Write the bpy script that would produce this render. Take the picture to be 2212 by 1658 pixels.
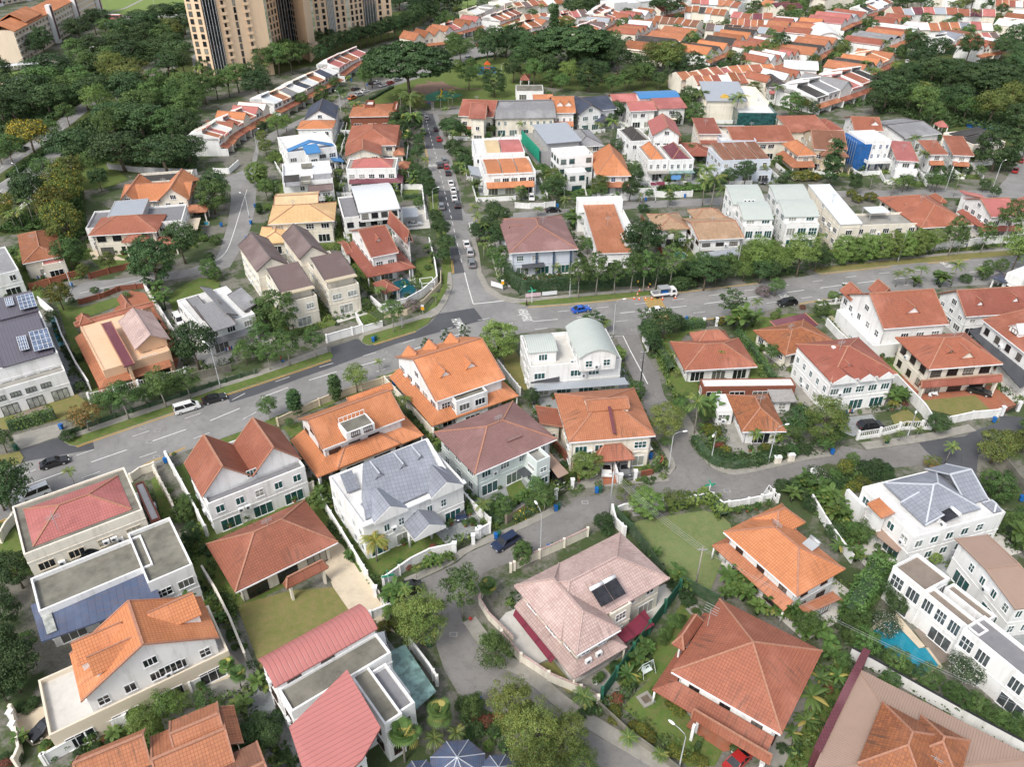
import bpy, math, random
import numpy as np
from mathutils import Vector, Matrix, noise as mnoise
# short names for the most used materials
tTer='tile_terracotta'; tOrg='tile_orange'; tBri='tile_bright'; fCon='flat_concrete'; fWhi='flat_white'; wTrim='trim_white'; wWhi='wall_white'; wCrm='wall_cream'; tRed='tile_red'; mPole='metal_pole'; fGry='flat_grey'; tMid='tile_midgrey'; wBri='wall_brickred'; tRus='tile_rusty'; tRos='tile_rose'; tGry='tile_grey'; mTerr='metal_brown'; lMid='leaf_mid'; lDk='leaf_dark'; fDk='frame_dark'; pWhi='paving_white'; rMark='road_marking'
R=math.radians
SC=bpy.context.scene; COL=SC.collection
for o in list(bpy.data.objects): bpy.data.objects.remove(o)
# ---------------------------------------------------------------- camera, world, sun, exposure
CAMH=89.0; FPX=1683.0; PITCH=R(34.3)
cam=bpy.data.cameras.new('camera'); camo=bpy.data.objects.new('camera',cam); COL.objects.link(camo)
camo.location=(0,0,CAMH); camo.rotation_euler=(R(90)-PITCH,0,0)
cam.sensor_fit='HORIZONTAL'; cam.sensor_width=36; cam.lens=36*FPX/2212.0
cam.clip_start=1; cam.clip_end=8000
SC.camera=camo
world=bpy.data.worlds.new('World'); SC.world=world; world.use_nodes=True
SUN_EL=R(50); SUN_AZ=R(215)      # azimuth clockwise from +Y: behind the camera, a little to the left
nt=world.node_tree; nt.nodes.clear()
sky=nt.nodes.new('ShaderNodeTexSky'); sky.sky_type='NISHITA'; sky.sun_disc=False
sky.sun_elevation=SUN_EL; sky.sun_rotation=SUN_AZ; sky.air_density=1.0; sky.dust_density=3.0; sky.ozone_density=1.0
hs=nt.nodes.new('ShaderNodeHueSaturation'); hs.inputs['Saturation'].default_value=0.42
bg=nt.nodes.new('ShaderNodeBackground'); bg.inputs['Strength'].default_value=0.15
wo=nt.nodes.new('ShaderNodeOutputWorld')
nt.links.new(sky.outputs[0],hs.inputs['Color']); nt.links.new(hs.outputs[0],bg.inputs[0]); nt.links.new(bg.outputs[0],wo.inputs[0])
sl=bpy.data.lights.new('sun','SUN'); sl.energy=1.5; sl.angle=R(16); sl.color=(1.0,.95,.87)
so=bpy.data.objects.new('sun',sl); COL.objects.link(so)
sd=Vector((math.sin(SUN_AZ)*math.cos(SUN_EL),math.cos(SUN_AZ)*math.cos(SUN_EL),math.sin(SUN_EL)))
so.rotation_euler=sd.to_track_quat('Z','Y').to_euler(); so.location=sd*300
SC.view_settings.view_transform='Standard'; SC.view_settings.look='None'; SC.view_settings.gamma=1
SC.view_settings.exposure=0.58
# ---------------------------------------------------------------- picture tiles -> world
TX=[0,554.1,1108.2,1657.9]; TY=[0,387.9,803.5,1242.3]
TILE=[None]
def tile(r,c=None): TILE[0]=None if r is None else (TX[c],TY[r])
def F(p):
 """a point noted on an enlarged tile of the survey sheet -> sheet units; three-tuples (x,y,'F') are already in sheet units"""
 if len(p)==3 and p[2]=='F': return (p[0],p[1])
 if TILE[0] is None: return (p[0],p[1])
 return (TILE[0][0]+p[0]/3.99, TILE[0][1]+p[1]/3.99)
cp_,sp_=math.cos(PITCH),math.sin(PITCH)
def W(p,z=0.0):
 x,y=F(p); u=x-1106.0; v=829.5-y
 d=Vector((u,FPX*cp_+v*sp_,-FPX*sp_+v*cp_)); t=(z-CAMH)/d.z
 return Vector((d.x*t,d.y*t,z))
def PR(w):
 r=Vector(w)-Vector((0,0,CAMH)); zc=r.y*cp_-r.z*sp_; yc=r.y*sp_+r.z*cp_
 return (1106+FPX*r.x/zc, 829.5-FPX*yc/zc, FPX/zc)
# ---------------------------------------------------------------- materials
MATS={}
def newmat(name):
 m=bpy.data.materials.new(name); m.use_nodes=True; n=m.node_tree
 b=n.nodes['Principled BSDF']; return m,n,b
def N(n,t,**k):
 x=n.nodes.new(t)
 for a,v in k.items():
  if a in x.inputs.keys(): x.inputs[a].default_value=v
  else: setattr(x,a,v)
 return x
def ramp(n,fac,stops):
 r=n.nodes.new('ShaderNodeValToRGB'); e=r.color_ramp.elements
 while len(e)<len(stops): e.new(0.5)
 for i,(p,c) in enumerate(stops): e[i].position=p; e[i].color=(c[0],c[1],c[2],1) if len(c)>2 else (c[0],c[0],c[0],1)
 n.links.new(fac,r.inputs[0]); return r.outputs[0]
def mix(n,fac,a,b,mode='MIX'):
 x=n.nodes.new('ShaderNodeMix'); x.data_type='RGBA'; x.blend_type=mode
 for i,v in ((0,fac),(6,a),(7,b)):
  if hasattr(v,'is_linked'): n.links.new(v,x.inputs[i])
  else: x.inputs[i].default_value=v if i==0 else (v[0],v[1],v[2],1)
 return x.outputs[2]
def nz(n,scale,detail=3,coord=None,rough=.6,sc=None):
 t=N(n,'ShaderNodeTexNoise',Scale=scale,Detail=detail,Roughness=rough)
 if coord is None: coord=n.nodes.new('ShaderNodeTexCoord').outputs['Object']
 if sc:
  mp=n.nodes.new('ShaderNodeMapping'); mp.inputs['Scale'].default_value=sc; n.links.new(coord,mp.inputs[0]); coord=mp.outputs[0]
 n.links.new(coord,t.inputs['Vector']); return t.outputs['Fac']
def bump(n,b,h,s=.4,d=.05):
 x=N(n,'ShaderNodeBump',Strength=s,Distance=d); n.links.new(h,x.inputs['Height']); n.links.new(x.outputs[0],b.inputs['Normal'])
def dark(c,k): return tuple(a*k for a in c)
def tilemat(name,c,c2=None,stain=.5,row=.42,colw=.36,moss=(.05,.045,.035)):
 m,n,b=newmat(name); c2=c2 or dark(c,.78)
 uv=n.nodes.new('ShaderNodeTexCoord').outputs['UV']
 br=N(n,'ShaderNodeTexBrick',Scale=1.0); br.offset=0; br.squash=1
 br.inputs['Color1'].default_value=(*c,1); br.inputs['Color2'].default_value=(*c2,1); br.inputs['Mortar'].default_value=(*dark(c,.42),1)
 br.inputs['Mortar Size'].default_value=.035; br.inputs['Mortar Smooth'].default_value=.6
 br.inputs['Brick Width'].default_value=colw; br.inputs['Row Height'].default_value=row; br.inputs['Bias'].default_value=-.2
 n.links.new(uv,br.inputs['Vector'])
 ob=n.nodes.new('ShaderNodeTexCoord').outputs['Object']
 a=nz(n,.35,4,ob); col=mix(n,ramp(n,a,[(.35,(0,)),(.7,(.45,))]),br.outputs['Color'],dark(c,.7))
 col=mix(n,ramp(n,nz(n,.13,3,ob),[(.48,(0,)),(.66,(.42,))]),col,tuple(min(1,v*1.25+.06) for v in c)); col=mix(n,ramp(n,nz(n,2.2,2,ob,.8),[(.6,(0,)),(.72,(.35,))]),col,dark(c,.6))
 s=nz(n,1.0,5,uv,.7,(1.6,.22,1)); s2=nz(n,.16,2,ob)
 sm=N(n,'ShaderNodeMath',operation='MULTIPLY'); n.links.new(ramp(n,s,[(.52,(0,)),(.68,(1,))]),sm.inputs[0]); n.links.new(ramp(n,s2,[(.36,(0,)),(.58,(1,))]),sm.inputs[1])
 sk=N(n,'ShaderNodeMath',operation='MULTIPLY'); n.links.new(sm.outputs[0],sk.inputs[0]); sk.inputs[1].default_value=stain
 col=mix(n,sk.outputs[0],col,moss)
 oi=n.nodes.new('ShaderNodeObjectInfo'); h=N(n,'ShaderNodeHueSaturation')
 mr=N(n,'ShaderNodeMapRange'); mr.inputs[3].default_value=.88; mr.inputs[4].default_value=1.1; n.links.new(oi.outputs['Random'],mr.inputs[0]); n.links.new(mr.outputs[0],h.inputs['Value']); n.links.new(col,h.inputs['Color'])
 n.links.new(h.outputs[0],b.inputs['Base Color']); b.inputs['Roughness'].default_value=.72
 bump(n,b,br.outputs['Fac'],-.6,.06); MATS[name]=m; return m
def plain(name,c,rough=.7,var=.12,scale=.6,dirt=0,metal=0,spec=.5,bmp=0,streak=False):
 m,n,b=newmat(name); ob=n.nodes.new('ShaderNodeTexCoord').outputs['Object']
 a=nz(n,scale,5,ob); col=mix(n,ramp(n,a,[(.3,(0,)),(.7,(1,))]),dark(c,1-var),c)
 if dirt:
  s=nz(n,1.0,6,ob,.7,(.9,.9,.12) if streak else (.45,.45,.45)); col=mix(n,ramp(n,s,[(.5,(0,)),(.72,(dirt,))]),col,dark((.22,.2,.16),1.0))
 n.links.new(col,b.inputs['Base Color']); b.inputs['Roughness'].default_value=rough; b.inputs['Metallic'].default_value=metal; b.inputs['Specular IOR Level'].default_value=spec
 if bmp: bump(n,b,nz(n,12*scale,3,ob),bmp,.03)
 MATS[name]=m; return m
def seam(name,c,w=.5,rough=.4,axis=0,dirt=.2):
 m,n,b=newmat(name); uv=n.nodes.new('ShaderNodeTexCoord').outputs['UV']
 s=n.nodes.new('ShaderNodeSeparateXYZ'); n.links.new(uv,s.inputs[0])
 d=N(n,'ShaderNodeMath',operation='DIVIDE'); n.links.new(s.outputs[axis],d.inputs[0]); d.inputs[1].default_value=w
 f=N(n,'ShaderNodeMath',operation='FRACT'); n.links.new(d.outputs[0],f.inputs[0])
 k=ramp(n,f.outputs[0],[(0,(1,)),(.14,(0,)),(.9,(0,)),(1,(1,))])
 ob=n.nodes.new('ShaderNodeTexCoord').outputs['Object']
 col=mix(n,ramp(n,nz(n,.5,5,ob),[(.35,(0,)),(.75,(dirt,))]),c,dark(c,.6))
 col=mix(n,k,col,dark(c,.62)); n.links.new(col,b.inputs['Base Color']); b.inputs['Roughness'].default_value=rough
 bump(n,b,k,.5,.05); MATS[name]=m; return m
tilemat(tOrg,(.46,.18,.088),(.38,.14,.07),.7)
tilemat(tBri,(.58,.225,.095),(.50,.18,.075),.4)
tilemat(tTer,(.36,.122,.070),(.29,.098,.058),.65)
tilemat(tRed,(.32,.10,.066),(.27,.085,.058),.45)
tilemat(tRus,(.36,.130,.052),(.20,.07,.038),1.0)
tilemat('tile_brown',(.17,.125,.118),(.17,.105,.098),.2)
tilemat('tile_mauve',(.25,.135,.125),(.21,.115,.105),.15)
tilemat('tile_maroon',(.16,.045,.06),(.125,.035,.05),.1)
tilemat('tile_pink',(.52,.385,.35),(.42,.28,.255),.5)
tilemat(tRos,(.46,.155,.14),(.41,.13,.12),.25,.5)
tilemat(tGry,(.25,.265,.31),(.205,.22,.26),.15,.7,.6)
tilemat(tMid,(.29,.29,.30),(.23,.23,.24),.3)
tilemat('tile_slate',(.085,.12,.21),(.13,.12,.16),.2,.28,.9)
tilemat('tile_darkblue',(.06,.075,.115),(.05,.06,.09),.1)
tilemat('tile_black',(.055,.05,.045),(.04,.037,.035),.5)
tilemat('tile_tan',(.45,.30,.19),(.34,.20,.11),.7)
tilemat('tile_yellow',(.72,.48,.24),(.66,.42,.19),.12)
tilemat('tile_cream',(.72,.55,.32),(.66,.5,.29),.12)
tilemat('tile_chocolate',(.24,.105,.062),(.19,.085,.05),.4)
seam('metal_rose',(.47,.175,.16),.62)
seam('metal_mint',(.46,.50,.47),.45)
seam('metal_white',(.68,.71,.74),.45)
seam('metal_grey',(.36,.39,.43),.45)
seam('metal_blue',(.06,.22,.48),.5)
seam('metal_purple',(.125,.115,.14),.6)
seam('metal_beige',(.56,.48,.34),.5)
seam('metal_dark',(.07,.075,.085),.5)
seam(mTerr,(.36,.25,.195),.30,.6)
seam('awning_maroon',(.17,.018,.04),3.0,.8)
seam('wood_deck',(.27,.22,.18),.16,.7,1,.8)
plain(wWhi,(.82,.82,.81),.75,.05,.4,.36,streak=True)
plain(wCrm,(.80,.745,.64),.75,.06,.4,.4,streak=True)
plain('wall_beige',(.62,.52,.38),.75,.08,.4,.3,streak=True)
plain('wall_salmon',(.74,.50,.33),.75,.06,.4,.2,streak=True)
plain('wall_blueish',(.60,.65,.72),.75,.05,.4,.2,streak=True)
plain('wall_grey',(.40,.40,.41),.8,.08,.4,.3,streak=True)
plain('wall_navy',(.05,.085,.15),.6,.08)
plain('wall_dark',(.05,.052,.06),.6,.1)
plain('wall_mint',(.66,.73,.71),.75,.05,.4,.2,streak=True)
plain('wall_green',(.05,.10,.045),.9,.4,1.5,.4)
plain(wBri,(.25,.085,.05),.85,.2,2)
plain('wall_condo',(.84,.62,.42),.75,.05,.3,.15,streak=True)
plain('wall_hdb',(.74,.62,.48),.75,.05,.3,.15,streak=True)
plain(wTrim,(.80,.81,.82),.6,.04,.5,.15)
plain('trim_cream',(.72,.63,.5),.6,.04)
plain('frame_brown',(.06,.03,.02),.5); plain(fDk,(.03,.03,.035),.4); plain('ridge_pale',(.44,.215,.14),.8,.3,3)
plain('ridge_light',(.5,.53,.57),.7,.1)
plain('ridge_dark',(.12,.1,.1),.8,.2,3)
plain(fCon,(.36,.35,.32),.9,.35,.5,.75,bmp=.3)
plain('flat_stained',(.24,.23,.19),.9,.6,.35,.9,bmp=.3)
plain(fWhi,(.70,.70,.69),.8,.12,.5,.35)
plain(fGry,(.22,.22,.235),.9,.2,1,.3)
plain('tin',(.42,.40,.38),.5,.25,1.2,.5,metal=.2)
plain(mPole,(.50,.52,.53),.45,.05,metal=.4)
plain('canvas_white',(.8,.8,.78),.8)
plain('leaf_pot',(.3,.1,.05),.8)
plain('bark',(.17,.135,.10),.95,.4,2,bmp=.4); plain('bark_pale',(.34,.31,.27),.9,.3,2)
plain('plastic_blue',(.01,.13,.42),.45); plain('plastic_green',(.02,.10,.06),.45); plain('plastic_orange',(.75,.13,.02),.5); plain('plastic_yellow',(.75,.45,.03),.45); plain('plastic_white',(.8,.8,.8),.45)
plain('rubber',(.02,.02,.02),.8); plain('net_blue',(.01,.13,.42),.7,.5,1.2,.3); plain('net_green',(.02,.38,.24),.7,.4,1.5)
plain('paint_white',(.74,.74,.72),.7,.12,3,.35); plain('paint_yellow',(.66,.42,.08),.7,.15,3,.35)
plain('sign_green',(.02,.35,.2),.5); plain('sign_orange',(.8,.38,.02),.5); plain('banner_pink',(.72,.55,.6),.7,.25,3); plain('banner_white',(.75,.77,.8),.7,.15,3)
plain('skin',(.35,.2,.13),.6); plain('cloth_red',(.45,.04,.03),.8); plain('cloth_blue',(.02,.1,.4),.8); plain('cloth_dark',(.02,.02,.03),.8); plain('cloth_hivis',(.7,.5,.05),.8); plain('hair',(.01,.01,.01),.7)
m,n,b=newmat('ground_base'); ob=n.nodes.new('ShaderNodeTexCoord').outputs['Object']
x_=mix(n,ramp(n,nz(n,.09,5,ob,.7),[(.46,(0,)),(.54,(1,))]),(.055,.085,.026),(.20,.19,.165)); x_=mix(n,ramp(n,nz(n,.5,6,ob,.7),[(.5,(0,)),(.8,(.8,))]),x_,(.10,.085,.055)); x_=mix(n,ramp(n,nz(n,2.5,4,ob,.7),[(.35,(.4,)),(.6,(0,))]),x_,(.03,.04,.018))
n.links.new(x_,b.inputs['Base Color']); b.inputs['Roughness'].default_value=.95; bump(n,b,nz(n,5,3,ob),.4,.08); MATS['ground_base']=m
plain('mesh_green',(.02,.12,.075),.8)
plain('pavement',(.33,.315,.28),.9,.25,.7,.55,bmp=.2)
plain('kerb',(.40,.385,.35),.9,.3,1.5,.6)
plain('paving_cream',(.62,.53,.40),.85,.12,1,.35)
plain('paving_red',(.36,.13,.07),.85,.2,1,.4)
plain('paving_grey',(.34,.36,.36),.85,.35,2.2,.35)
plain(pWhi,(.60,.58,.54),.85,.12,1,.35)
plain('soil',(.14,.11,.07),.95,.4,1,.5); plain('mulch',(.24,.155,.11),.95,.3,.6); plain('play_green',(.03,.22,.12),.8,.15); plain('play_blue',(.01,.1,.28),.8)
def asphalt(name,c,k=.5):
 m,n,b=newmat(name); ob=n.nodes.new('ShaderNodeTexCoord').outputs['Object']
 x=mix(n,ramp(n,nz(n,.11,5,ob,.65),[(.38,(0,)),(.62,(1,))]),dark(c,.80),dark(c,1.06)); x=mix(n,ramp(n,nz(n,.9,7,ob,.75),[(.5,(0,)),(.72,(k,))]),x,dark(c,.55)); x=mix(n,ramp(n,nz(n,8,3,ob),[(.3,(.3,)),(.6,(0,))]),x,dark(c,.6))
 v=N(n,'ShaderNodeTexVoronoi',Scale=.11,feature='DISTANCE_TO_EDGE'); w_=mix(n,1.0,ob,N(n,'ShaderNodeTexNoise',Scale=.3,Detail=6).outputs['Color'],'ADD'); n.links.new(w_,v.inputs['Vector'])
 cr=N(n,'ShaderNodeMath',operation='MULTIPLY'); n.links.new(ramp(n,v.outputs['Distance'],[(0,(.4,)),(.007,(0,))]),cr.inputs[0]); n.links.new(ramp(n,nz(n,.07,2,ob),[(.45,(0,)),(.55,(1,))]),cr.inputs[1]); x=mix(n,cr.outputs[0],x,dark(c,.3))
 n.links.new(x,b.inputs['Base Color']); b.inputs['Roughness'].default_value=.88; bump(n,b,nz(n,14,3,ob),.2,.02); MATS[name]=m
asphalt('asphalt',(.262,.257,.25),.6); asphalt('asphalt_old',(.225,.215,.205),.7); asphalt('asphalt_new',(.085,.088,.097),.25)
def grass(name,a,bc,c):
 m,n,b=newmat(name); ob=n.nodes.new('ShaderNodeTexCoord').outputs['Object']
 x=mix(n,ramp(n,nz(n,.22,6,ob,.65),[(.35,(0,)),(.65,(1,))]),a,bc); x=mix(n,ramp(n,nz(n,.9,5,ob,.7),[(.42,(0,)),(.68,(.9,))]),x,c)
 y=nz(n,9,3,ob); x=mix(n,ramp(n,y,[(.35,(.35,)),(.6,(0,))]),x,dark(a,.5)); n.links.new(x,b.inputs['Base Color']); b.inputs['Roughness'].default_value=.95; b.inputs['Specular IOR Level'].default_value=.15
 bump(n,b,y,.5,.08); MATS[name]=m
grass('grass',(.085,.145,.032),(.125,.19,.05),(.18,.17,.07))
grass('lawn_light',(.15,.20,.075),(.19,.24,.10),(.23,.24,.11))
grass('lawn_dry',(.17,.185,.06),(.225,.215,.08),(.27,.21,.10))
grass('grass_far',(.16,.24,.065),(.20,.28,.09),(.2,.24,.08))
grass('scrub',(.05,.085,.022),(.08,.115,.035),(.11,.10,.045))
def leafmat(name,c,c2,accent=None,amt=.1):
 m,n,b=newmat(name); at=n.nodes.new('ShaderNodeAttribute'); at.attribute_name='tone'
 x=mix(n,at.outputs['Fac'],c,c2)
 if accent:
  at2=n.nodes.new('ShaderNodeAttribute'); at2.attribute_name='acc'
  x=mix(n,ramp(n,at2.outputs['Fac'],[(1-amt-.01,(0,)),(1-amt,(1,))]),x,accent)
 oi=n.nodes.new('ShaderNodeObjectInfo'); h=N(n,'ShaderNodeHueSaturation')
 mr=N(n,'ShaderNodeMapRange'); mr.inputs[3].default_value=.484; mr.inputs[4].default_value=.512; n.links.new(oi.outputs['Random'],mr.inputs[0]); n.links.new(mr.outputs[0],h.inputs['Hue'])
 mt=N(n,'ShaderNodeMath',operation='MULTIPLY'); mt.inputs[1].default_value=7.31; n.links.new(oi.outputs['Random'],mt.inputs[0]); fr=N(n,'ShaderNodeMath',operation='FRACT'); n.links.new(mt.outputs[0],fr.inputs[0])
 mr2=N(n,'ShaderNodeMapRange'); mr2.inputs[3].default_value=.75; mr2.inputs[4].default_value=1.25; n.links.new(fr.outputs[0],mr2.inputs[0]); n.links.new(mr2.outputs[0],h.inputs['Value'])
 n.links.new(x,h.inputs['Color']); n.links.new(h.outputs[0],b.inputs['Base Color']); b.inputs['Roughness'].default_value=.6; b.inputs['Specular IOR Level'].default_value=.3
 MATS[name]=m
leafmat(lDk,(.026,.058,.020),(.062,.112,.036))
leafmat(lMid,(.046,.095,.026),(.105,.18,.048))
leafmat('leaf_light',(.085,.15,.032),(.17,.25,.065))
leafmat('leaf_bamboo',(.11,.19,.04),(.22,.31,.09))
leafmat('leaf_olive',(.060,.092,.022),(.15,.185,.045),(.20,.13,.04),.05)
leafmat('leaf_yellow',(.06,.09,.02),(.12,.15,.03),(.42,.30,.03),.13)
leafmat('leaf_fine',(.065,.11,.024),(.17,.22,.055),(.24,.17,.05),.05)
leafmat('leaf_gold',(.08,.10,.02),(.14,.15,.03),(.45,.34,.03),.34)
leafmat('leaf_orange',(.09,.09,.03),(.16,.14,.05),(.32,.15,.04),.4)
leafmat('leaf_flower',(.035,.07,.028),(.07,.11,.045),(.75,.72,.66),.16)
leafmat('leaf_purple',(.08,.12,.04),(.13,.15,.06),(.48,.26,.45),.35)
leafmat('leaf_palm',(.045,.095,.022),(.11,.18,.045),(.30,.27,.07),.12)
leafmat('leaf_yellowpalm',(.10,.15,.025),(.22,.25,.05),(.38,.30,.06),.3)
leafmat('leaf_red',(.06,.07,.03),(.1,.1,.04),(.3,.06,.05),.5)
def glass(name,c,r=.12):
 m,n,b=newmat(name); b.inputs['Base Color'].default_value=(*c,1); b.inputs['Roughness'].default_value=r; b.inputs['Specular IOR Level'].default_value=.8
 a=nz(n,.8,2); x=mix(n,ramp(n,a,[(.4,(0,)),(.6,(1,))]),dark(c,.5),c)
 if name in('glass_dark','glass_teal','glass_blue'):
  oi=n.nodes.new('ShaderNodeObjectInfo'); x=mix(n,ramp(n,oi.outputs['Random'],[(.62,(0,)),(.66,(.28,)),(.84,(.28,)),(.86,(.75,))]),x,(.42,.41,.36))
 n.links.new(x,b.inputs['Base Color']); MATS[name]=m
glass('glass_dark',(.022,.026,.032)); glass('glass_teal',(.03,.11,.11)); glass('glass_blue',(.03,.09,.22)); glass('curtain',(.46,.48,.44),.5); glass('glass_canopy',(.20,.33,.31),.2); glass('solar_blue',(.13,.18,.29),.25); glass('solar_black',(.03,.03,.035),.2); glass('glass_grey',(.10,.12,.13),.2)
m,n,b=newmat('pool_water'); b.inputs['Roughness'].default_value=.08; b.inputs['Base Color'].default_value=(.01,.23,.33,1)
n.links.new(mix(n,nz(n,1.4,3),(.008,.17,.26),(.02,.30,.40)),b.inputs['Base Color']); bump(n,b,nz(n,3,3),.15,.05); MATS['pool_water']=m
m=plain('pool_teal',(.01,.10,.13),.1)
CARM={}
def carpaint(name,c):
 m,n,b=newmat('car_'+name); b.inputs['Base Color'].default_value=(*c,1); b.inputs['Roughness'].default_value=.35; b.inputs['Coat Weight'].default_value=.8; b.inputs['Coat Roughness'].default_value=.08; CARM[name]=m
for k,c in dict(white=(.78,.78,.77),black=(.012,.012,.014),grey=(.16,.17,.18),silver=(.45,.46,.47),blue=(.01,.10,.50),navy=(.008,.02,.06),red=(.35,.02,.02),orange=(.55,.14,.03),green=(.16,.32,.04)).items(): carpaint(k,c)
glass('car_glass',(.012,.014,.017),.06)
m,n,b=newmat('lamp_glass'); b.inputs['Base Color'].default_value=(.8,.8,.8,1); MATS['lamp_glass']=m
m,n,b=newmat('tail_glass'); b.inputs['Base Color'].default_value=(.4,.02,.02,1); MATS['tail_glass']=m
# ---------------------------------------------------------------- mesh builder
class MB:
 def __init__(s): s.v=[]; s.f=[]; s.m=[]; s.sm=[]
 def poly(s,pts,m=0,sm=False):
  i=len(s.v); s.v+= [tuple(p) for p in pts]; s.f.append(tuple(range(i,i+len(pts)))); s.m.append(m); s.sm.append(sm)
 def box(s,x0,x1,y0,y1,z0,z1,m=0,bottom=True):
  i=len(s.v); s.v+=[(x0,y0,z0),(x1,y0,z0),(x1,y1,z0),(x0,y1,z0),(x0,y0,z1),(x1,y0,z1),(x1,y1,z1),(x0,y1,z1)]
  fs=[(4,5,6,7),(0,1,5,4),(1,2,6,5),(2,3,7,6),(3,0,4,7)]+([(3,2,1,0)] if bottom else [])
  for f in fs: s.f.append(tuple(i+k for k in f)); s.m.append(m); s.sm.append(False)
 def prism(s,prof,a0,a1,axis,m=0,mtop=None):
  """closed profile (p,z) swept from a0 to a1 along x (axis 0) or y (axis 1)"""
  def P(a,p,z): return (a,p,z) if axis==0 else (p,a,z)
  n=len(prof); i=len(s.v); s.v+=[P(a0,p,z) for p,z in prof]+[P(a1,p,z) for p,z in prof]
  for k in range(n): s.f.append((i+k,i+(k+1)%n,i+n+(k+1)%n,i+n+k)); s.m.append(m); s.sm.append(False)
  s.f.append(tuple(i+n-1-k for k in range(n))); s.m.append(m if mtop is None else mtop); s.sm.append(False)
  s.f.append(tuple(i+n+k for k in range(n))); s.m.append(m if mtop is None else mtop); s.sm.append(False)
 def bar(s,a,b,w,m=0,h=None):
  a=Vector(a); b=Vector(b); d=(b-a);
  if d.length<1e-4: return
  d.normalize(); up=Vector((0,0,1)) if abs(d.z)<.95 else Vector((1,0,0)); x=d.cross(up).normalized()*w/2; y=d.cross(x).normalized()*(h or w)/2
  i=len(s.v); s.v+=[tuple(a+x+y),tuple(a-x+y),tuple(a-x-y),tuple(a+x-y),tuple(b+x+y),tuple(b-x+y),tuple(b-x-y),tuple(b+x-y)]
  for f in ((0,1,2,3),(7,6,5,4),(0,4,5,1),(1,5,6,2),(2,6,7,3),(3,7,4,0)): s.f.append(tuple(i+k for k in f)); s.m.append(m); s.sm.append(False)
 def tube(s,pts,rs,n=7,m=0,cap=True):
  rings=[]
  for k,p in enumerate(pts):
   p=Vector(p); q=Vector(pts[min(k+1,len(pts)-1)])-Vector(pts[max(k-1,0)]); q.normalize()
   up=Vector((0,0,1)) if abs(q.z)<.9 else Vector((1,0,0)); x=q.cross(up).normalized(); y=q.cross(x)
   i=len(s.v); s.v+=[tuple(p+(x*math.cos(t*2*math.pi/n)+y*math.sin(t*2*math.pi/n))*rs[k]) for t in range(n)]; rings.append(i)
  for a,b in zip(rings,rings[1:]):
   for t in range(n): s.f.append((a+t,a+(t+1)%n,b+(t+1)%n,b+t)); s.m.append(m); s.sm.append(True)
  if cap:
   s.f.append(tuple(rings[0]+n-1-t for t in range(n))); s.m.append(m); s.sm.append(False)
   s.f.append(tuple(rings[-1]+t for t in range(n))); s.m.append(m); s.sm.append(False)
 def ball(s,c,rx,ry,rz,m=0,n=10,k=6):
  i=len(s.v)
  for a in range(k+1):
   ph=-math.pi/2+math.pi*a/k
   for t in range(n): s.v.append((c[0]+rx*math.cos(ph)*math.cos(t*2*math.pi/n),c[1]+ry*math.cos(ph)*math.sin(t*2*math.pi/n),c[2]+rz*math.sin(ph)))
  for a in range(k):
   for t in range(n): s.f.append((i+a*n+t,i+a*n+(t+1)%n,i+(a+1)*n+(t+1)%n,i+(a+1)*n+t)); s.m.append(m); s.sm.append(True)
 def mesh(s,name,mats):
  me=bpy.data.meshes.new(name); me.from_pydata(s.v,[],s.f); me.update()
  for mm in mats: me.materials.append(MATS[mm] if isinstance(mm,str) else mm)
  me.polygons.foreach_set('material_index',s.m); me.polygons.foreach_set('use_smooth',s.sm)
  uv=me.uv_layers.new(name='UVMap'); nv=len(me.loops); co=np.empty(len(me.vertices)*3); me.vertices.foreach_get('co',co); co=co.reshape(-1,3)
  li=np.empty(nv,dtype=np.int32); me.loops.foreach_get('vertex_index',li)
  npoly=len(me.polygons); nr=np.empty(npoly*3); me.polygons.foreach_get('normal',nr); nr=nr.reshape(-1,3); lt=np.empty(npoly,dtype=np.int32); me.polygons.foreach_get('loop_total',lt)
  nn=np.repeat(nr,lt,axis=0); h=np.hypot(nn[:,0],nn[:,1]); flat=h<1e-3; hh=np.where(flat,1,h)
  ux=np.where(flat,1,-nn[:,1]/hh); uy=np.where(flat,0,nn[:,0]/hh)
  vx=np.where(flat,0,-nn[:,2]*uy); vy=np.where(flat,1,nn[:,2]*ux); vz=np.where(flat,0,nn[:,0]*uy-nn[:,1]*ux)
  c=co[li]; U=c[:,0]*ux+c[:,1]*uy; V=c[:,0]*vx+c[:,1]*vy+c[:,2]*vz
  out=np.empty((nv,2),dtype=np.float32); out[:,0]=U; out[:,1]=-V if False else V; uv.data.foreach_set('uv',out.ravel()); return me
 def obj(s,name,mats,parent=None,loc=None,rz=0):
  if isinstance(mats,str): mats=[mats]
  o=bpy.data.objects.new(name,s.mesh(name,mats)); COL.objects.link(o)
  if parent: o.parent=parent
  if loc is not None: o.location=loc
  if rz: o.rotation_euler=(0,0,rz)
  return o
def empty(name,loc,rz=0,sc=1):
 o=bpy.data.objects.new(name,None); COL.objects.link(o); o.location=loc; o.rotation_euler=(0,0,rz); o.scale=(sc,)*3; o.empty_display_size=.5; return o
def inst(name,me,parent=None,loc=(0,0,0),rot=(0,0,0),sc=(1,1,1)):
 o=bpy.data.objects.new(name,me); COL.objects.link(o); o.parent=parent; o.location=loc; o.rotation_euler=rot; o.scale=sc; return o
REG=[]; GC=[0]; ROADS=[]; OCC=[]; HL=[]; RNAMES=('main_road','side_road','side_street','cross_street','east_road','lower_side_road','lower_street','lower_lane','dead_end','right_lane','curved_street','terrace_street','expressway','far_road','footpath','verge','driveway','lawn','playground')
def reg(o,cat,desc,zone,group=None):
 o['category']=cat; REG.append((o,desc,zone,group))
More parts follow.
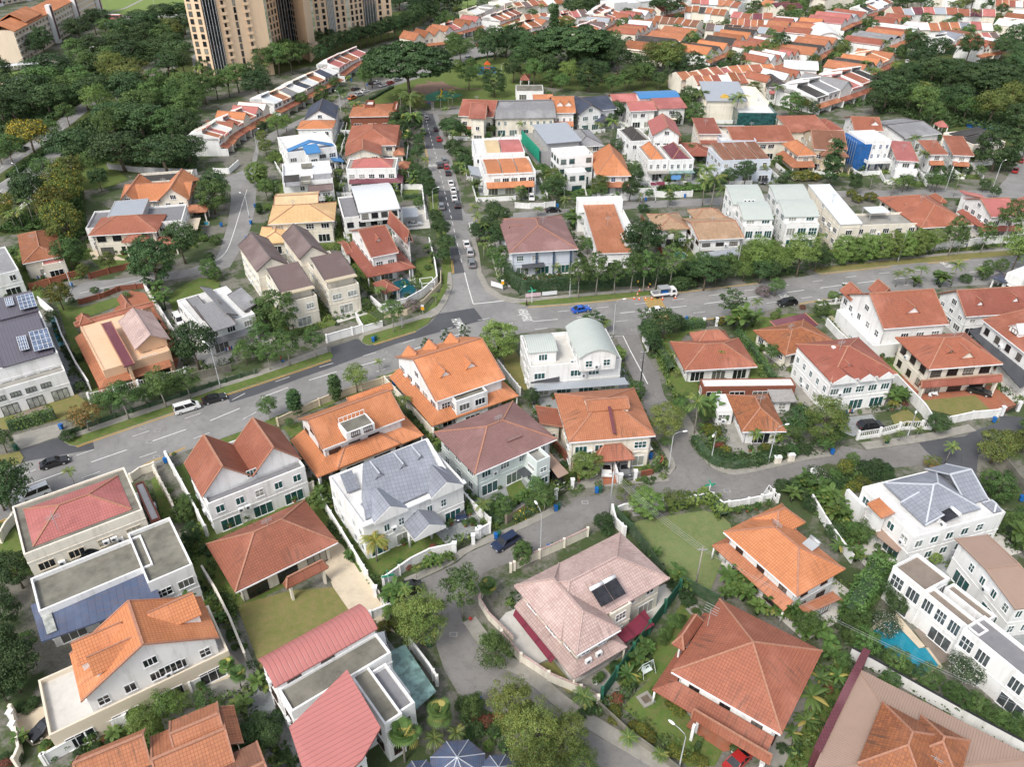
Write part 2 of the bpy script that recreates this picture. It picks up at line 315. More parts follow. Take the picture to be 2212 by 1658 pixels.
def tag(o,label,cat,group=None):
 o['label']=label; o['category']=cat
 if group: o['group']=group
 return o
ORD=['leftmost','second','third','fourth','fifth','sixth','seventh','eighth','ninth','tenth','eleventh','twelfth','thirteenth','fourteenth','fifteenth','sixteenth','seventeenth','eighteenth','nineteenth','twentieth']
TENS={2:'twenty',3:'thirty',4:'forty',5:'fifty',6:'sixty',7:'seventy',8:'eighty',9:'ninety'}
def ordn(i,last):
 if last and i>0: return 'rightmost'
 if i<20: s=ORD[i]
 else:
  t,u=divmod(i+1,10); s=TENS[t].replace('y','ieth') if u==0 else TENS[t]+'-'+['','first','second','third','fourth','fifth','sixth','seventh','eighth','ninth'][u]
 return s+(' from left' if i else '')
def finish_labels():
 g={}
 for o,d,z,gr in REG: g.setdefault((d,z),[]).append((o,gr))
 for (d,z),l in g.items():
  bpy.context.view_layer.update()
  l.sort(key=lambda t:PR(t[0].matrix_world.translation)[0])
  for i,(o,gr) in enumerate(l):
   o['label']=f"{d} {z}" if len(l)==1 else f"{d} {z}, {ordn(i,i==len(l)-1)}"
   k=o['label'].split()
   if len(k)>16: o['label']=o['label'].replace(' with browning leaves','').replace(' with pale trunk','').replace(' from left','').replace('clump of bushy ','')
   if gr: o['group']=gr
   elif len(l)>1: o['group']=f"{d} {z}"
def ground(name,pts,z,mat,thick=0,raw=False):
 """flat setting sheet through survey points; thick>0 gives it a real step"""
 GC[0]+=.00018; z+=GC[0]
 w=[Vector((p[0],p[1],z)) if raw else W(p,z) for p in pts]; mb=MB()
 if name in RNAMES: ROADS.append([(p.x,p.y) for p in w])
 ar=sum(w[i-1].x*w[i].y-w[i].x*w[i-1].y for i in range(len(w)))
 if ar<0: w.reverse()
 mb.poly(w)
 if thick:
  for i in range(len(w)): a,b=w[i-1],w[i]; mb.poly([(a.x,a.y,z-thick),(b.x,b.y,z-thick),b,a],1)
 o=mb.obj(name,[mat,'kerb' if thick else mat]); o['kind']='structure'; return o
def offs(pts,d):
 """offset a world polyline sideways by d metres (left positive)"""
 out=[]
 for i,p in enumerate(pts):
  a=pts[max(i-1,0)]; b=pts[min(i+1,len(pts)-1)]; t=Vector((b.x-a.x,b.y-a.y,0)).normalized(); out.append(Vector((p.x-t.y*d,p.y+t.x*d,p.z)))
 return out
def smooth(pts,k=2):
 for _ in range(k):
  q=[pts[0]]
  for a,b in zip(pts,pts[1:]): q+= [a.lerp(b,.25),a.lerp(b,.75)]
  q.append(pts[-1]); pts=q
 return pts
def strip(name,line,d0,d1,z,mat,thick=0,kind='structure'):
 GC[0]+=.00018; z+=GC[0]; a=offs(line,d0); b=offs(line,d1); mb=MB()
 if name=='footpath': ROADS.append([(p.x,p.y) for p in a+b[::-1]])
 for i in range(len(line)-1):
  q=[a[i],a[i+1],b[i+1],b[i]]; q=[(p.x,p.y,z) for p in q]
  n=(Vector(q[1])-Vector(q[0])).cross(Vector(q[2])-Vector(q[0]))
  if n.z<0: q.reverse()
  mb.poly(q)
  if thick:
   for (p,r) in ((a[i],a[i+1]),(b[i+1],b[i])): mb.poly([(p.x,p.y,z-thick),(r.x,r.y,z-thick),(r.x,r.y,z),(p.x,p.y,z)],1)
 o=mb.obj(name,[mat,'kerb' if thick else mat]); o['kind']=kind; return o
def resample(line,step):
 out=[line[0].copy()]; d=0
 for a,b in zip(line,line[1:]):
  L=(b-a).length
  if L<1e-6: continue
  t=step-d
  while t<=L: out.append(a.lerp(b,t/L)); t+=step
  d=(d+L)%step
 return out
def dashes(line,off,on,gap,w,z,mat='paint_white'):
 l=offs(line,off); p=resample(l,.5); mb=MB(); k=int((on+gap)/.5); n=int(on/.5)
 for i in range(0,len(p)-n,k):
  a,b=p[i],p[i+n]; t=(b-a).normalized(); s=Vector((-t.y,t.x,0))*w/2
  mb.poly([(a-s).to_tuple()[:2]+(z,),(b-s).to_tuple()[:2]+(z,),(b+s).to_tuple()[:2]+(z,),(a+s).to_tuple()[:2]+(z,)])
 if mb.f: o=mb.obj(rMark,mat); o['kind']='structure'
def inpoly(x,y,pl_):
 c=False; j=len(pl_)-1
 for i in range(len(pl_)):
  (xi,yi),(xj,yj)=pl_[i],pl_[j]
  if (yi>y)!=(yj>y) and x<(xj-xi)*(y-yi)/((yj-yi) or 1e-9)+xi: c=not c
  j=i
 return c
RB=[(min(p[0] for p in q),max(p[0] for p in q),min(p[1] for p in q),max(p[1] for p in q),q) for q in ROADS]
def onroad(x,y): return any(a<=x<=b and c<=y<=d and inpoly(x,y,q) for a,b,c,d,q in RB)
RND=random.Random(7)
def RDG(rm): return 'tile_pink' if rm=='tile_pink' else 'ridge_light' if rm==tGry else 'ridge_dark' if rm in('tile_darkblue','tile_black',tMid,'tile_slate','tile_brown') else 'ridge_pale' if rm.startswith('tile') else rm
WINC={}
def win_meshes(w,h,n,fm,gm,cross=False):
 k=(round(w,1),round(h,1),n,fm,gm,cross)
 if k in WINC: return WINC[k]
 w,h=k[0],k[1]; f=MB(); t=.09
 f.box(-w/2-t,w/2+t,-.07,.02,-t,0); f.box(-w/2-t,w/2+t,-.07,.02,h,h+t); f.box(-w/2-t,-w/2,-.068,.02,0,h); f.box(w/2,w/2+t,-.068,.02,0,h)
 f.box(-w/2-t*1.6,w/2+t*1.6,-.16,-.07,-t*1.2,-t*.2)
 for i in range(1,n): x=-w/2+w*i/n; f.box(x-.045,x+.045,-.065,.0,0,h)
 if cross: f.box(-w/2,w/2,-.06,.0,h*.55-.035,h*.55+.035)
 g=MB(); g.box(-w/2,w/2,-.03,.01,0,h)
 WINC[k]=(f.mesh('window',[fm]),g.mesh('pane',[gm])); return WINC[k]
ACM=None
def ac_mesh():
 global ACM
 if ACM is None:
  b=MB(); b.box(-.45,.45,-.4,0,0,.7); b.tube([(-.1,-.4,.35),(-.1,-.43,.35)],[.26,.26],10,1); ACM=b.mesh('air_conditioner',[wTrim,'glass_grey'])
 return ACM
def profile(kind,r=.5):
 if kind=='g': return [(0,0),(r,1),(1,0)]
 if kind=='s1': return [(0,0),(1,1)]
 if kind=='s0': return [(0,1),(1,0)]
 if kind=='b': return [(i/12,math.sin(math.pi*i/12)**.9) for i in range(13)]
 if kind=='q1': return [(i/8,math.sin(math.pi/2*i/8)) for i in range(9)]
 if kind=='q0': return [(i/8,math.cos(math.pi/2*i/8)) for i in range(9)]
 if kind=='t': return [(0,0),(.25,1),(.5,.06),(.75,1),(1,0)]
 if kind=='t3': return [(0,0),(1/6,1),(1/3,.06),(.5,1),(2/3,.06),(5/6,1),(1,0)]
 if kind=='m': return [(0,0),(.14,.62),(.5,1),(.86,.62),(1,0)]
class House:
 def __init__(s,name,label,cat,A,B,C,h,wm=wWhi,win=(wTrim,'glass_dark'),group=None,seed=None,lod=0):
  s.h=h; a,b,c=W(A,h),W(B,h),W(C,h); u=(a-b).xy; v=(c-b).xy
  sgn=1 if u.x*v.y-u.y*v.x>0 else -1
  au=math.atan2(u.y,u.x); av=math.atan2(v.y,v.x)-sgn*math.pi/2
  d=(av-au+math.pi)%(2*math.pi)-math.pi; th=au+d*v.length/(u.length+v.length)
  e1=Vector((math.cos(th),math.sin(th))); e2=Vector((-e1.y,e1.x))*sgn
  la=u.dot(e1); lb=v.dot(e2); cen=b.xy+e1*la/2+e2*lb/2
  if sgn>0: s.hx,s.hy=la/2,lb/2; rz=th
  else: s.hx,s.hy=lb/2,la/2; rz=math.atan2(e2.y,e2.x)
  while True:
   if math.cos(rz)*(cen.y)-math.sin(rz)*cen.x>abs(math.sin(rz)*cen.y+math.cos(rz)*cen.x)-1e-6: break
   rz+=math.pi/2; s.hx,s.hy=s.hy,s.hx
   if rz>20: break
  s.rz=rz; s.c=cen; s.wm=wm; s.win=win; s.name=name; s.lod=lod
  s.r=random.Random(seed if seed is not None else int(cen.x*7+cen.y*13))
  s.root=empty(name,(cen.x,cen.y,0),rz); s.nw=0; s.nac=0
  tag(s.root,label,cat,group); OCC.append((cen.x,cen.y,s.hx,s.hy,rz)); HL.append(s); s.big=False
 def loc(s,p,z=0):
  w=W(p,z); d=w.xy-s.c; c,n=math.cos(s.rz),math.sin(s.rz); return (d.x*c+d.y*n,-d.x*n+d.y*c)
 def part(s,name,mb,mats): return mb.obj(name,mats,s.root)
 def walls(s,x0,x1,y0,y1,z0,prof,axis,h,rise,wm,band=True):
  mb=MB()
  if prof is None: mb.box(x0,x1,y0,y1,z0,h)
  else:
   (a0,a1,p0,p1,P0,P1)=prof[1]; pts=prof[0]
   def zat(p):
    t=(p-P0)/(P1-P0)
    for (ta,za),(tb,zb) in zip(pts,pts[1:]):
     if ta<=t<=tb: return h+rise*(za+(zb-za)*(t-ta)/(tb-ta))-.12
    return h
   prof2=[(p0,z0),(p1,z0),(p1,zat(p1))]+[(P0+(P1-P0)*t,h+rise*z-.12) for t,z in reversed(pts) if p0<P0+(P1-P0)*t<p1]+[(p0,zat(p0))]
   mb.prism(prof2,a0,a1,axis)
  if band and z0==0:
   for zz in [3.1*k for k in range(1,int(h/3.1)+1) if 3.1*k<h-1]: mb.box(x0-.06,x1+.06,y0-.06,y1+.06,zz-.12,zz+.06)
  return s.part('wall',mb,[wm])
 def vol(s,x0,x1,y0,y1,h,kind='hip',rise=2.5,rm=tOrg,wm=None,ov=.7,z0=0,r=.5,open_=False,win=True,nowall=False,par=.7,ridge=None,deck=fCon,sides='swe',dens=1.0,first=0,sty=None):
  wm=wm or s.wm; ridge=ridge or ('ridge_pale' if rm.startswith('tile') else rm)
  ridge=RDG(rm)
  wx0,wx1,wy0,wy1=x0+ov,x1-ov,y0+ov,y1-ov; t=.22; mb=MB(); P=None; ax=0
  if kind in('flat','hipp'):
   wx0,wx1,wy0,wy1=x0+.02,x1-.02,y0+.02,y1-.02; w=.25
   mb.box(x0,x1,y0,y0+w,h-.3,h+par,1); mb.box(x0,x1,y1-w,y1,h-.3,h+par,1); mb.box(x0,x0+w,y0+w,y1-w,h-.3,h+par-.003,1); mb.box(x1-w,x1,y0+w,y1-w,h-.3,h+par-.003,1)
   mb.poly([(x0+w,y0+w,h+.02),(x1-w,y0+w,h+.02),(x1-w,y1-w,h+.02),(x0+w,y1-w,h+.02)],0)
   s.part('roof',mb,[deck if kind=='hipp' else rm,wm])
   if kind=='hipp':
    mb=MB(); g=1.3; s._hip(mb,x0+g,x1-g,y0+g,y1-g,h+.1,rise,t=.08); s.part('roof',mb,[rm,ridge])
  elif kind=='slab':
   mb.box(x0,x1,y0,y1,h-.12,h+.12); s.part('roof',mb,[rm])
  elif kind=='hip':
   s._hip(mb,x0,x1,y0,y1,h,rise,t); s.part('roof',mb,[rm,ridge])
  else:
   ax=0 if kind.endswith('x') else 1; k=kind[:-1]; pts=profile(k,r)
   P0,P1=(y0,y1) if ax==0 else (x0,x1); A0,A1=(x0,x1) if ax==0 else (y0,y1)
   up=[(P0+(P1-P0)*a,h+rise*b) for a,b in pts]; mb.prism(up+[(p,z-t) for p,z in reversed(up)],A0,A1,ax)
   for a,b in pts:
    if b==1 and k in('g','t','t3','m'):
     p=P0+(P1-P0)*a; q=[(A0,p,h+rise+.03),(A1,p,h+rise+.03)] if ax==0 else [(p,A0,h+rise+.03),(p,A1,h+rise+.03)]; mb.bar(q[0],q[1],.34,1,.16)
   if k in('g','t','t3','s1','s0'):
    for A in (A0,A1):
     for (p,z),(p2,z2) in zip(up,up[1:]):
      q=[(A,p,z+.02),(A,p2,z2+.02)] if ax==0 else [(p,A,z+.02),(p2,A,z2+.02)]; mb.bar(q[0],q[1],.22,1,.14)
   s.part('roof',mb,[rm,ridge])
   ai0,ai1=(wx0,wx1) if ax==0 else (wy0,wy1); pi0,pi1=(wy0,wy1) if ax==0 else (wx0,wx1); P=(pts,(ai0,ai1,pi0,pi1,P0,P1))
  if nowall: return
  if open_:
   for px,py in ((wx0,wy0),(wx1,wy0),(wx0,wy1),(wx1,wy1)):
    mb=MB(); mb.box(px-.17,px+.17,py-.17,py+.17,0,h-.1); s.part('post',mb,[wm])
   return
  s.walls(wx0,wx1,wy0,wy1,z0,P,ax,h,rise,wm)
  if win: s.windows(wx0,wx1,wy0,wy1,z0,h,sides,dens,first,sty,P,ax,rise)
 def _hip(s,mb,x0,x1,y0,y1,z,rise,t=.22):
  L,D=x1-x0,y1-y0
  if L>=D: r0,r1=(x0+D/2,(y0+y1)/2,z+rise),(x1-D/2,(y0+y1)/2,z+rise)
  else: r0,r1=((x0+x1)/2,y0+L/2,z+rise),((x0+x1)/2,y1-L/2,z+rise)
  a,b,c,d=(x0,y0,z),(x1,y0,z),(x1,y1,z),(x0,y1,z)
  if L>=D: fs=[[a,b,r1,r0],[b,c,r1],[c,d,r0,r1],[d,a,r0]]; hp=[(a,r0),(d,r0),(b,r1),(c,r1)]
  else: fs=[[a,b,r0],[b,c,r1,r0],[c,d,r1],[d,a,r0,r1]]; hp=[(a,r0),(b,r0),(c,r1),(d,r1)]
  for f in fs:
   f=[p for i,p in enumerate(f) if (Vector(p)-Vector(f[i-1])).length>1e-3]; mb.poly(f)
  for p,q in ((a,b),(b,c),(c,d),(d,a)): mb.poly([(p[0],p[1],z-t),(q[0],q[1],z-t),q,p])
  mb.poly([(a[0],a[1],z-t),(d[0],d[1],z-t),(c[0],c[1],z-t),(b[0],b[1],z-t)])
  for p,q in hp: mb.bar((p[0],p[1],p[2]+.04),(q[0],q[1],q[2]+.04),.24,1,.14)
  if (Vector(r0)-Vector(r1)).length>.1: mb.bar((r0[0],r0[1],r0[2]+.05),(r1[0],r1[1],r1[2]+.05),.24,1,.14)
 def window(s,x,y,z,rot,w,h,n,sty=None,cross=False,name='window'):
  if s.nw>90: return
  s.nw+=1; f,g=win_meshes(w,h,n,*(sty or s.win),cross)
  o=inst(name,f,s.root,(x,y,z),(0,0,rot)); inst('pane',g,o)
 def windows(s,x0,x1,y0,y1,z0,h,sides,dens,first,sty,P=None,ax=0,rise=0):
  tall=h-z0; ns=max(1,int((tall+.5)/3.05));
  S={'s':((x0,y0),(x1,y0),0),'e':((x1,y0),(x1,y1),R(90)),'n':((x1,y1),(x0,y1),R(180)),'w':((x0,y1),(x0,y0),R(-90))}
  for sd in sides:
   (ax_,ay),(bx,by),rot=S[sd]; L=math.hypot(bx-ax_,by-ay)
   gn=s.rz+rot-math.pi/2; nx,ny=math.cos(gn),math.sin(gn); tc=-s.c;
   if nx*tc.x+ny*tc.y< -.15*tc.length: continue
   for st in range(ns):
    if st<first: continue
    zb=z0+st*3.1;
    if L<2: continue
    if st==0 and z0==0 and L>4 and sd=='s':
     n=max(1,int(L/4.2)); w=min(3,L/n*.62)
     for i in range(n):
      t=(i+.5)/n; s.window(ax_+(bx-ax_)*t,ay+(by-ay)*t,zb+.15,rot,w,2.1,3,sty,name='window' if i else 'door')
     continue
    n=max(1,int(round(L/3.6*dens))); w=s.r.choice((1.2,1.6,2.0)) if L/n>2.6 else .8
    for i in range(n):
     if s.r.random()<.12 and n>2: continue
     t=(i+.5)/n; zz=zb+(1.0 if tall-st*3.1>2.7 else .6); hh=1.3 if tall-st*3.1>2.7 else .8
     if s.big and tall-st*3.1>2.7: zz=zb+.5; hh=2.0; w=min(2.8,L/n*.8)
     if zz+hh>h-.15: continue
     s.window(ax_+(bx-ax_)*t,ay+(by-ay)*t,zz,rot,min(w,L/n*.7),hh,2 if w<1.5 else 3,sty,cross=s.r.random()<.4)
     if s.lod==0 and s.nac<4 and s.r.random()<.16:
      t2=(i+.95)/n if i<n-1 else t; s.nac+=1; inst('air_conditioner',ac_mesh(),s.root,(ax_+(bx-ax_)*t2,ay+(by-ay)*t2,zz-.3),(0,0,rot))
   if P and ((ax==0 and sd in'ew') or (ax==1 and sd in'sn')) and rise>2.2:
    t=.5; s.window(ax_+(bx-ax_)*t,ay+(by-ay)*t,h+.1,rot,1.5,min(1.2,rise*.4),3,sty)
 def main(s,kind='hip',rise=2.5,rm=tOrg,**k):
  s.kind=(kind,k.get('ov',.7),rise); s.vol(-s.hx,s.hx,-s.hy,s.hy,s.h,kind,rise,rm,**k); return s
 def wing(s,p,q,h,kind='hip',rise=1.5,rm=tOrg,**k):
  a=s.loc(p,h); b=s.loc(q,h); s.vol(min(a[0],b[0]),max(a[0],b[0]),min(a[1],b[1]),max(a[1],b[1]),h,kind,rise,rm,**k); return s
 def skirt(s,e,h=3.3,rise=1.2,rm=tOrg,sides='swe',d=None):
  """lean-to roofs round the body at first-floor level"""
  ov=.7; x0,x1,y0,y1=-s.hx+ov,s.hx-ov,-s.hy+ov,s.hy-ov; mb=MB()
  X0=x0-(e if 'w' in sides else 0); X1=x1+(e if 'e' in sides else 0); Y0=y0-(e if 's' in sides else 0); Y1=y1+(e if 'n' in sides else 0); t=.18
  Q={'s':[(X0,Y0,h),(X1,Y0,h),(x1,y0,h+rise),(x0,y0,h+rise)],'e':[(X1,Y0,h),(X1,Y1,h),(x1,y1,h+rise),(x1,y0,h+rise)],'w':[(X0,Y1,h),(X0,Y0,h),(x0,y0,h+rise),(x0,y1,h+rise)],'n':[(X1,Y1,h),(X0,Y1,h),(x0,y1,h+rise),(x1,y1,h+rise)]}
  for k in sides:
   q=Q[k]; mb.poly(q); l=[(p[0],p[1],p[2]-t) for p in q]; mb.poly(l[::-1])
   for i in range(4): mb.poly([l[i],l[(i+1)%4],q[(i+1)%4],q[i]])
  s.part('lean_to_roof',mb,[rm,'ridge_pale'])
  if e>1.4:
   for px,py in ((X0+.3,Y0+.3),(X1-.3,Y0+.3)):
    b=MB(); b.tube([(px,py,0),(px,py,h)],[.16,.14],8); s.part('post',b,[s.wm])
  return s
 def dormer(s,x,y,z,rot=0,w=1.8,d=2.2,hh=.9,rise=.8,rm=tOrg,wm=None):
  r_=empty_none=None; b=MB(); b.prism([(-w/2,-1.2),(w/2,-1.2),(w/2,hh),(0,hh+rise),(-w/2,hh)],-.0,d,1)
  o=b.obj('dormer',[wm or s.wm],s.root,(x,y,z),rot)
  b=MB(); e=.25; u=[(-w/2-e,hh-e*.5),(0,hh+rise+.1),(w/2+e,hh-e*.5)]; b.prism(u+[(p,q-.12) for p,q in reversed(u)],-.3,d+.4,1); b.bar((0,-.3,hh+rise+.14),(0,d+.4,hh+rise+.14),.2,1,.1)
  b.obj('roof',[rm,RDG(rm)],o); f,g=win_meshes(w*.5,hh*.8,2,*s.win); k=inst('window',f,o,(0,0,.15)); k.name='window'; return s
 def gablet(s,p,z,w=3,d=2,rise=1.3,rot=0,rm=tGry,wm=None,front=None):
  """a small gable roof set across the eaves"""
  x,y=s.loc(p,z); y=y if front is None else -s.hy-front; b=MB(); u=[(-w/2,z),(0,z+rise),(w/2,z)]; b.prism(u+[(q,t-.2) for q,t in reversed(u)],-.2,d,1); o=b.obj('gable_roof',[rm,RDG(rm)],s.root,(x,y,0),rot)
  b=MB(); b.prism([(-w/2,z-.5),(w/2,z-.5),(w/2,z-.02),(0,z+rise-.06),(-w/2,z-.02)],-.26,d-.2,1); b.obj('gable_wall',[wm or s.wm],s.root,(x,y,0),rot); return s
 def pt(s,p,z): x,y=s.loc(p,z); return Vector((x,y,z))
 def sheet(s,name,ps,z,mat,t=.08,dz=None):
  """thin roof or deck sheet through survey points at given heights"""
  q=[s.pt(p,z if dz is None else dz[i]) for i,p in enumerate(ps)]; ar=sum(q[i-1].x*q[i].y-q[i].x*q[i-1].y for i in range(len(q)))
  if ar<0: q.reverse()
  b=MB(); b.poly(q); l=[p-Vector((0,0,t)) for p in q]; b.poly(l[::-1])
  for i in range(len(q)): b.poly([l[i-1],l[i],q[i],q[i-1]])
  return s.part(name,b,[mat])
 def ac(s,p,z,n=1,rot=0):
  x,y=s.loc(p,z)
  for i in range(n): inst('air_conditioner',ac_mesh(),s.root,(x+i*1.1*math.cos(rot),y+i*1.1*math.sin(rot),z),(0,0,rot))
  return s
 def cap(s,x,y,z,w=.5,h=.5):
  b=MB(); b.box(x-w/2,x+w/2,y-w/2,y+w/2,z-.4,z+h); s.part('vent',b,[wTrim]); return s
def bungle(*a,**k): return House(*a,**k)
TEMPL={}
def unit_meshes(w,d,h,rise,kind,pm):
 k=(round(w,1),round(d,1),h,rise,kind,pm)
 if k in TEMPL: return TEMPL[k]
 x0,x1,y0,y1=-w/2+.02,w/2-.02,-d/2,d/2; wb=MB(); rb=MB(); pb=MB(); fb=MB()
 if kind=='long':      # ridge along the row
  pr=[(y0+.4,0),(y1-.4,0),(y1-.4,h),(0,h+rise-.15),(y0+.4,h)]; wb.prism(pr,x0+.05,x1-.05,0)
  u=[(y0-.2,h-.2),(0,h+rise),(y1+.2,h-.2)]; rb.prism(u+[(p,z-.2) for p,z in reversed(u)],x0+.12,x1-.12,0); rb.bar((x0+.1,0,h+rise+.04),(x1-.1,0,h+rise+.04),.3,1,.14)
  for X in (x0,x1-.12):                   # party wall fins
   wb.prism([(y0,h-.8),(y1,h-.8),(y1,h-.05),(0,h+rise+.3),(y0,h-.05)],X,X+.12,0)
 elif kind=='split':   # two monopitches at different heights
  wb.box(x0,x1,y0+.4,0,0,h-.3); wb.box(x0,x1,0,y1-.4,0,h+1.0)
  u=[(y0-.1,h-.5),(.1,h+rise*.6)]; rb.prism(u+[(p,z-.2) for p,z in reversed(u)],x0+.3,x1-.3,0)
  u=[(0,h+rise*.8+.9),(y1,h+.4)]; rb.prism(u+[(p,z-.2) for p,z in reversed(u)],x0+.3,x1-.3,0)
  for X in (x0,x1-.28): wb.prism([(y0,h-1.2),(y1,h-.8),(y1,h+.8),(.3,h+rise*.8+1.3),(0,h+rise*.8+1.3),(0,h+rise*.6+.3),(y0,h-.2)],X,X+.28,0)
 elif kind=='gable':   # ridge front to back
  wb.prism([(x0+.2,0),(x1-.2,0),(x1-.2,h),(0,h+rise-.15),(x0+.2,h)],y0+.4,y1-.4,1)
  u=[(x0,h-.1),(0,h+rise),(x1,h-.1)]; rb.prism(u+[(p,z-.2) for p,z in reversed(u)],y0,y1,1); rb.bar((0,y0,h+rise+.04),(0,y1,h+rise+.04),.3,1,.14)
 elif kind=='barrel':
  wb.box(x0,x1,y0+.4,y1-.4,0,h); u=[(x0+(x1-x0)*t,h+rise*z) for t,z in profile('b')]; rb.prism(u+[(p,z-.2) for p,z in reversed(u)],y0,y1,1)
 else:                 # flat
  wb.box(x0,x1,y0,y1,0,h);
  for a in ((x0,x1,y0,y0+.25),(x0,x1,y1-.25,y1),(x0,x0+.25,y0+.25,y1-.25),(x1-.25,x1,y0+.25,y1-.25)): wb.box(*a,h,h+.8)
  rb.poly([(x0+.25,y0+.25,h+.05),(x1-.25,y0+.25,h+.05),(x1-.25,y1-.25,h+.05),(x0+.25,y1-.25,h+.05)])
 wb.box(x0+.05,x1-.05,y0+.1,y0+.45,2.9,3.2); wb.box(x0,x0+.2,y0-2.2,y0+.4,0,2.6)
 u=[(y0-2.4,2.7),(y0+.45,3.5)]; pb.prism(u+[(p,z-.15) for p,z in reversed(u)],x0+.2,x1-.2,0)
 r=(wb.mesh('wall',[wWhi]),rb.mesh('roof',[tOrg,'ridge_pale']),pb.mesh('porch_roof',[pm])); TEMPL[k]=r; return r
ROOFN={tOrg:'orange',tBri:'bright orange',tTer:'terracotta',tRed:'red',tRus:'rust streaked','tile_brown':'brown','tile_black':'blackened','tile_pink':'faded pink',tRos:'rose',tGry:'slate grey',tMid:'pale grey','metal_white':'white metal','metal_grey':'grey metal','tile_darkblue':'dark blue','tile_tan':'tan','tile_chocolate':'dark brown','metal_mint':'pale green metal',fCon:'flat concrete',fWhi:'flat white','metal_blue':'blue metal','tile_maroon':'maroon'}
WALLN={wWhi:'white',wCrm:'cream','wall_beige':'beige','wall_blueish':'pale blue','wall_grey':'grey'}
def setslot(o,i,mat): o.material_slots[i].link='OBJECT'; o.material_slots[i].material=MATS[mat]
def row(zone,pts,n,d,face,roofs,kinds='long',walls=(wWhi,wCrm),h=6.2,rise=2.2,hj=.5,seed=1,porch=1,fr=wTrim,cat='terraced house'):
 """pts: ground polyline through the middle of the row, face=+1: fronts on the right-hand side of the line"""
 rr=random.Random(seed); tile(None); l=resample([W(p) for p in pts],.25); per=(len(l)-1)/n; kinds=kinds if isinstance(kinds,(list,tuple)) else [kinds]
 for i in range(n):
  a=l[int(i*per)]; b=l[min(int((i+1)*per),len(l)-1)]; c=(a+b)/2; t=b-a; w=t.length; ang=math.atan2(t.y,t.x)
  if face<0: ang+=math.pi
  if any((c.x-q[0])**2+(c.y-q[1])**2<(min(q[2],q[3])+w*.45)**2 for q in OCC if q[5:]!=(zone,)) or onroad(c.x,c.y): continue
  rm=roofs[i%len(roofs)] if rr.random()<.75 else rr.choice(roofs); wm=rr.choice(walls); kd=rr.choice(kinds); hh=round((h+rr.choice((-hj,0,0,hj)))*2)/2; rs=rise if kd!='barrel' else 1.6
  if kd=='flat' and rm.startswith('tile'): rm=fCon
  pm=tOrg if rr.random()<.6 else tTer
  me=unit_meshes(w,d+rr.choice((0,0,1)),hh,rs,kd,pm); root=empty('terraced_house',c,ang); OCC.append((c.x,c.y,w/2,d/2+1.5,ang,zone))
  o=inst('wall',me[0],root); setslot(o,0,wm); o=inst('roof',me[1],root); setslot(o,0,rm)
  if porch: o=inst('porch_roof',me[2],root)
  y=-d/2-.02+(.4 if kd!='flat' else 0)
  for st in range(int(hh/3)):
   for x in ((-w*.22,w*.22) if st else (0,)):
    f,g=win_meshes(1.6 if st else 3,1.3 if st else 2.1,2 if st else 3,fr,'glass_dark'); q=inst('window' if st else 'door',f,root,(x,y,3.1*st+(1.1 if st else .1))); inst('pane',g,q)
  reg(root,cat,f"{WALLN.get(wm,'white')} house with {ROOFN.get(rm,'tiled')} roof",zone,'houses '+zone)
NR=np.random.default_rng(5)
def leafcloud(name,cen,nrm,size,mat,tone,acc,asp=.6,jit=.7):
 """many small leaf-spray faces: cen (n,3), nrm (n,3)"""
 n=len(cen); r=nrm+NR.normal(0,jit,(n,3)); r/=np.linalg.norm(r,axis=1)[:,None]
 a=np.cross(r,NR.normal(0,1,(n,3))); a/=np.linalg.norm(a,axis=1)[:,None]; b=np.cross(r,a)
 s=size*(.6+.8*NR.random(n))[:,None]; L=a*s*.5; B=b*s*.5*asp
 co=np.stack([cen-L,cen+B-r*s*.08,cen+L,cen-B-r*s*.08],1).reshape(-1,3)
 me=bpy.data.meshes.new(name); me.vertices.add(4*n); me.vertices.foreach_set('co',co.astype(np.float32).ravel())
 me.loops.add(4*n); me.loops.foreach_set('vertex_index',np.arange(4*n,dtype=np.int32)); me.polygons.add(n); me.polygons.foreach_set('loop_start',np.arange(0,4*n,4,dtype=np.int32)); me.polygons.foreach_set('loop_total',np.full(n,4,dtype=np.int32)); me.update(calc_edges=True)
 for nm,v in (('tone',tone),('acc',acc)):
  at=me.attributes.new(nm,'FLOAT','POINT'); at.data.foreach_set('value',np.repeat(v,4).astype(np.float32))
 me.materials.append(MATS[mat]); return me
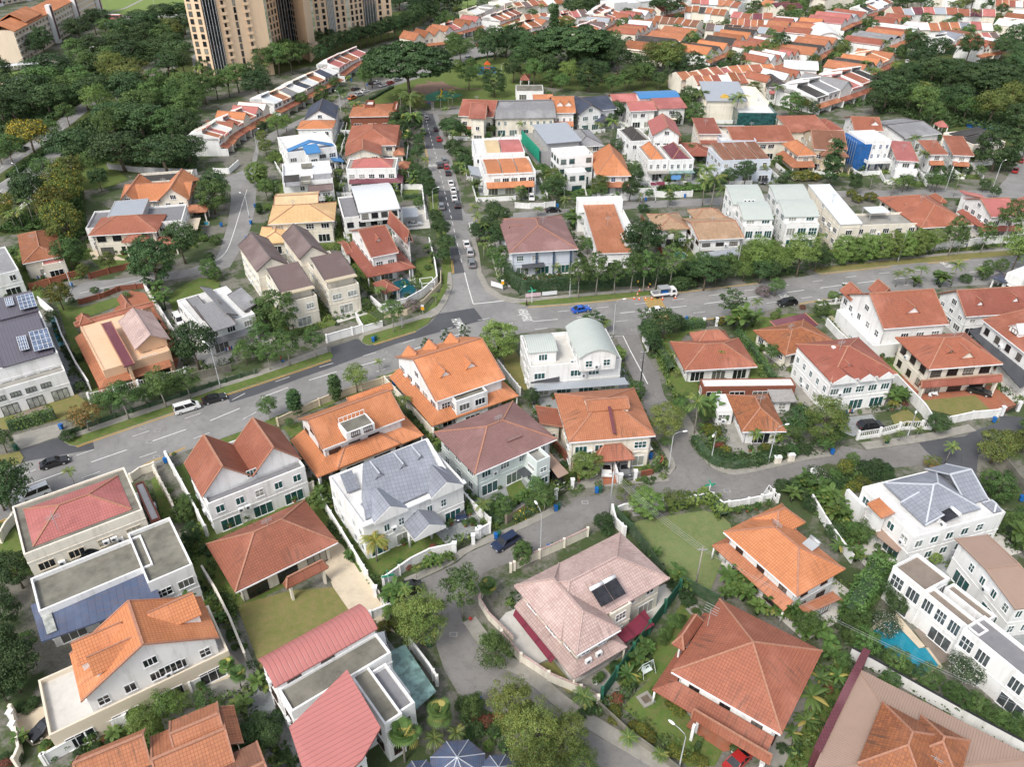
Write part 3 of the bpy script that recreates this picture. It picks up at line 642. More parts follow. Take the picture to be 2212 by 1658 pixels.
def crown(name,rx,ry,rz,cz,mat,nb=34,per=75,size=.5,br=.30,flat=0,hole=.12,seed=1,cone=0,jit=.7,low=-.75):
 """crown = many branch-end clumps scattered on and inside an uneven ellipsoid"""
 if not flat and size>.2: per=int(per*1.75); size*=.70
 g=np.random.default_rng(seed); C=[];Nn=[];T=[]
 R0=(rx+ry+rz)/3
 for i in range(nb):
  z=1-(1-low)*(i+.5)/nb; ph=i*2.39996+g.normal(0,.25); q=math.sqrt(max(0,1-z*z)); rad=.72+.25*g.random()
  if g.random()<hole: rad*=.6
  k=1-cone*(z+1)/2
  c=np.array([rx*q*math.cos(ph)*rad*k,ry*q*math.sin(ph)*rad*k,rz*z*rad])
  if flat: c[2]=rz*(z*.62+.2)*rad
  r=R0*br*(.75+.6*g.random()); m=int(per*(.7+.6*g.random()))
  v=g.normal(0,1,(m,3)); v/=np.linalg.norm(v,axis=1)[:,None]; v[:,2]=np.where(v[:,2]<-.3,-v[:,2]*.6,v[:,2])
  rr=r*(.55+.5*g.random(m))[:,None]; sc=np.array([1.15,1.15,.75 if not flat else .42])
  C.append(c+v*rr*sc); Nn.append(v*.8+c/np.linalg.norm(c+1e-6)*.5+np.array([0,0,.35])); T.append(np.clip(g.random()*.75+g.normal(0,.13,m)+.12,0,1))
 C=np.concatenate(C); C[:,2]+=cz; Nn=np.concatenate(Nn); T=np.concatenate(T); acc=np.clip(np.repeat(g.random(len(C)//6+1),6)[:len(C)]*.5+g.random(len(C))*.5,0,1); a2=g.random(len(C)); acc=np.where(g.random(len(C))<.5,acc,a2)
 return leafcloud(name,C,Nn,size,mat,T,acc,jit=jit)
def trunk(name,h,r,cr,cz,crz,seed=1,mat='bark',nl=6,lean=.3):
 g=random.Random(seed); m=MB(); lx,ly=g.uniform(-lean,lean),g.uniform(-lean,lean)
 f=h*.5; m.tube([(0,0,-.3),(lx*.3,ly*.3,f*.4),(lx,ly,f)],[r*1.25,r*.9,r*.75],7)
 for i in range(nl):
  a=i*2.4+g.uniform(-.3,.3); e=cr*g.uniform(.45,.8); z=cz+crz*g.uniform(-.1,.6)
  m.tube([(lx,ly,f-.2),(lx+math.cos(a)*e*.35,ly+math.sin(a)*e*.35,f+(z-f)*.5),(lx+math.cos(a)*e,ly+math.sin(a)*e,z)],[r*.55,r*.36,r*.1],5)
 return m.mesh(name,[mat])
PROTO={}
def proto(kind):
 if kind in PROTO: return PROTO[kind]
 P=[]
 def add(cr,tr): P.append((cr,tr))
 if kind=='broad':
  for s in (1,2,3): add(crown('crown',4,4,3.0,5.6,lDk,40,85,.50,seed=s,low=-.7),trunk('trunk',7,.26,4,5.6,3,s))
 elif kind=='mid':
  for s in (4,5,6): add(crown('crown',4,4,3.0,5.2,lMid,36,70,.48,hole=.25,seed=s,low=-.6),trunk('trunk',6.5,.22,4,5.2,3,s))
 elif kind=='street':   # young street tree, airy, with a visible trunk
  for s in (7,8,9): add(crown('crown',4,4,3.6,7.2,lMid,36,66,.50,br=.26,hole=.2,seed=s,low=-.65),trunk('trunk',10,.2,4,7.2,3.4,s,'bark_pale',8,.5))
 elif kind=='thin':
  for s in (10,11): add(crown('crown',4,4,5.2,11,lDk,22,42,.75,br=.22,hole=.35,seed=s,low=-.9),trunk('trunk',15,.22,3.4,11,5,s,'bark_pale',9,.3))
 elif kind=='light':
  for s in (12,13): add(crown('crown',4,4,3.0,5.2,'leaf_light',38,75,.42,hole=.2,seed=s,low=-.7),trunk('trunk',6.5,.2,4,5.2,3,s))
 elif kind=='ball':
  for s in (14,): add(crown('crown',4,4,3.9,4.6,'leaf_light',100,80,.36,br=.15,hole=0,seed=s,low=-.95,jit=.55),trunk('trunk',5,.2,3,4.5,2,s))
 elif kind=='darkball':
  for s in (15,16): add(crown('crown',4,4,3.5,4.4,lDk,56,75,.42,br=.21,hole=.02,seed=s,low=-.9),trunk('trunk',5,.25,3,4.5,2,s))
 elif kind=='midball':
  for s in (65,66): add(crown('crown',4,4,3.6,4.4,lMid,56,75,.42,br=.21,hole=.02,seed=s,low=-.9),trunk('trunk',5,.25,3,4.5,2,s))
 elif kind=='olive':
  for s in (17,18): add(crown('crown',4,4,3.3,5.4,'leaf_olive',44,80,.46,hole=.15,seed=s,low=-.8),trunk('trunk',7,.25,4,5.4,3,s))
 elif kind=='fine':
  for s in (71,72): add(crown('crown',4,4,4.0,6.0,'leaf_fine',85,85,.30,br=.22,hole=.2,seed=s,low=-.8),trunk('trunk',8,.22,4,6,3.6,s))
 elif kind=='airy':
  for s in (19,20): add(crown('crown',4,4,2.2,4.8,'leaf_olive',26,46,.42,br=.24,hole=.3,seed=s,low=-.4),trunk('trunk',6.5,.16,4,4.8,2,s,'bark_pale',10,.5))
 elif kind in('yellow','gold'):
  for s in (21,22): add(crown('crown',4,4,2.9,5.2,('leaf_gold' if kind=='gold' else 'leaf_yellow'),40,85,.48,seed=s,low=-.6),trunk('trunk',7,.25,4,5.2,3,s))
 elif kind=='orange':
  for s in (23,): add(crown('crown',4,4,2.9,5.2,'leaf_orange',30,60,.5,hole=.3,seed=s,low=-.6),trunk('trunk',7,.22,4,5.2,3,s,'bark_pale'))
 elif kind=='flower':
  for s in (24,): add(crown('crown',4,4,2.6,4.0,'leaf_flower',40,75,.42,seed=s,low=-.6),trunk('trunk',5,.25,4,4,2,s,'bark_pale'))
 elif kind=='purple':
  for s in (25,): add(crown('crown',4,4,2.6,3.4,'leaf_purple',34,75,.45,seed=s,low=-.7),trunk('trunk',5,.2,4,4,2,s))
 elif kind=='bamboo':
  for s in (26,27): add(crown('crown',4,4,4.4,5.2,'leaf_bamboo',70,95,.40,br=.20,hole=.05,seed=s,low=-.95,jit=1.0),trunk('trunk',6,.1,2.5,6,4,s,'leaf_bamboo',14,.2))
 elif kind=='rain':     # rain tree: wide shallow umbrella
  for s in (28,29): add(crown('crown',4,4,2.3,2.75,lDk,330,110,.19,br=.115,flat=1,hole=.04,seed=s,low=-.45),trunk('trunk',4.2,.16,4,3.0,.7,s,'bark',16,.1))
 elif kind=='column':
  for s in (30,): add(crown('crown',1.1,1.1,6,6.6,lDk,46,60,.5,br=.24,hole=0,seed=s,low=-.98,cone=.4),trunk('trunk',8,.15,.8,7,4,s))
 elif kind=='pine':
  for s in (31,): add(crown('crown',2.6,2.6,5.2,6.2,lDk,44,60,.5,br=.24,hole=.1,seed=s,low=-.95,cone=.6),trunk('trunk',9,.18,1.6,7,4,s))
 elif kind in('bush','bushdark','bushlight','bushred','bushyellow'):
  mt={'bush':lMid,'bushdark':lDk,'bushlight':'leaf_light','bushred':'leaf_red','bushyellow':'leaf_yellow'}[kind]
  for s in (32,33): add(crown('crown',4,4,3.0,2.6,mt,34,60,.62,br=.28,hole=.05,seed=s,low=-.5),None)
 elif kind in('palm','yellowpalm','areca','coconut','fanpalm','banana'):
  for s in (40,41):
   g=random.Random(s); m=MB(); H={'palm':9.5,'yellowpalm':7,'areca':5,'coconut':10,'fanpalm':7,'banana':3.2}[kind]
   nf={'palm':13,'yellowpalm':16,'areca':26,'coconut':18,'fanpalm':44,'banana':11}[kind]; L={'palm':4.3,'yellowpalm':4.4,'areca':2.9,'coconut':4.6,'fanpalm':2.9,'banana':4.0}[kind]
   lx,ly=g.uniform(-.6,.6),g.uniform(-.6,.6); pc=[];pn=[];T=[];V=[];Fc=[];tn=[]
   for i in range(nf):
    a=i*2.39996+g.uniform(-.15,.15); el=g.uniform(.1,1.15) if kind!='banana' else g.uniform(.3,1.0);
    if kind=='fanpalm': el=g.uniform(-.5,1.2)
    droop=.75 if kind in('palm','coconut','yellowpalm') else .5
    bx,by,bz=lx,ly,H
    if kind=='areca': st=i%6; bx,by=math.cos(st*1.05)*.9,math.sin(st*1.05)*.9; bz=H*(.5+.1*st)
    pts=[]; n=9; x=0;z=0; e=el
    for k in range(n+1): pts.append((x,z)); x+=math.cos(e)*L/n; z+=math.sin(e)*L/n; e-=droop*2.2/n
    ca,sa=math.cos(a),math.sin(a); P3=[Vector((bx+ca*x,by+sa*x,bz+z)) for x,z in pts]; side=Vector((-sa,ca,0)); tone=g.random()
    if kind=='fanpalm':
     q=P3[1+i%5]; d=(P3[4]-P3[0]).normalized(); up=side.cross(d)
     for k in range(11):
      an=-1.35+2.7*k/10; dr=(d*math.cos(an)+side*math.sin(an)); w=side*math.cos(an)-d*math.sin(an); tip=q+dr*1.5-Vector((0,0,.35)); i0=len(V); V+= [q,q+dr*.9+w*.13,tip,q+dr*.9-w*.13]; Fc.append((i0,i0+1,i0+2,i0+3)); tn+=[tone]*4
     i0=len(V); V+=[P3[0]-side*.04,P3[0]+side*.04,q+side*.04,q-side*.04]; Fc.append((i0,i0+1,i0+2,i0+3)); tn+=[tone]*4; continue
    if kind=='banana':
     for k in range(n):
      w0=.62*math.sin(math.pi*min(1,(k+.3)/n))**.6*.9; w1=.62*math.sin(math.pi*min(1,(k+1.3)/(n+.6)))**.6*.9
      for sg in (1,-1):
       i0=len(V); dz=Vector((0,0,-.15)); V+=[P3[k],P3[k+1],P3[k+1]+side*sg*w1+dz,P3[k]+side*sg*w0+dz]; Fc.append((i0,i0+1,i0+2,i0+3) if sg<0 else (i0+3,i0+2,i0+1,i0)); tn+=[tone+(.0 if sg>0 else .2)]*4
     continue
    for k in range(1,n*2+1):
     t=k/2; kk=min(int(t),n-1); q=P3[kk].lerp(P3[kk+1],t-kk); d=(P3[kk+1]-P3[kk]).normalized(); ll=L*.24*math.sin(math.pi*min(.97,.12+.85*t/n))+.1
     for sg in (1,-1):
      dr=(side*sg*.8+d*.55+Vector((0,0,-.35 if kind!='areca' else .05))).normalized(); i0=len(V); w=d*.11*(1.3 if kind=='areca' else 1)
      V+=[q-w,q+w,q+dr*ll+w*.3,q+dr*ll-w*.3]; Fc.append((i0,i0+1,i0+2,i0+3)); tn+=[tone*.7+g.random()*.3]*4
    for k in range(n): i0=len(V); V+=[P3[k]-side*.05,P3[k+1]-side*.04,P3[k+1]+side*.04,P3[k]+side*.05]; Fc.append((i0,i0+1,i0+2,i0+3)); tn+=[1]*4
   me=bpy.data.meshes.new('fronds'); me.from_pydata([tuple(v) for v in V],[],Fc); me.materials.append(MATS['leaf_yellowpalm' if kind=='yellowpalm' else 'leaf_palm']);
   for nm in('tone','acc'):
    at=me.attributes.new(nm,'FLOAT','POINT'); at.data.foreach_set('value',[max(0,min(1,t)) for t in tn])
   if kind=='areca':
    for st in range(6): m.tube([(math.cos(st*1.05)*.3,math.sin(st*1.05)*.3,0),(math.cos(st*1.05)*.9,math.sin(st*1.05)*.9,H*(.5+.1*st))],[.09,.06],6)
   else: m.tube([(0,0,-.2),(lx*.3,ly*.3,H*.5),(lx,ly,H+.1)],[.24,.17,.13] if kind!='banana' else [.2,.16,.1],8)
   P.append((me,m.mesh('trunk',['bark_pale' if kind not in('areca','banana') else 'leaf_palm'])))
 PROTO[kind]=P; return P
KN={'broad':('broad_tree','tree','dense dark green broad tree'),'mid':('leafy_tree','tree','mid green leafy tree'),'street':('street_tree','tree','airy green street tree with pale trunk'),'thin':('young_tree','tree','thin young tree with sparse dark leaves'),'light':('leafy_tree','tree','bright green leafy tree'),'ball':('round_tree','tree','ball shaped bright green tree'),'darkball':('round_tree','tree','dense dark round tree'),'midball':('round_tree','tree','dense mid green round tree'),'olive':('broad_tree','tree','olive green tree with browning leaves'),'fine':('broad_tree','tree','yellow green fine leaved tree'),'airy':('spreading_tree','tree','thin spreading olive tree'),'yellow':('flowering_tree','tree','green tree flecked with yellow'),'gold':('flowering_tree','tree','green tree covered in golden blossom'),'orange':('rusty_leaved_tree','tree','sparse tree with orange brown leaves'),'flower':('frangipani_tree','tree','frangipani tree dotted with white flowers'),'purple':('bougainvillea','flowering shrub','purple pink flowering bougainvillea'),'bamboo':('bamboo_clump','bamboo','feathery bright green bamboo clump'),'rain':('rain_tree','tree','very wide umbrella shaped rain tree'),'column':('cypress_tree','tree','slim columnar cypress'),'pine':('conifer_tree','tree','cone shaped dark conifer'),'bush':('shrub','shrub','rounded mid green shrub'),'bushdark':('shrub','shrub','dark green shrub'),'bushlight':('shrub','shrub','bright green shrub'),'bushred':('shrub','shrub','reddish leaved shrub'),'bushyellow':('shrub','shrub','yellow flecked green shrub'),'palm':('palm_tree','palm','tall palm with drooping fronds'),'yellowpalm':('palm_tree','palm','palm with yellowing fronds'),'areca':('areca_palm','palm','clump of bushy areca palms'),'coconut':('coconut_palm','palm','coconut palm with wide fronds'),'fanpalm':('fan_palm','palm','shaggy fan palm'),'banana':('banana_plant','banana plant','banana plant with broad paddle leaves')}
NATW={'column':2.2,'pine':5.6,'fanpalm':6,'areca':6,'banana':7,'rain':8.6}
TR=random.Random(11); TREES=[]
def tree(kind,x,y,w,zone='',hs=1.0,label=None,raw=False):
 """x,y: trunk base on the survey sheet, w: crown width in sheet units"""
 p=W((x,y,'F')); s=PR(p)[2]; sc=w/s/NATW.get(kind,8.8); P=proto(kind); cr,tr=P[TR.randrange(len(P))]; nm,cat,desc=KN[kind]
 cw=w/s
 if kind in('broad','mid','olive','yellow'): hs*=.56 if cw>17 else .72 if cw>13 else 1
 root=empty(nm,p,TR.uniform(0,6.28)); root.scale=(sc,sc,sc*hs*TR.uniform(.92,1.08)*(1.18 if kind in('broad','mid','light','olive','street','midball','darkball','yellow') else 1)); TREES.append((p.x,p.y))
 if tr: inst('trunk',tr,root); inst('fronds' if 'fronds' in cr.name else 'crown',cr,root)
 else: inst('foliage',cr,root)
 if label: tag(root,label,cat)
 else: reg(root,cat,desc,zone,'trees '+zone if cat=='tree' else None)
 return root
def trees(zone,data):
 """data: 'kind x y w; ...' or 'kind x y w, x y w; ...'"""
 for grp in data.split(';'):
  grp=grp.strip()
  if not grp: continue
  k,rest=grp.split(None,1)
  for it in rest.split(','):
   v=[float(t) for t in it.split()]
   if TILE[0] is None: x,y,w=v[0],v[1],v[2]
   else: (x,y),w=F((v[0],v[1])),v[2]/3.99
   tree(k,x,y,w,zone,v[3] if len(v)>3 else 1.0)
def hedge(label,pts,w=1.2,h=1.6,mat=lMid,name='hedge',dens=16,size=.32,kind=None,group=None):
 line=resample([W(p) for p in pts],.3); L=len(line)*.3; g=NR; n=int(L*(w+2*h)*dens);
 if n>60000: n=60000
 idx=g.random(n)*(len(line)-1.01); i=idx.astype(int); f=(idx-i)[:,None]; co=np.array([tuple(p) for p in line]); c=co[i]*(1-f)+co[i+1]*f; t=co[i+1]-co[i]; t/=np.linalg.norm(t,axis=1)[:,None]; sd=np.stack([-t[:,1],t[:,0],np.zeros(n)],1)
 u=g.random(n)*(w+2*h); wob=1+.12*np.sin(idx*.31)+.08*np.sin(idx*.83+1)
 a=np.where(u<h,-w/2,np.where(u<h+w,u-h-w/2,w/2)); z=np.where(u<h,u,np.where(u<h+w,h,u-h-w)); nn=np.where((u<h)[:,None],-sd,np.where((u<h+w)[:,None],np.array([[0,0,1.]]),sd))
 a=a*wob+g.normal(0,.09,n); z=z*wob+g.normal(0,.08,n); C=c+sd*a[:,None]; C[:,2]=np.maximum(z,.05)
 tone=np.clip(.5+.3*np.sin(idx*.17+a)+g.normal(0,.2,n),0,1); me=leafcloud('foliage',C,nn,size,mat,tone,g.random(n))
 o=bpy.data.objects.new(name,me); COL.objects.link(o)
 if kind: o['kind']=kind
 else:
  m=MB(); a_=offs(line,w*.36); b_=offs(line,-w*.36); q=h*.84
  for k in range(0,len(line)-1):
   A,B,Cc,D=a_[k],a_[k+1],b_[k+1],b_[k]
   m.poly([(D.x,D.y,q),(Cc.x,Cc.y,q),(B.x,B.y,q),(A.x,A.y,q)]); m.poly([(A.x,A.y,0),(A.x,A.y,q),(B.x,B.y,q),(B.x,B.y,0)]); m.poly([(D.x,D.y,q),(D.x,D.y,0),(Cc.x,Cc.y,0),(Cc.x,Cc.y,q)])
  m.obj('branches','wall_green',o)
 tag(o,label,'hedge' if not kind else 'ground cover',group); return o
def undergrowth(label,pts,mat=lDk,hmin=.2,hmax=1.4,dens=5,size=.45,n=None):
 """uncountable low planting filling a bed"""
 w=[W(p) for p in pts]; xs=[p.x for p in w]; ys=[p.y for p in w]; A=abs(sum(w[i-1].x*w[i].y-w[i].x*w[i-1].y for i in range(len(w))))/2; n=n or min(50000,int(A*dens)); bb=(max(xs)-min(xs))*(max(ys)-min(ys)); k=int(n*bb/max(A,1)*1.05); k=min(k,400000)
 X=NR.uniform(min(xs),max(xs),k); Y=NR.uniform(min(ys),max(ys),k); ins=np.zeros(k,bool)
 for i in range(len(w)):
  a,b=w[i-1],w[i]; c=((a.y>Y)!=(b.y>Y))&(X<(b.x-a.x)*(Y-a.y)/((b.y-a.y) or 1e-9)+a.x); ins^=c
 X,Y=X[ins],Y[ins]; m=len(X); f=.5+.5*np.sin(X*.9+np.sin(Y*.7)*2)*np.cos(Y*.8+1.3*np.sin(X*.5)); Z=hmin+(hmax-hmin)*f*NR.uniform(.7,1,m)
 N_=np.stack([NR.normal(0,.5,m),NR.normal(0,.5,m),np.ones(m)],1); me=leafcloud('undergrowth',np.stack([X,Y,Z],1),N_,size,mat,np.clip(f*.6+NR.random(m)*.4,0,1),NR.random(m)); o=bpy.data.objects.new('undergrowth',me); COL.objects.link(o); o['kind']='stuff'; o['label']=label; o['category']='ground cover'; return o
# ---------------------------------------------------------------- vehicles
CARC={}
def car_meshes(t):
 if t in CARC: return CARC[t]
 if t=='sedan': L,Wd,H=4.6,1.8,1.43; pr=[(-2.3,.35),(2.3,.35),(2.3,.62),(2.1,.76),(1.0,.93),(-1.55,.97),(-2.25,.9),(-2.3,.6)]; gh=[(1.0,.92),(.25,1.36),(-.95,1.40),(-1.75,.96)]
 elif t=='hatch': L,Wd,H=4.1,1.75,1.55; pr=[(-2.05,.35),(2.05,.35),(2.05,.65),(1.85,.82),(1.05,.98),(-1.85,1.02),(-2.05,.8)]; gh=[(1.1,.97),(.45,1.46),(-1.35,1.5),(-1.95,1.0)]
 elif t=='suv': L,Wd,H=4.7,1.9,1.75; pr=[(-2.35,.4),(2.35,.4),(2.35,.75),(2.15,.98),(1.2,1.1),(-2.2,1.12),(-2.35,.9)]; gh=[(1.25,1.08),(.5,1.66),(-1.7,1.7),(-2.25,1.1)]
 else: L,Wd,H=4.8,1.85,1.95; pr=[(-2.4,.35),(2.4,.35),(2.4,.75),(2.2,.95),(1.7,1.08),(-2.35,1.1),(-2.4,.9)]; gh=[(1.75,1.06),(1.0,1.82),(-2.2,1.88),(-2.36,1.08)]
 hw=Wd/2
 def loft(p,w0,w1,z0,z1,m,mt=None,b=None):
  b=b or MB(); i=len(b.v); n=len(p)
  for s in (-1,1):
   for x,z in p: b.v.append((x,s*(w0+(w1-w0)*max(0,min(1,(z-z0)/(z1-z0)))),z))
  for k in range(n): b.f.append((i+n+k,i+n+(k+1)%n,i+(k+1)%n,i+k)); b.m.append(m); b.sm.append(False)
  b.f.append(tuple(i+k for k in range(n))); b.f.append(tuple(i+2*n-1-k for k in range(n))); b.m+=[mt if mt is not None else m]*2; b.sm+=[False]*2; return b
 body=loft(pr,hw,hw*.93,.6,1.1,0).mesh('body',['rubber']); bm=body
 zt=max(z for x,z in gh); zb=gh[0][1]
 g=loft(gh,hw*.92,hw*.74,zb,zt,0).mesh('window',['car_glass'])
 xs=[x for x,z in gh if z>zt-.1]; rb=MB(); x1,x0=gh[1][0]+.02,gh[2][0]-.02; rb.prism([(x0,zt-.04),(x1,gh[1][1]-.03),(x1,gh[1][1]+.035),(x0,zt+.03)],-hw*.73,hw*.73,1)
 for s in (-1,1):
  for a,b in ((gh[0],gh[1]),(gh[3],gh[2]),(((gh[0][0]+gh[3][0])/2,zb),((gh[1][0]+gh[2][0])/2,zt))): rb.bar((a[0],s*hw*.915,a[1]),(b[0],s*hw*.745,b[1]),.09,0)
 roof=rb.mesh('roof',['rubber']); wm=MB(); wm.tube([(0,-.11,0),(0,.11,0)],[.32,.32],14,0); wm.tube([(0,-.125,0),(0,.125,0)],[.19,.19],10,1); wheel=wm.mesh('wheel',['rubber',mPole])
 l=MB(); l.box(-.06,.05,-.17,.17,-.07,.07); hl=l.mesh('headlight',['lamp_glass']); tl=l.mesh('tail_light',['tail_glass'])
 CARC[t]=(body,g,roof,wheel,hl,tl,L,hw,pr); return CARC[t]
CN={'white':'white','black':'black','grey':'dark grey','silver':'silver','blue':'bright blue','navy':'dark blue','red':'red','orange':'orange','green':'lime green'}
TN={'sedan':'saloon car','hatch':'hatchback car','suv':'tall suv','van':'passenger van'}
MATS['car_glass']=MATS['car_glass']
def car(t,c,p,q,zone,label=None,dz=.03):
 """p: centre on the ground, q: a point ahead of the bonnet"""
 a=W(p); b=W(q); ang=math.atan2(b.y-a.y,b.x-a.x); body,g,roof,wh,hl,tl,L,hw,pr=car_meshes(t); cp=CARM[c]
 r=empty('van' if t=='van' else 'parked_car',(a.x,a.y,dz),ang)
 o=inst('body',body,r); o.material_slots[0].link='OBJECT'; o.material_slots[0].material=cp
 inst('window',g,r); o=inst('roof',roof,r); o.material_slots[0].link='OBJECT'; o.material_slots[0].material=cp
 for sx in (-1,1):
  for sy in (-1,1): inst('wheel',wh,r,(sx*L*.3,sy*(hw-.1),.32))
 for sy in (-1,1): inst('headlight',hl,r,(L/2-.03,sy*(hw-.3),.68)); inst('tail_light',tl,r,(-L/2+.03,sy*(hw-.3),.8))
 if label: tag(r,label,'van' if t=='van' else 'car')
 else: reg(r,'van' if t=='van' else 'car',f"{CN[c]} {TN[t]}",zone)
 return r
# ---------------------------------------------------------------- street furniture
LAMPM=[]
def lamp(p,q,zone,h=8.5,arm=1.8):
 a=W(p); b=W(q); ang=math.atan2(b.y-a.y,b.x-a.x)
 if not LAMPM:
  m=MB(); m.tube([(0,0,0),(0,0,1.2),(0,0,1.25),(0,0,8.0),(.25,0,8.5),(.9,0,8.75),(1.7,0,8.8)],[.13,.13,.085,.06,.05,.045,.04],8); pole=m.mesh('pole',[mPole])
  m=MB(); m.ball((2.0,0,8.8),.48,.2,.12,0,10,6); head=m.mesh('lamp_head',['lamp_glass']); LAMPM.extend([pole,head])
 r=empty('street_lamp',a,ang); r.scale=(1,1,h/8.5); inst('pole',LAMPM[0],r); inst('lamp_head',LAMPM[1],r); reg(r,'street lamp','grey street lamp with curved arm',zone,'street lamps'); return r
BINM={}
def bin_(c,p,zone):
 if c not in BINM:
  m=MB(); m.prism([(-.26,.08),(.26,.08),(.32,1.0),(-.32,1.0)],-.28,.28,1); body=m.mesh('body',['plastic_'+c]); m=MB(); m.prism([(-.36,1.0),(.34,1.0),(.3,1.1),(-.3,1.12)],-.33,.33,1); lid=m.mesh('lid',['plastic_'+c]); m=MB(); m.tube([(-.2,-.3,.1),(-.2,.3,.1)],[.1,.1],8); w=m.mesh('wheels',['rubber']); BINM[c]=(body,lid,w)
 r=empty('wheeled_bin',W(p)+Vector((0,0,.12)),RND.uniform(-.4,.4));
 for n_,me in zip(('body','lid','wheels'),BINM[c]): inst(n_,me,r)
 reg(r,'bin',f'{c} wheeled rubbish bin',zone); return r
CONE=[]
def cone(p,zone):
 if not CONE:
  m=MB(); m.tube([(0,0,.03),(0,0,.28)],[.19,.13],10); m.tube([(0,0,.28),(0,0,.48)],[.13,.085],10,1,False); m.tube([(0,0,.48),(0,0,.75)],[.085,.03],10); c=m.mesh('cone',['plastic_orange','plastic_white']); m=MB(); m.box(-.22,.22,-.22,.22,0,.04); CONE.extend([c,m.mesh('base',['plastic_orange'])])
 r=empty('traffic_cone',W(p)+Vector((0,0,.03))); r.scale=(1.25,)*3; inst('cone',CONE[0],r); inst('base',CONE[1],r); reg(r,'traffic cone','orange and white traffic cone',zone,'traffic cones round the roadworks lorry')
def fence(label,pts,h=1.8,mat=wWhi,th=.18,post=4.5,cap=True,name='boundary_wall',cat='wall',base=None,slat=0,z0=0,capmat=None):
 l=[W(p) for p in pts]; m=MB(); cm=1
 def seg(a,b,z0,z1,w,mm):
  d=(b-a);
  if d.length<.05: return
  d.normalize(); s=Vector((-d.y,d.x,0))*w/2; q=[a-s,b-s,b+s,a+s]; i=len(m.v); m.v+=[(p.x,p.y,z0) for p in q]+[(p.x,p.y,z1) for p in q]
  for f in ((0,1,5,4),(1,2,6,5),(2,3,7,6),(3,0,4,7),(4,5,6,7)): m.f.append(tuple(i+k for k in f)); m.m.append(mm); m.sm.append(False)
 for a,b in zip(l,l[1:]):
  if slat:
   seg(a,b,0,h*.35,th,0); seg(a,b,h-.12,h,.08,1); n=max(2,int((b-a).length/slat))
   for k in range(n+1): q=a.lerp(b,k/n); m.box(q.x-.04,q.x+.04,q.y-.04,q.y+.04,h*.35,h-.1,1)
  else: seg(a,b,z0,h,th,0)
  if cap and not slat: seg(a,b,h,h+.08,th+.12,1)
 root=m.obj(name,[mat,capmat or (mat if cap else wTrim)])
 if post:
  pm=MB();
  for q in resample(l,post)+[l[-1]]: pm.box(q.x-.2,q.x+.2,q.y-.2,q.y+.2,z0,h+.22)
  pm.obj('pillars',[mat],root)
 tag(root,label,cat); return root
def gate(label,p,q,h=1.7,mat=fDk):
 a,b=W(p),W(q); m=MB(); n=max(4,int((b-a).length/.22))
 for k in range(n+1): t=a.lerp(b,k/n); m.bar((t.x,t.y,.15),(t.x,t.y,h),.04)
 for z in (.2,h*.6,h-.05): m.bar((a.x,a.y,z),(b.x,b.y,z),.06)
 r=m.obj('metal_gate',[mat]); pm=MB()
 for t in (a,b): pm.box(t.x-.28,t.x+.28,t.y-.28,t.y+.28,0,h+.35); pm.box(t.x-.36,t.x+.36,t.y-.36,t.y+.36,h+.35,h+.45)
 pm.obj('gate_pillars',[wTrim],r); tag(r,label,'gate')
def person(p,ang,top,label,pose='walk',z=.12):
 """one continuous skinned figure; clothing is a child"""
 J=[(0,0,.92),(0,0,1.2),(0,0,1.42),(0,0,1.52),(0,.02,1.68), (.17,0,1.4),(.22,.03,1.12),(.2,.16,.88), (-.17,0,1.4),(-.22,-.03,1.12),(-.2,-.1,.86), (.09,0,.88),(.11,.12,.5),(.1,.1,.05),(.1,.24,.03), (-.09,0,.88),(-.11,-.02,.5),(-.1,-.2,.07),(-.1,-.07,.03)]
 if pose=='bend': J=[(a,b+(c-.92)*.7 if c>.92 else b,c-(c-.92)*.35 if c>.92 else c) for a,b,c in J]
 E=[(0,1),(1,2),(2,3),(3,4),(2,5),(5,6),(6,7),(2,8),(8,9),(9,10),(0,11),(11,12),(12,13),(13,14),(0,15),(15,16),(16,17),(17,18)]
 rad=[.15,.14,.13,.06,.11,.075,.055,.04,.075,.055,.04,.095,.065,.045,.04,.095,.065,.045,.04]
 me=bpy.data.meshes.new('person'); me.from_pydata(J,E,[]); me.materials.append(MATS['skin']); o=bpy.data.objects.new('person',me); COL.objects.link(o); m=o.modifiers.new('s','SKIN'); sv=me.skin_vertices[0].data
 for i,r in enumerate(rad): sv[i].radius=(r,r)
 sv[0].use_root=True; s=o.modifiers.new('d','SUBSURF'); s.levels=s.render_levels=1
 w=W(p); o.location=(w.x,w.y,z); o.rotation_euler=(0,0,ang)
 def P(k,d=0): return (J[k][0],J[k][1],J[k][2]+d)
 t=MB(); t.tube([P(0,-.02),P(1),P(2,.03)],[.18,.18,.15],8); t.tube([P(2),P(5,.01),P(6)],[.1,.1,.085],7); t.tube([P(2),P(8,.01),P(9)],[.1,.1,.085],7); t.obj('shirt',[top],o)
 t=MB(); t.tube([P(0,.06),P(11),P(12),P(13,.08)],[.13,.12,.09,.07],7); t.tube([P(0,.06),P(15),P(16),P(17,.08)],[.13,.12,.09,.07],7); t.obj('trousers',['cloth_dark'],o)
 t=MB(); t.ball(P(4,.05),.115,.12,.11,0,8,5); t.obj('hair',['hair'],o); tag(o,label,'person'); return o
def parts(name,label,cat,loc,rz,lst,group=None):
 r=empty(name,loc,rz); tag(r,label,cat,group)
 for n_,mb,mt in lst: mb.obj(n_,mt,r)
 return r
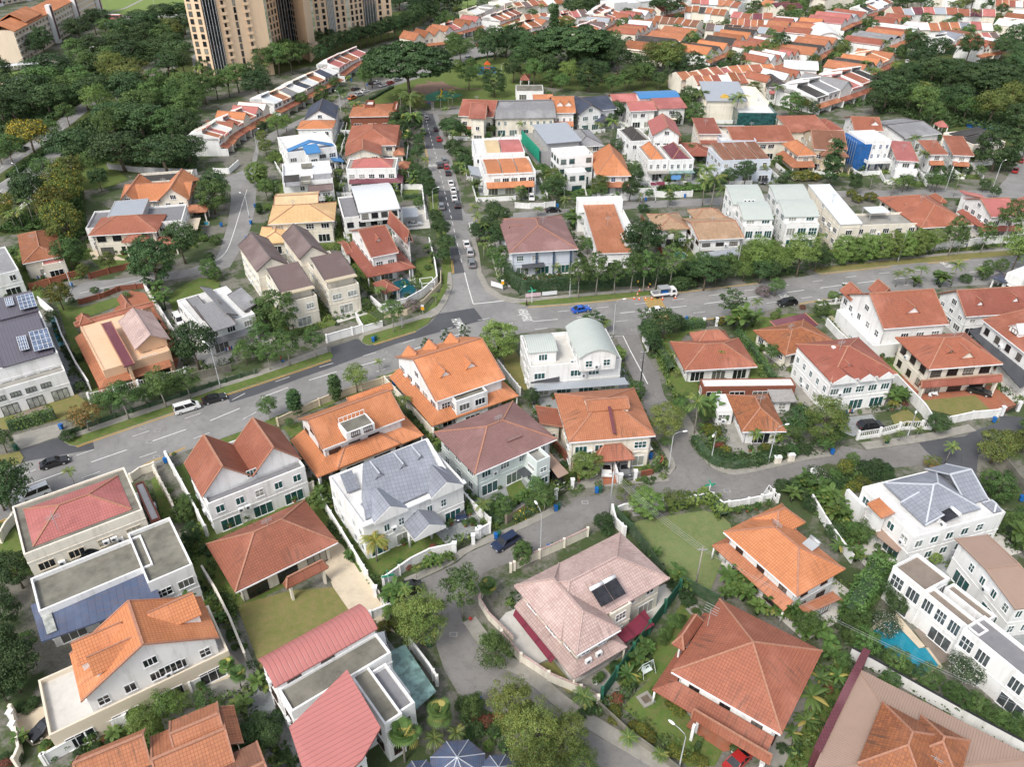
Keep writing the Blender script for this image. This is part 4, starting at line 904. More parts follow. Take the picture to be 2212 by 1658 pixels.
def text_on_ground(s,p,ang,wd,ht,z=.07,mat='paint_white'):
 size=1
 c=bpy.data.curves.new(rMark,'FONT'); c.body=s; c.size=size; c.align_x='CENTER'; c.align_y='CENTER'; c.offset=.02; o=bpy.data.objects.new(rMark,c); COL.objects.link(o); c.materials.append(MATS[mat]); w=W(p); o.location=(w.x,w.y,z); o.rotation_euler=(0,0,ang); dg=bpy.context.evaluated_depsgraph_get(); me=bpy.data.meshes.new_from_object(o.evaluated_get(dg)); xs=[v.co.x for v in me.vertices]; ys=[v.co.y for v in me.vertices]
 for v in me.vertices: v.co.x*=wd/(max(xs)-min(xs)); v.co.y*=ht/(max(ys)-min(ys))
 k=bpy.data.objects.new(rMark,me); COL.objects.link(k); k.location=o.location; k.rotation_euler=o.rotation_euler; k['kind']='structure'; bpy.data.objects.remove(o)
# ---------------------------------------------------------------- ground, roads, lawns
tile(None)
g=MB(); g.poly([(-2500,-300,0),(2500,-300,0),(2500,3800,0),(-2500,3800,0)]); o=g.obj('ground','ground_base'); o['kind']='structure'
def T(r,c,*pts):
 tile(r,c); out=[(*F(p),'F') for p in pts]; tile(None); return out
def road(name,left,right,z=.02,mat='asphalt'): return ground(name,left+right[::-1],z,mat)
up_=T(2,0,(-400,960),(0,850),(180,790),(650,640),(800,590),(1500,350),(1950,195),(2211,110))+T(2,1,(330,0))+T(1,1,(650,1545),(975,1430),(1375,1310),(1480,1250),(1570,1160))+T(1,1,(2211,1062))+T(1,2,(60,1085),(220,1092),(700,1055),(1120,1005),(1800,925),(2110,890))+T(1,3,(250,850),(430,815),(1060,745),(1740,690),(2300,650))
lo_=T(2,0,(-400,1420),(0,1290),(600,1120),(1130,895),(1560,700),(2000,545))+T(2,1,(130,425),(600,250),(900,140),(1200,20))+T(1,1,(1620,1540),(1950,1410),(2211,1345))+T(1,2,(340,1280),(830,1340),(1080,1340),(1240,1250),(1500,1235),(1740,1205),(2080,1165))+T(1,3,(90,1105),(440,1065),(760,1010),(1300,955),(1700,920),(2300,880))
road('main_road',up_,lo_)
ML=[W(p) for p in T(2,0,(-400,1200),(0,1075),(440,905),(560,868),(680,822),(1000,710),(1500,540),(2000,360))+T(2,1,(0,235),(680,0))+T(1,1,(1000,1590),(1200,1520),(1950,1270))+T(1,2,(0,1245),(240,1222),(420,1207),(970,1153),(1500,1095),(1690,1072))+T(1,3,(190,975),(360,952),(540,928),(870,886),(1030,867),(1240,848),(1720,803),(2300,760))]
ML=smooth(ML,1)
road('side_road',T(0,1,(1440,975),(1430,1150),(1460,1300),(1500,1500))+T(1,1,(1530,0),(1560,100),(1600,300),(1660,560),(1685,800),(1690,930),(1640,1060),(1570,1160)),T(0,1,(1560,975),(1600,1130),(1660,1290),(1690,1400),(1740,1600))+T(1,1,(1745,100),(1775,240),(1840,470),(1880,640),(1905,830),(1970,960),(2100,1040),(2211,1062)),.024)
road('side_street',T(1,1,(1770,240),(1800,295),(2211,322))+T(1,2,(0,290),(380,262),(960,200),(1340,178),(1560,170),(1850,150))+T(1,3,(-200,140),(640,98),(1500,90),(2500,110)),T(1,1,(1810,400),(1900,372),(2211,352))+T(1,2,(200,335),(560,272),(1110,250),(1600,228),(1850,215))+T(1,3,(-200,215),(640,150),(1500,160),(2500,160)),.016)
road('cross_street',T(0,1,(1240,965),(1440,955),(2211,940))+T(0,2,(300,930)),T(0,1,(1240,985),(1560,990),(2211,970))+T(0,2,(300,955)),.016)
road('east_road',T(0,3,(2600,1000),(2190,1250),(2150,1400),(2050,1550),(1950,1658)),T(0,3,(2900,1000),(2500,1250),(2400,1450),(2300,1720)),.018)
road('lower_side_road',T(1,2,(880,1340),(930,1460),(1000,1650))+T(2,2,(1060,120),(1210,480),(1290,600),(1385,760),(1410,830),(1350,900),(1200,990),(1050,975),(1000,1000)),T(1,2,(1085,1340),(1135,1490),(1260,1700))+T(2,2,(1300,200),(1400,350),(1440,420),(1520,560),(1600,700),(1690,820),(1830,885),(1950,900),(1950,1100)),.024,'asphalt_old')
road('lower_street',T(2,3,(2100,440),(1800,520),(1400,605),(850,680),(640,640),(560,730),(300,772),(0,838))+T(2,2,(2000,880),(1830,885),(1410,880),(1200,985),(1050,972),(760,1065),(560,1092),(440,1180),(230,1290),(0,1395))+[(1063,1172,'F'),(1010,1197,'F'),(990,1215,'F'),(940,1240,'F'),(880,1266,'F'),(850,1285,'F')],T(2,3,(2050,700),(1600,770),(1100,830),(520,790),(250,905),(0,1020))+T(2,2,(2100,1080),(1850,1112),(1400,1142),(1300,1150),(850,1215),(620,1320),(570,1400),(300,1520),(170,1565),(0,1640))+[(1060,1232,'F'),(1010,1262,'F'),(985,1290,'F'),(940,1290,'F'),(860,1300,'F')],.02,'asphalt_old')
road('lower_lane',[(905,1262,'F')]+[(948,1330,'F'),(942,1395,'F'),(960,1450,'F')]+T(3,1,(1740,1030),(2000,1180))+T(3,2,(100,1250),(500,1658),(700,1900)),[(1010,1262,'F')]+T(3,1,(1750,280),(1780,420),(1920,620),(2020,760))+T(3,2,(100,900),(400,1180),(740,1400),(1160,1640),(1400,1800)),.028,'asphalt_old')
road('dead_end',T(2,3,(1290,600),(1700,560),(1780,510),(2000,440),(2000,380),(2300,400)),T(2,3,(1370,690),(1500,800),(1790,890),(1820,720),(1900,680),(2400,560)),.036,'asphalt_new')
road('right_lane',T(2,3,(1820,700),(1800,890),(1950,1150),(2060,1290),(2400,1400)),T(2,3,(1500,760),(1600,900),(1900,1200),(2000,1320),(2400,1520)),.032,'asphalt_new')
road('curved_street',T(0,0,(2300,1090),(2211,1230),(2160,1440),(1920,1545))+T(1,0,(1990,60),(1990,200),(1960,400),(1900,600),(1850,700),(1600,780),(1140,845),(740,885),(560,960)),T(0,1,(100,1180),(30,1280),(0,1400),(0,1560))+T(1,1,(0,60))+T(1,0,(2200,250),(2160,420),(2100,560),(2050,640),(1980,760),(1700,830),(1280,900),(860,1005),(640,1040),(560,1060)),.018)
road('terrace_street',T(0,1,(-10,1210),(200,1110),(600,925),(740,820),(1000,725),(1300,640),(1620,520),(1790,460),(1900,400),(1960,330)),T(0,1,(60,1290),(230,1150),(650,985),(800,860),(1100,760),(1400,690),(1650,590),(1850,520),(2050,500),(2060,380)),.022)
road('expressway',T(0,0,(-300,1780),(0,1585),(490,1265),(760,1065),(1010,880),(1300,720),(1500,570),(1750,430)),T(0,0,(-300,2200),(90,1750),(250,1640),(600,1405),(900,1130),(1150,940),(1400,770),(1620,620),(1900,450)),.02,'asphalt')
road('expressway',T(0,0,(-300,1580),(0,1410),(300,1190),(640,930),(880,740),(1150,580),(1400,430)),T(0,0,(-300,1700),(0,1500),(480,1180),(740,970),(960,790),(1220,640),(1500,470)),.02,'asphalt')
road('far_road',T(0,0,(-300,330),(600,170),(880,150),(1300,130),(1700,120)),T(0,0,(-300,420),(700,220),(1000,190),(1310,155),(1700,150)),.02,'asphalt')
for z_,pp in ((.03,T(0,0,(0,1658),(90,1560),(400,1350),(620,1200),(830,1040))),(.03,T(0,0,(40,1730),(130,1640),(480,1400),(700,1250),(900,1090))),(.03,T(0,0,(0,1460),(390,1190),(690,950)))):
 dashes([W(p) for p in pp],0,2.7,4,.16,z_+.04)
strip(rMark,[W(p) for p in T(0,0,(0,1590),(490,1272),(760,1072))],0,.25,.06,'paint_white')
ground(rMark,T(1,0,(0,255),(200,140),(0,215)),.034,'paint_yellow')
ground('pavement',T(0,0,(250,1658),(620,1390),(640,1440),(420,1620),(330,1700),(120,1850)),.12,pWhi,.1)
ground('asphalt_patch',T(2,0,(1950,200),(2211,115))+T(2,1,(330,0))+T(1,1,(650,1548),(640,1450),(860,1375),(975,1435),(1375,1315),(1480,1255),(1570,1160),(1875,1110),(1955,1215),(1700,1285),(1200,1420),(600,1640))+T(2,1,(400,50),(0,200))+T(2,0,(1985,270)),.026,'asphalt_new')
ground('asphalt_patch',T(1,1,(1545,95),(1745,98),(1780,355),(1590,350)),.03,'asphalt_new'); ground('asphalt_patch',T(1,1,(1660,530),(1715,522),(1795,805),(1690,818)),.03,'asphalt_new')
ground('asphalt_patch',T(0,1,(1432,985),(1520,980),(1600,1240),(1630,1280),(1460,1285)),.03,'asphalt_new')
ground('asphalt_patch',T(2,0,(160,680),(540,560),(545,600),(650,645),(800,600),(815,670),(200,780)),.026,'asphalt_new')
dashes(ML,0,6,4.6,.22,.075);
for d_ in (3.5,-3.6): dashes(ML,d_,3.4,6.2,.14,.075)
def pl(*a): return [W(p) for p in a]
yl=lambda pts: [strip(rMark,smooth(pts,1),a,a+.14,.06,'paint_yellow') for a in (-.15,.2)]
for pp in (T(2,0,(660,655),(800,605),(1505,365)),T(2,0,(1950,208),(2211,122))+T(2,1,(330,12))+T(1,1,(645,1562)),T(1,1,(1010,1432),(1375,1316)),T(1,2,(130,1108),(300,1098),(700,1065),(1100,1020)),T(1,2,(1400,985),(2110,900)),T(1,3,(455,822),(1065,755)),T(1,3,(1380,728),(1740,695)),T(2,1,(130,415),(600,240),(1140,45)),T(1,1,(1190,1655),(1600,1550),(1950,1405)),T(2,0,(1130,890),(1300,780),(1430,740),(1600,660)),T(1,2,(1660,1215),(2080,1150)),T(1,3,(250,1085),(440,1050),(760,1000)),T(0,0,(-60,2330),(130,2260)),T(2,0,(-60,1330),(130,1250)),T(1,1,(1680,700),(1692,815)),T(1,1,(1570,260),(1588,325)),T(0,1,(1455,1285),(1475,1400)),T(0,1,(1425,1175),(1440,1200))): yl([W(p) for p in pp])
dashes(smooth(pl(*T(0,1,(1450,985),(1470,1070),(1500,1180),(1555,1380),(1610,1600)),*T(1,1,(1620,110),(1680,330),(1725,540),(1765,700),(1780,770))),1),0,2.6,2.4,.16,.08)
strip(rMark,pl(*T(1,1,(1792,805),(1830,950),(1868,1078))),-.1,.12,.06,'paint_white'); strip(rMark,pl(*T(1,1,(1868,1078),(2140,1050))),-.15,.15,.06,'paint_white')
strip(rMark,pl(*T(1,2,(830,1362),(948,1352),(1010,1480),(1105,1658)),*T(2,2,(1160,110))),-.1,.12,.06,'paint_white'); strip(rMark,pl(*T(1,1,(1830,378),(1850,460))),-.1,.12,.06,'paint_white'); strip(rMark,pl(*T(1,1,(1830,378),(1965,366))),-.15,.15,.06,'paint_white')
strip(rMark,smooth(pl(*T(1,0,(2130,90),(2100,180),(2070,280),(2010,480),(1960,620),(1900,680),(1850,710)))),-.1,.1,.06,'paint_white'); strip(rMark,pl(*T(1,0,(1200,872),(870,945),(690,985))),-.1,.1,.06,'paint_white')
tile(1,2)
a_=W((700,1150)); b_=W((1500,1085)); ang_=math.atan2(b_.y-a_.y,b_.x-a_.x)-math.pi/2
text_on_ground('AHEAD',(85,1148),ang_,2.9,2.2,.08); text_on_ground('AHEAD',(115,1200),ang_,2.9,2.2,.08)
tile(1,1); text_on_ground('HUMP',(1725,1232),ang_+.18,2.9,2.2,.08); text_on_ground('HUMP',(1765,1283),ang_+.2,2.9,2.2,.08)
tile(0,1); text_on_ground('SLOW',(1520,1432),-.12,3.2,2.4,.08)
tile(1,3); text_on_ground('AHEAD',(150,1015),ang_+math.pi,2.9,2.2,.08); text_on_ground('HUMP',(1545,738),ang_+math.pi,2.9,2.2,.08); text_on_ground('HUMP',(705,915),ang_+math.pi,2.9,2.2,.08)
tile(1,2); q0,q1,q2,q3=W((1115,1018)),W((1265,1018)),W((1385,1235)),W((1240,1255)); mb=MB()
for k in range(34):
 t0,t1=k/34,(k+.5)/34; a,b,c,d=q0.lerp(q3,t0),q1.lerp(q2,t0),q1.lerp(q2,t1),q0.lerp(q3,t1); mb.poly([(p.x,p.y,.085) for p in (d,c,b,a)])
mb.obj(rMark,'paint_yellow')['kind']='structure'
for r_,c_,x,y in ((2,0,1230,485),(2,0,1357,508),(2,0,1290,605),(2,0,1350,738),(1,1,1105,1490),(1,1,1760,1345),(1,1,1615,1130),(1,2,1042,1302),(1,2,1118,1560),(2,2,1845,1030),(2,2,620,1130),(3,1,1698,520),(1,1,2085,1053),(1,1,1430,817),(2,2,1060,1230)):
 tile(r_,c_); w=W((x,y)); mb=MB(); mb.box(w.x-.55,w.x+.55,w.y-.4,w.y+.4,.0,.045); mb.box(w.x-.4,w.x+.4,w.y-.27,w.y+.27,.045,.05,1); mb.obj('drain_cover',['kerb',fGry])['kind']='structure'
tile(None)
def verge(pts,mat='grass',z=.14): ground('verge',pts,z,mat,.13)
verge(T(2,0,(545,600),(600,632),(650,640),(800,588),(1500,345),(1950,190),(2211,105))+T(2,1,(330,-5))+T(1,1,(640,1548),(662,1525),(645,1490),(620,1490))+T(2,1,(300,-70))+T(2,0,(2211,45),(1900,140),(1400,315),(760,530),(560,590)))
ground('footpath',T(2,0,(560,590),(760,530),(1400,315),(1900,140),(2211,45))+T(1,1,(620,1490),(600,1440))+T(2,0,(2211,5),(1860,105),(1380,270),(750,490),(560,560)),.15,'pavement',.13)
verge(T(1,1,(905,1400),(945,1425),(975,1430),(1375,1305),(1480,1245),(1510,1190),(1440,1200),(930,1350)))
ground('footpath',T(1,1,(880,1360),(905,1400),(930,1350),(1440,1200),(1510,1190),(1570,1160),(1640,1055),(1690,930),(1680,800),(1650,800),(1640,950),(1560,1090),(1440,1165),(930,1320)),.15,'pavement',.13)
verge(T(1,1,(1650,800),(1640,950),(1560,1090),(1470,1150),(1480,1120),(1560,1020),(1600,930),(1600,800),(1590,600),(1500,300),(1470,0),(1530,0),(1600,300),(1660,560),(1680,800)))
verge(T(1,2,(40,1070),(100,1088),(230,1088),(700,1052),(1180,1000),(1170,965),(700,1000),(300,1035),(60,1055)))
ground('footpath',T(1,1,(1840,470),(1880,640),(1905,830),(1970,960),(2100,1040),(2211,1060))+T(1,2,(40,1068),(300,1035),(700,1000),(1230,950),(1230,930),(700,975),(300,1010),(60,1030))+T(1,1,(2211,1020),(2120,1000),(2010,930),(1940,800),(1920,640),(1880,470)),.15,'pavement',.13)
verge(T(1,3,(360,760),(430,812),(1060,742),(1740,685),(2300,640),(2300,600),(1700,640),(1060,700),(500,750)),'lawn_dry'); ground('footpath',T(1,3,(500,750),(1060,700),(1700,640),(2300,600),(2300,580),(1700,620),(1060,680),(480,735)),.15,'pavement',.13)
verge(T(2,0,(-400,800),(0,720),(170,690),(205,740),(180,790),(0,855),(-400,960)),'lawn_dry')
verge(T(2,0,(1750,640),(2211,470))+T(2,1,(130,400),(600,228),(1200,-5),(1180,60),(600,300),(130,470))+T(2,0,(1800,690)))
def kstrip(pts,d0,d1,mat='pavement',z=.14): return strip('footpath',smooth(pl(*pts),1),d0,d1,z,mat,.13)
kstrip(T(2,2,(1400,350),(1440,420),(1520,560),(1600,700),(1690,820),(1830,885),(1950,895),(2211,840))+T(2,3,(300,770),(560,730)),0,1.9)
kstrip(T(2,2,(440,1182),(230,1292),(0,1397))+[(1063,1172,'F'),(1010,1195,'F'),(985,1216,'F'),(935,1241,'F'),(880,1265,'F')],0,-1.3)
kstrip(T(3,1,(1780,420),(1920,620),(2020,760))+T(3,2,(100,900),(400,1180),(740,1400),(1160,1640),(1400,1800)),0,2.0)
kstrip(T(2,3,(850,678),(1400,603),(1800,515)),0,2.0)
kstrip(T(2,2,(1350,900),(1405,830),(1385,760),(1290,600),(1210,480)),0,1.0,'pavement',.13)
L_=lambda r,c,mat,*p,z=.06,name='lawn': ground(name,T(r,c,*p),z,mat)
L_(2,2,'lawn_light',(1010,1330),(1080,1290),(1300,1250),(1650,1200),(1790,1240),(1870,1310),(1900,1420),(1860,1530),(1740,1560),(1800,1640),(1700,1900),(1500,1900),(1300,1700),(1160,1550))
L_(3,1,'lawn_dry',(-170,270),(280,140),(660,110),(790,300),(840,450),(60,900),(0,720))
L_(2,1,'paving_cream',(740,1500),(1000,1900),(1010,2000),(1200,2260),(900,2100),(560,1700),(600,1400),name='driveway')
L_(3,1,'paving_cream',(640,60),(930,-30),(1120,320),(990,390),(790,300),(660,110),name='driveway',z=.07)
L_(2,1,'grass',(1120,1500),(1540,1390),(1610,1500),(1300,1700),(1180,1650)); L_(2,1,'paving_grey',(620,1080),(960,1480),(1240,1440),(1540,1390),(1640,1500),(1930,1400),(1960,1330),(1830,1250),(1680,1020),name='forecourt',z=.05)
L_(2,2,'grass',(1010,790),(1170,780),(1200,850),(1060,860)); L_(2,2,'paving_red',(760,800),(850,780),(900,960),(780,980),name='driveway'); L_(2,2,'paving_grey',(880,790),(1000,780),(1050,930),(920,950),name='driveway')
L_(3,2,'grass',(940,1150),(1200,880),(1210,640),(1450,250),(1600,270),(1600,500),(1250,900),(1530,1230),(1500,1330),(1810,1520),(1740,1658),(1500,1658),(1250,1400))
L_(3,2,pWhi,(-60,330),(20,300),(380,720),(280,740),(170,800),(-40,620),(-150,430),name='patio',z=.05); L_(3,2,pWhi,(370,720),(520,950),(840,760),(1430,170),(1310,80),(900,300),name='patio',z=.05); L_(3,2,'lawn_dry',(180,790),(340,740),(560,1010),(480,1020))
L_(3,2,'paving_red',(1490,1310),(1550,1230),(2000,1500),(1810,1530),name='patio'); L_(3,0,'grass',(320,1480),(690,1340),(730,1480),(340,1620),(330,1640)); L_(3,0,'paving_cream',(90,1220),(400,1130),(480,1250),(700,1330),(280,1480),(180,1400),name='driveway',z=.05)
L_(3,0,'paving_cream',(700,1340),(1960,900),(2100,800),(1950,640),(700,1250),name='patio',z=.045); L_(2,3,'lawn_dry',(1330,250),(1790,205),(1920,330),(1600,380),(1400,330)); L_(2,3,'paving_red',(1100,-100),(1190,120),(1330,250),(1790,205),(1920,330),(2000,380),(2150,290),(1950,120),(1300,60),name='driveway',z=.05)
L_(2,3,'lawn_dry',(1060,380),(1200,320),(1330,430),(1100,470)); L_(2,3,'paving_grey',(640,400),(900,370),(980,480),(740,560),(620,520),name='driveway',z=.05); L_(2,3,'grass',(490,1000),(700,970),(740,990),(640,1080),(560,1100))
L_(1,2,'grass',(1270,1340),(1640,1290),(1500,1330),(1440,1400),(1340,1400),(1400,1600),(1300,1500)); L_(1,3,'grass',(-100,1250),(150,1160),(480,1160),(0,1250)); L_(1,2,'grass',(1980,1320),(2110,1180),(2300,1200),(2120,1330),(2150,1500),(2230,1640),(2130,1600))
L_(1,2,'lawn_dry',(-20,1420),(-130,1420),(-60,1640),(160,1900),(170,1700)); L_(2,1,'grass',(2080,20),(2130,-20),(2190,100),(2300,330),(2150,250)); L_(1,3,'paving_cream',(520,1180),(640,1160),(850,1340),(700,1370),name='patio')
L_(1,3,'grass',(500,1130),(650,1120),(660,1160),(500,1170)); L_(2,1,'grass',(220,480),(370,440),(400,520),(300,570)); L_(2,1,'grass',(1250,430),(1450,560),(1340,600)); L_(2,1,'paving_grey',(1150,130),(1500,480),(1600,480),(1240,100),name='driveway',z=.05); L_(2,2,'grass',(-60,1400-400),(60,930),(150,1060),(0,1180))
L_(1,0,'grass',(490,1080),(720,1100),(1000,1020),(1080,1030),(1110,1060),(640,1230),(720,1440),(620,1480)); L_(1,0,'grass',(620,1480),(720,1450),(860,1850),(1500,1690),(1560,1620),(1640,1658),(1700,1700),(810,1890))
L_(1,0,'paving_red',(690,1480),(1120,960),(1250,980),(1560,1480),(1520,1640),(860,1840),name='patio',z=.05); L_(1,0,'grass',(1450,1010),(1600,900),(1720,850),(1900,870),(1880,960),(1560,1060),(1500,1160)); L_(1,0,'grass',(780,690),(1450,640),(1460,720),(900,800)); L_(1,0,'paving_cream',(740,560),(860,530),(1000,660),(1100,700),(800,690),name='patio'); L_(1,0,'grass',(700,100),(960,60),(1100,0),(900,-200),(700,-160),(560,0))
L_(2,0,'lawn_dry',(0,380),(660,190),(840,350),(480,430),(100,500),(0,500)); L_(2,0,'wood_deck',(120,370),(400,290),(440,400),(150,460),name='deck',z=.075); L_(2,0,'pavement',(80,560),(540,440),(540,550),(180,670),name='driveway',z=.05)
L_(2,0,'grass',(1300,930),(1370,890),(1560,1240),(1400,1290)); L_(2,0,'grass',(1500,830),(1590,800),(1740,1200),(1650,1130)); L_(2,0,'grass',(-60,1520),(130,1350),(300,1750),(0,1800)); L_(1,1,'grass',(1370,680),(1500,660),(1560,880),(1420,1000),(1380,900)); L_(1,1,pWhi,(1180,800),(1340,740),(1380,900),(1200,870),name='patio'); L_(1,1,'grass',(860,1190),(970,1150),(1080,1250),(930,1290)); L_(1,1,pWhi,(680,1200),(900,1120),(960,1160),(700,1240),name='patio')
L_(1,1,'grass',(1240,100),(1400,60),(1400,180),(1280,180)); L_(1,1,pWhi,(1250,240),(1460,220),(1500,420),(1280,440),name='driveway')
L_(1,1,'grass',(0,1658),(640,1500),(640,1520),(100,1700)); L_(0,0,'grass_far',(860,130),(1310,130),(1640,110),(1650,-120),(500,-200)); L_(0,0,'grass_far',(-100,720),(-100,610),(200,605),(150,650),(0,740)); L_(0,0,'grass',(860,290),(1040,205),(1120,230),(900,330))
strip('footpath',pl(*T(0,0,(930,120),(1100,70),(1260,-10))),0,2.5,.08,'pavement'); L_(0,0,'scrub',(640,930),(300,1190),(-200,1500),(-300,1000),(0,800),(700,500),(1300,150),(1640,150),(1560,400),(1000,700),z=.01); L_(0,0,'scrub',(750,1070),(1300,720),(1650,500),(1700,760),(1600,1000),(1500,1200),(1700,1500),(900,1500),(600,1400),(500,1280),z=.01)
L_(0,0,'scrub',(0,1500),(480,1182),(740,972),(960,792),(1010,880),(760,1065),(490,1262),(0,1580),z=.012)
L_(1,0,'scrub',(0,330),(370,100),(700,-150),(760,480),(500,470),(0,480),z=.01); L_(0,1,'scrub',(-50,700),(500,560),(1200,330),(1540,150),(1550,60),(1180,100),(500,500),(0,560),z=.01)
L_(0,1,'grass',(1000,860),(1130,760),(1500,640),(1700,560),(1900,510),(2300,480),(2300,900),(1500,920),(1380,930),(1200,880),(1000,905)); L_(0,1,'mulch',(1290,830),(1380,730),(1600,700),(1720,770),(1500,900),(1300,870),name='mulch_bed',z=.075); L_(0,1,'play_green',(1410,840),(1540,790),(1600,780),(1780,820),(1640,870),(1440,870),name='playground',z=.09); L_(0,1,'play_blue',(1890,580),(2050,575),(2065,630),(1910,645),name='playground',z=.09)
strip('footpath',pl(*T(0,1,(1450,705),(1600,730),(1750,775),(1940,775))),0,1.6,.09,'mulch'); L_(0,1,'pavement',(1500,880),(1530,880),(1530,950),(1505,950),name='footpath',z=.1)
L_(0,2,'scrub',(0,520),(120,560),(900,640),(1400,640),(1500,740),(1400,780),(700,800),(0,720)); L_(0,3,'scrub',(1150,480),(1900,470),(2211,430),(2211,1250),(2030,1300),(1400,1130),(1200,1000),(1000,900)); L_(0,3,'play_blue',(1700,1030),(2050,1050),(2040,1130),(1720,1100),name='playground',z=.09); L_(0,1,'grass_far',(1680,10),(1900,0),(1900,80),(1700,80))
tile(None)
FR=wTrim; GD='glass_dark'; GT='glass_teal'
def H(r,c,name,label,A,B,C,h,**k): tile(r,c); return House(name,label,k.pop('cat','house'),A,B,C,h,**k)
# ---- foreground
x=H(2,0,'detached_house','cream house with rose hip roof inside a mossy concrete gutter, round arch facing the front',(110,1180),(210,1598),(1235,1205),7.6,wm=wCrm,win=('trim_cream',GD))
x.main('hipp',1.9,tRos,ov=0,deck='flat_stained',par=.35); x.wing((1160,980),(1385,1270),3.6,'flat',0,fWhi,wm=tRed,par=.25)
b=MB(); b.prism([(-2.1+4.2*k/12,2.1*math.sin(math.pi*k/12)) for k in range(13)],-.12,.05,1); b.obj('arched_opening',['glass_dark'],x.root,(x.loc((770,1580),4)[0],-x.hy-.02,2.6)); x.ac((920,1480),4.6,2)
b=MB(); b.bar((0,0,0),(0,0,3.2),.06); [b.bar((-.9,0,2.3+.28*k),(.9,0,2.3+.28*k),.04) for k in range(3)]; b.bar((0,-1.2,2.9),(0,1.2,2.9),.04); p_=x.pt((500,1360),8.6); b.obj('antenna',[mPole],x.root,(p_.x,p_.y,8.4))
x=H(2,0,'detached_house','flat roofed white house with stained concrete roof slabs and blue slate lower roof',(1112,1440),(1470,1280),(1640,1700),7.0); x.main('flat',0,'flat_stained',par=.6,sides='se')
tile(3,0); x.wing((275,65),(1330,-60),6.6,'flat',0,'flat_stained'); x.sheet('slate_roof',[(262,262),(355,580),(1390,215),(1270,-60)],6.3,'tile_slate',.25,[6.5,5.6,5.6,6.5])
x.sheet('skylight',[(330,275),(405,515),(490,480),(415,245)],6.2,'curtain',.1,[6.62,5.95,5.95,6.62]);
x=H(3,0,'detached_house','large white gabled house with orange roof, three dormers and tiled terrace round the first floor',(700,1110),(1890,545),(1750,190),6.8,win=(FR,GD))
x.main('gy',4.6,tBri,ov=.55,dens=1.3); x.wing((345,945),(1980,690),3.5,'flat',0,pWhi,wm='trim_cream',par=.75,deck=pWhi)
for (lx,ly,rot,w) in ((-x.hx*.85,x.hy*.4,-R(90),3.8),(-x.hx*.7,-x.hy*.4,-R(90),2.4),(x.hx*.85,x.hy*.3,R(90),4.0)): x.dormer(lx,ly,8.2,rot,w,5,.9,1.6,tBri)
x.gablet((1290,760),6.4,5.5,1.0,1.6,0,tBri); x.window(1.8,-x.hy+.35,4.3,0,2.6,1.5,4)
x=H(3,0,'detached_house','orange tiled house at the bottom edge with a stepped roof and tangled antenna',(1455,1215),(1870,1100),(2040,1480),6.2,wm=wCrm); x.main('gx',2.2,tOrg); x.wing((1250,1330),(700,1900),6.2,'gx',2.2,tOrg); x.wing((1910,1180),(2100,1450),5.4,'s0y',.8,tOrg); x.wing((1300,1400),(2040,1700),6.0,'gx',1.9,tOrg)
x=H(3,0,'detached_house','brown tiled roof with a white gutter edge, cropped by the bottom of the picture',(1580,1650),(2211,1440),(2500,1900),5.8); x.main('gx',1.6,'tile_chocolate')
x=H(3,1,'modern_house','white modern house with two rose metal roofs and stained concrete decks between',(130,935),(1045,465),(835,280),9.0,win=('frame_brown',GD)); x.main('bx',1.1,'metal_rose',ov=.3,dens=.8)
x.vol(-x.hx+.4,x.hx-.2,-x.hy-3.4,-x.hy+.3,7.6,'flat',0,'flat_stained',par=.4,dens=.9); x.vol(-x.hx+.8,x.hx-.6,-x.hy-8.2,-x.hy-3.4,5.4,'flat',0,fGry,par=.5); tile(3,1); x.wing((1115,790),(1200,1240),6.8,'flat',0,fGry,par=.6,dens=.8); x.wing((960,800),(1105,1310),7.4,'flat',0,'flat_stained',par=.3)
x.sheet('curved_roof',[(280,1320),(780,820),(1070,1320),(915,1590),(640,1850),(430,1780)],9.2,'metal_rose',.3,[8.6,9.6,9.6,9.2,9.0,8.6]); tile(3,1); x.wing((470,1130),(930,1500),8.2,'flat',0,fGry,par=.05,dens=1.1)
x.sheet('glass_canopy',[(1090,690),(1280,605),(1550,1010),(1370,1170)],3.6,'glass_canopy',.06)
x=H(2,1,'bungalow','single storey terracotta hip roofed bungalow with wide lawn and cream driveway',(-170,1900),(-435,1490),(420,1115),3.6,wm=wCrm,win=('frame_brown',GD)); x.main('hip',3.6,tTer,ov=1.0); tile(3,1); x.wing((230,80),(620,-60),3.3,'hip',1.4,tTer,open_=True)
x=H(2,0,'semi_detached_house','white three storey house with two side by side terracotta gables and green curtained windows',(1610,790),(1740,1085),(2211+380,940-200),6.9,win=(FR,GT)); x.main('ty',4.2,tTer,ov=.35,dens=1.2); x.vol(-x.hx+.3,x.hx-.2,-x.hy-1.6,-x.hy+.6,6.0,'flat',0,fGry,par=.5,dens=1.2); x.ac((1850,1260),3.0,3); x.ac((2080,1200),3.0,2)
x.vol(-x.hx+1,x.hx-1,x.hy-2,x.hy+1.2,6.2,'flat',0,fWhi,par=.9)
x=H(2,1,'detached_house','wide orange tiled house with a recessed roof terrace and lower orange wrap-round roofs',(365,405),(565,675),(1275,400),6.6,win=('frame_brown',GD)); x.main('gx',3.0,tBri,ov=.5); x.skirt(3.0,3.3,1.3,tBri,'swe'); x.wing((780,260),(1180,150),6.9,'s1x',.9,tBri)
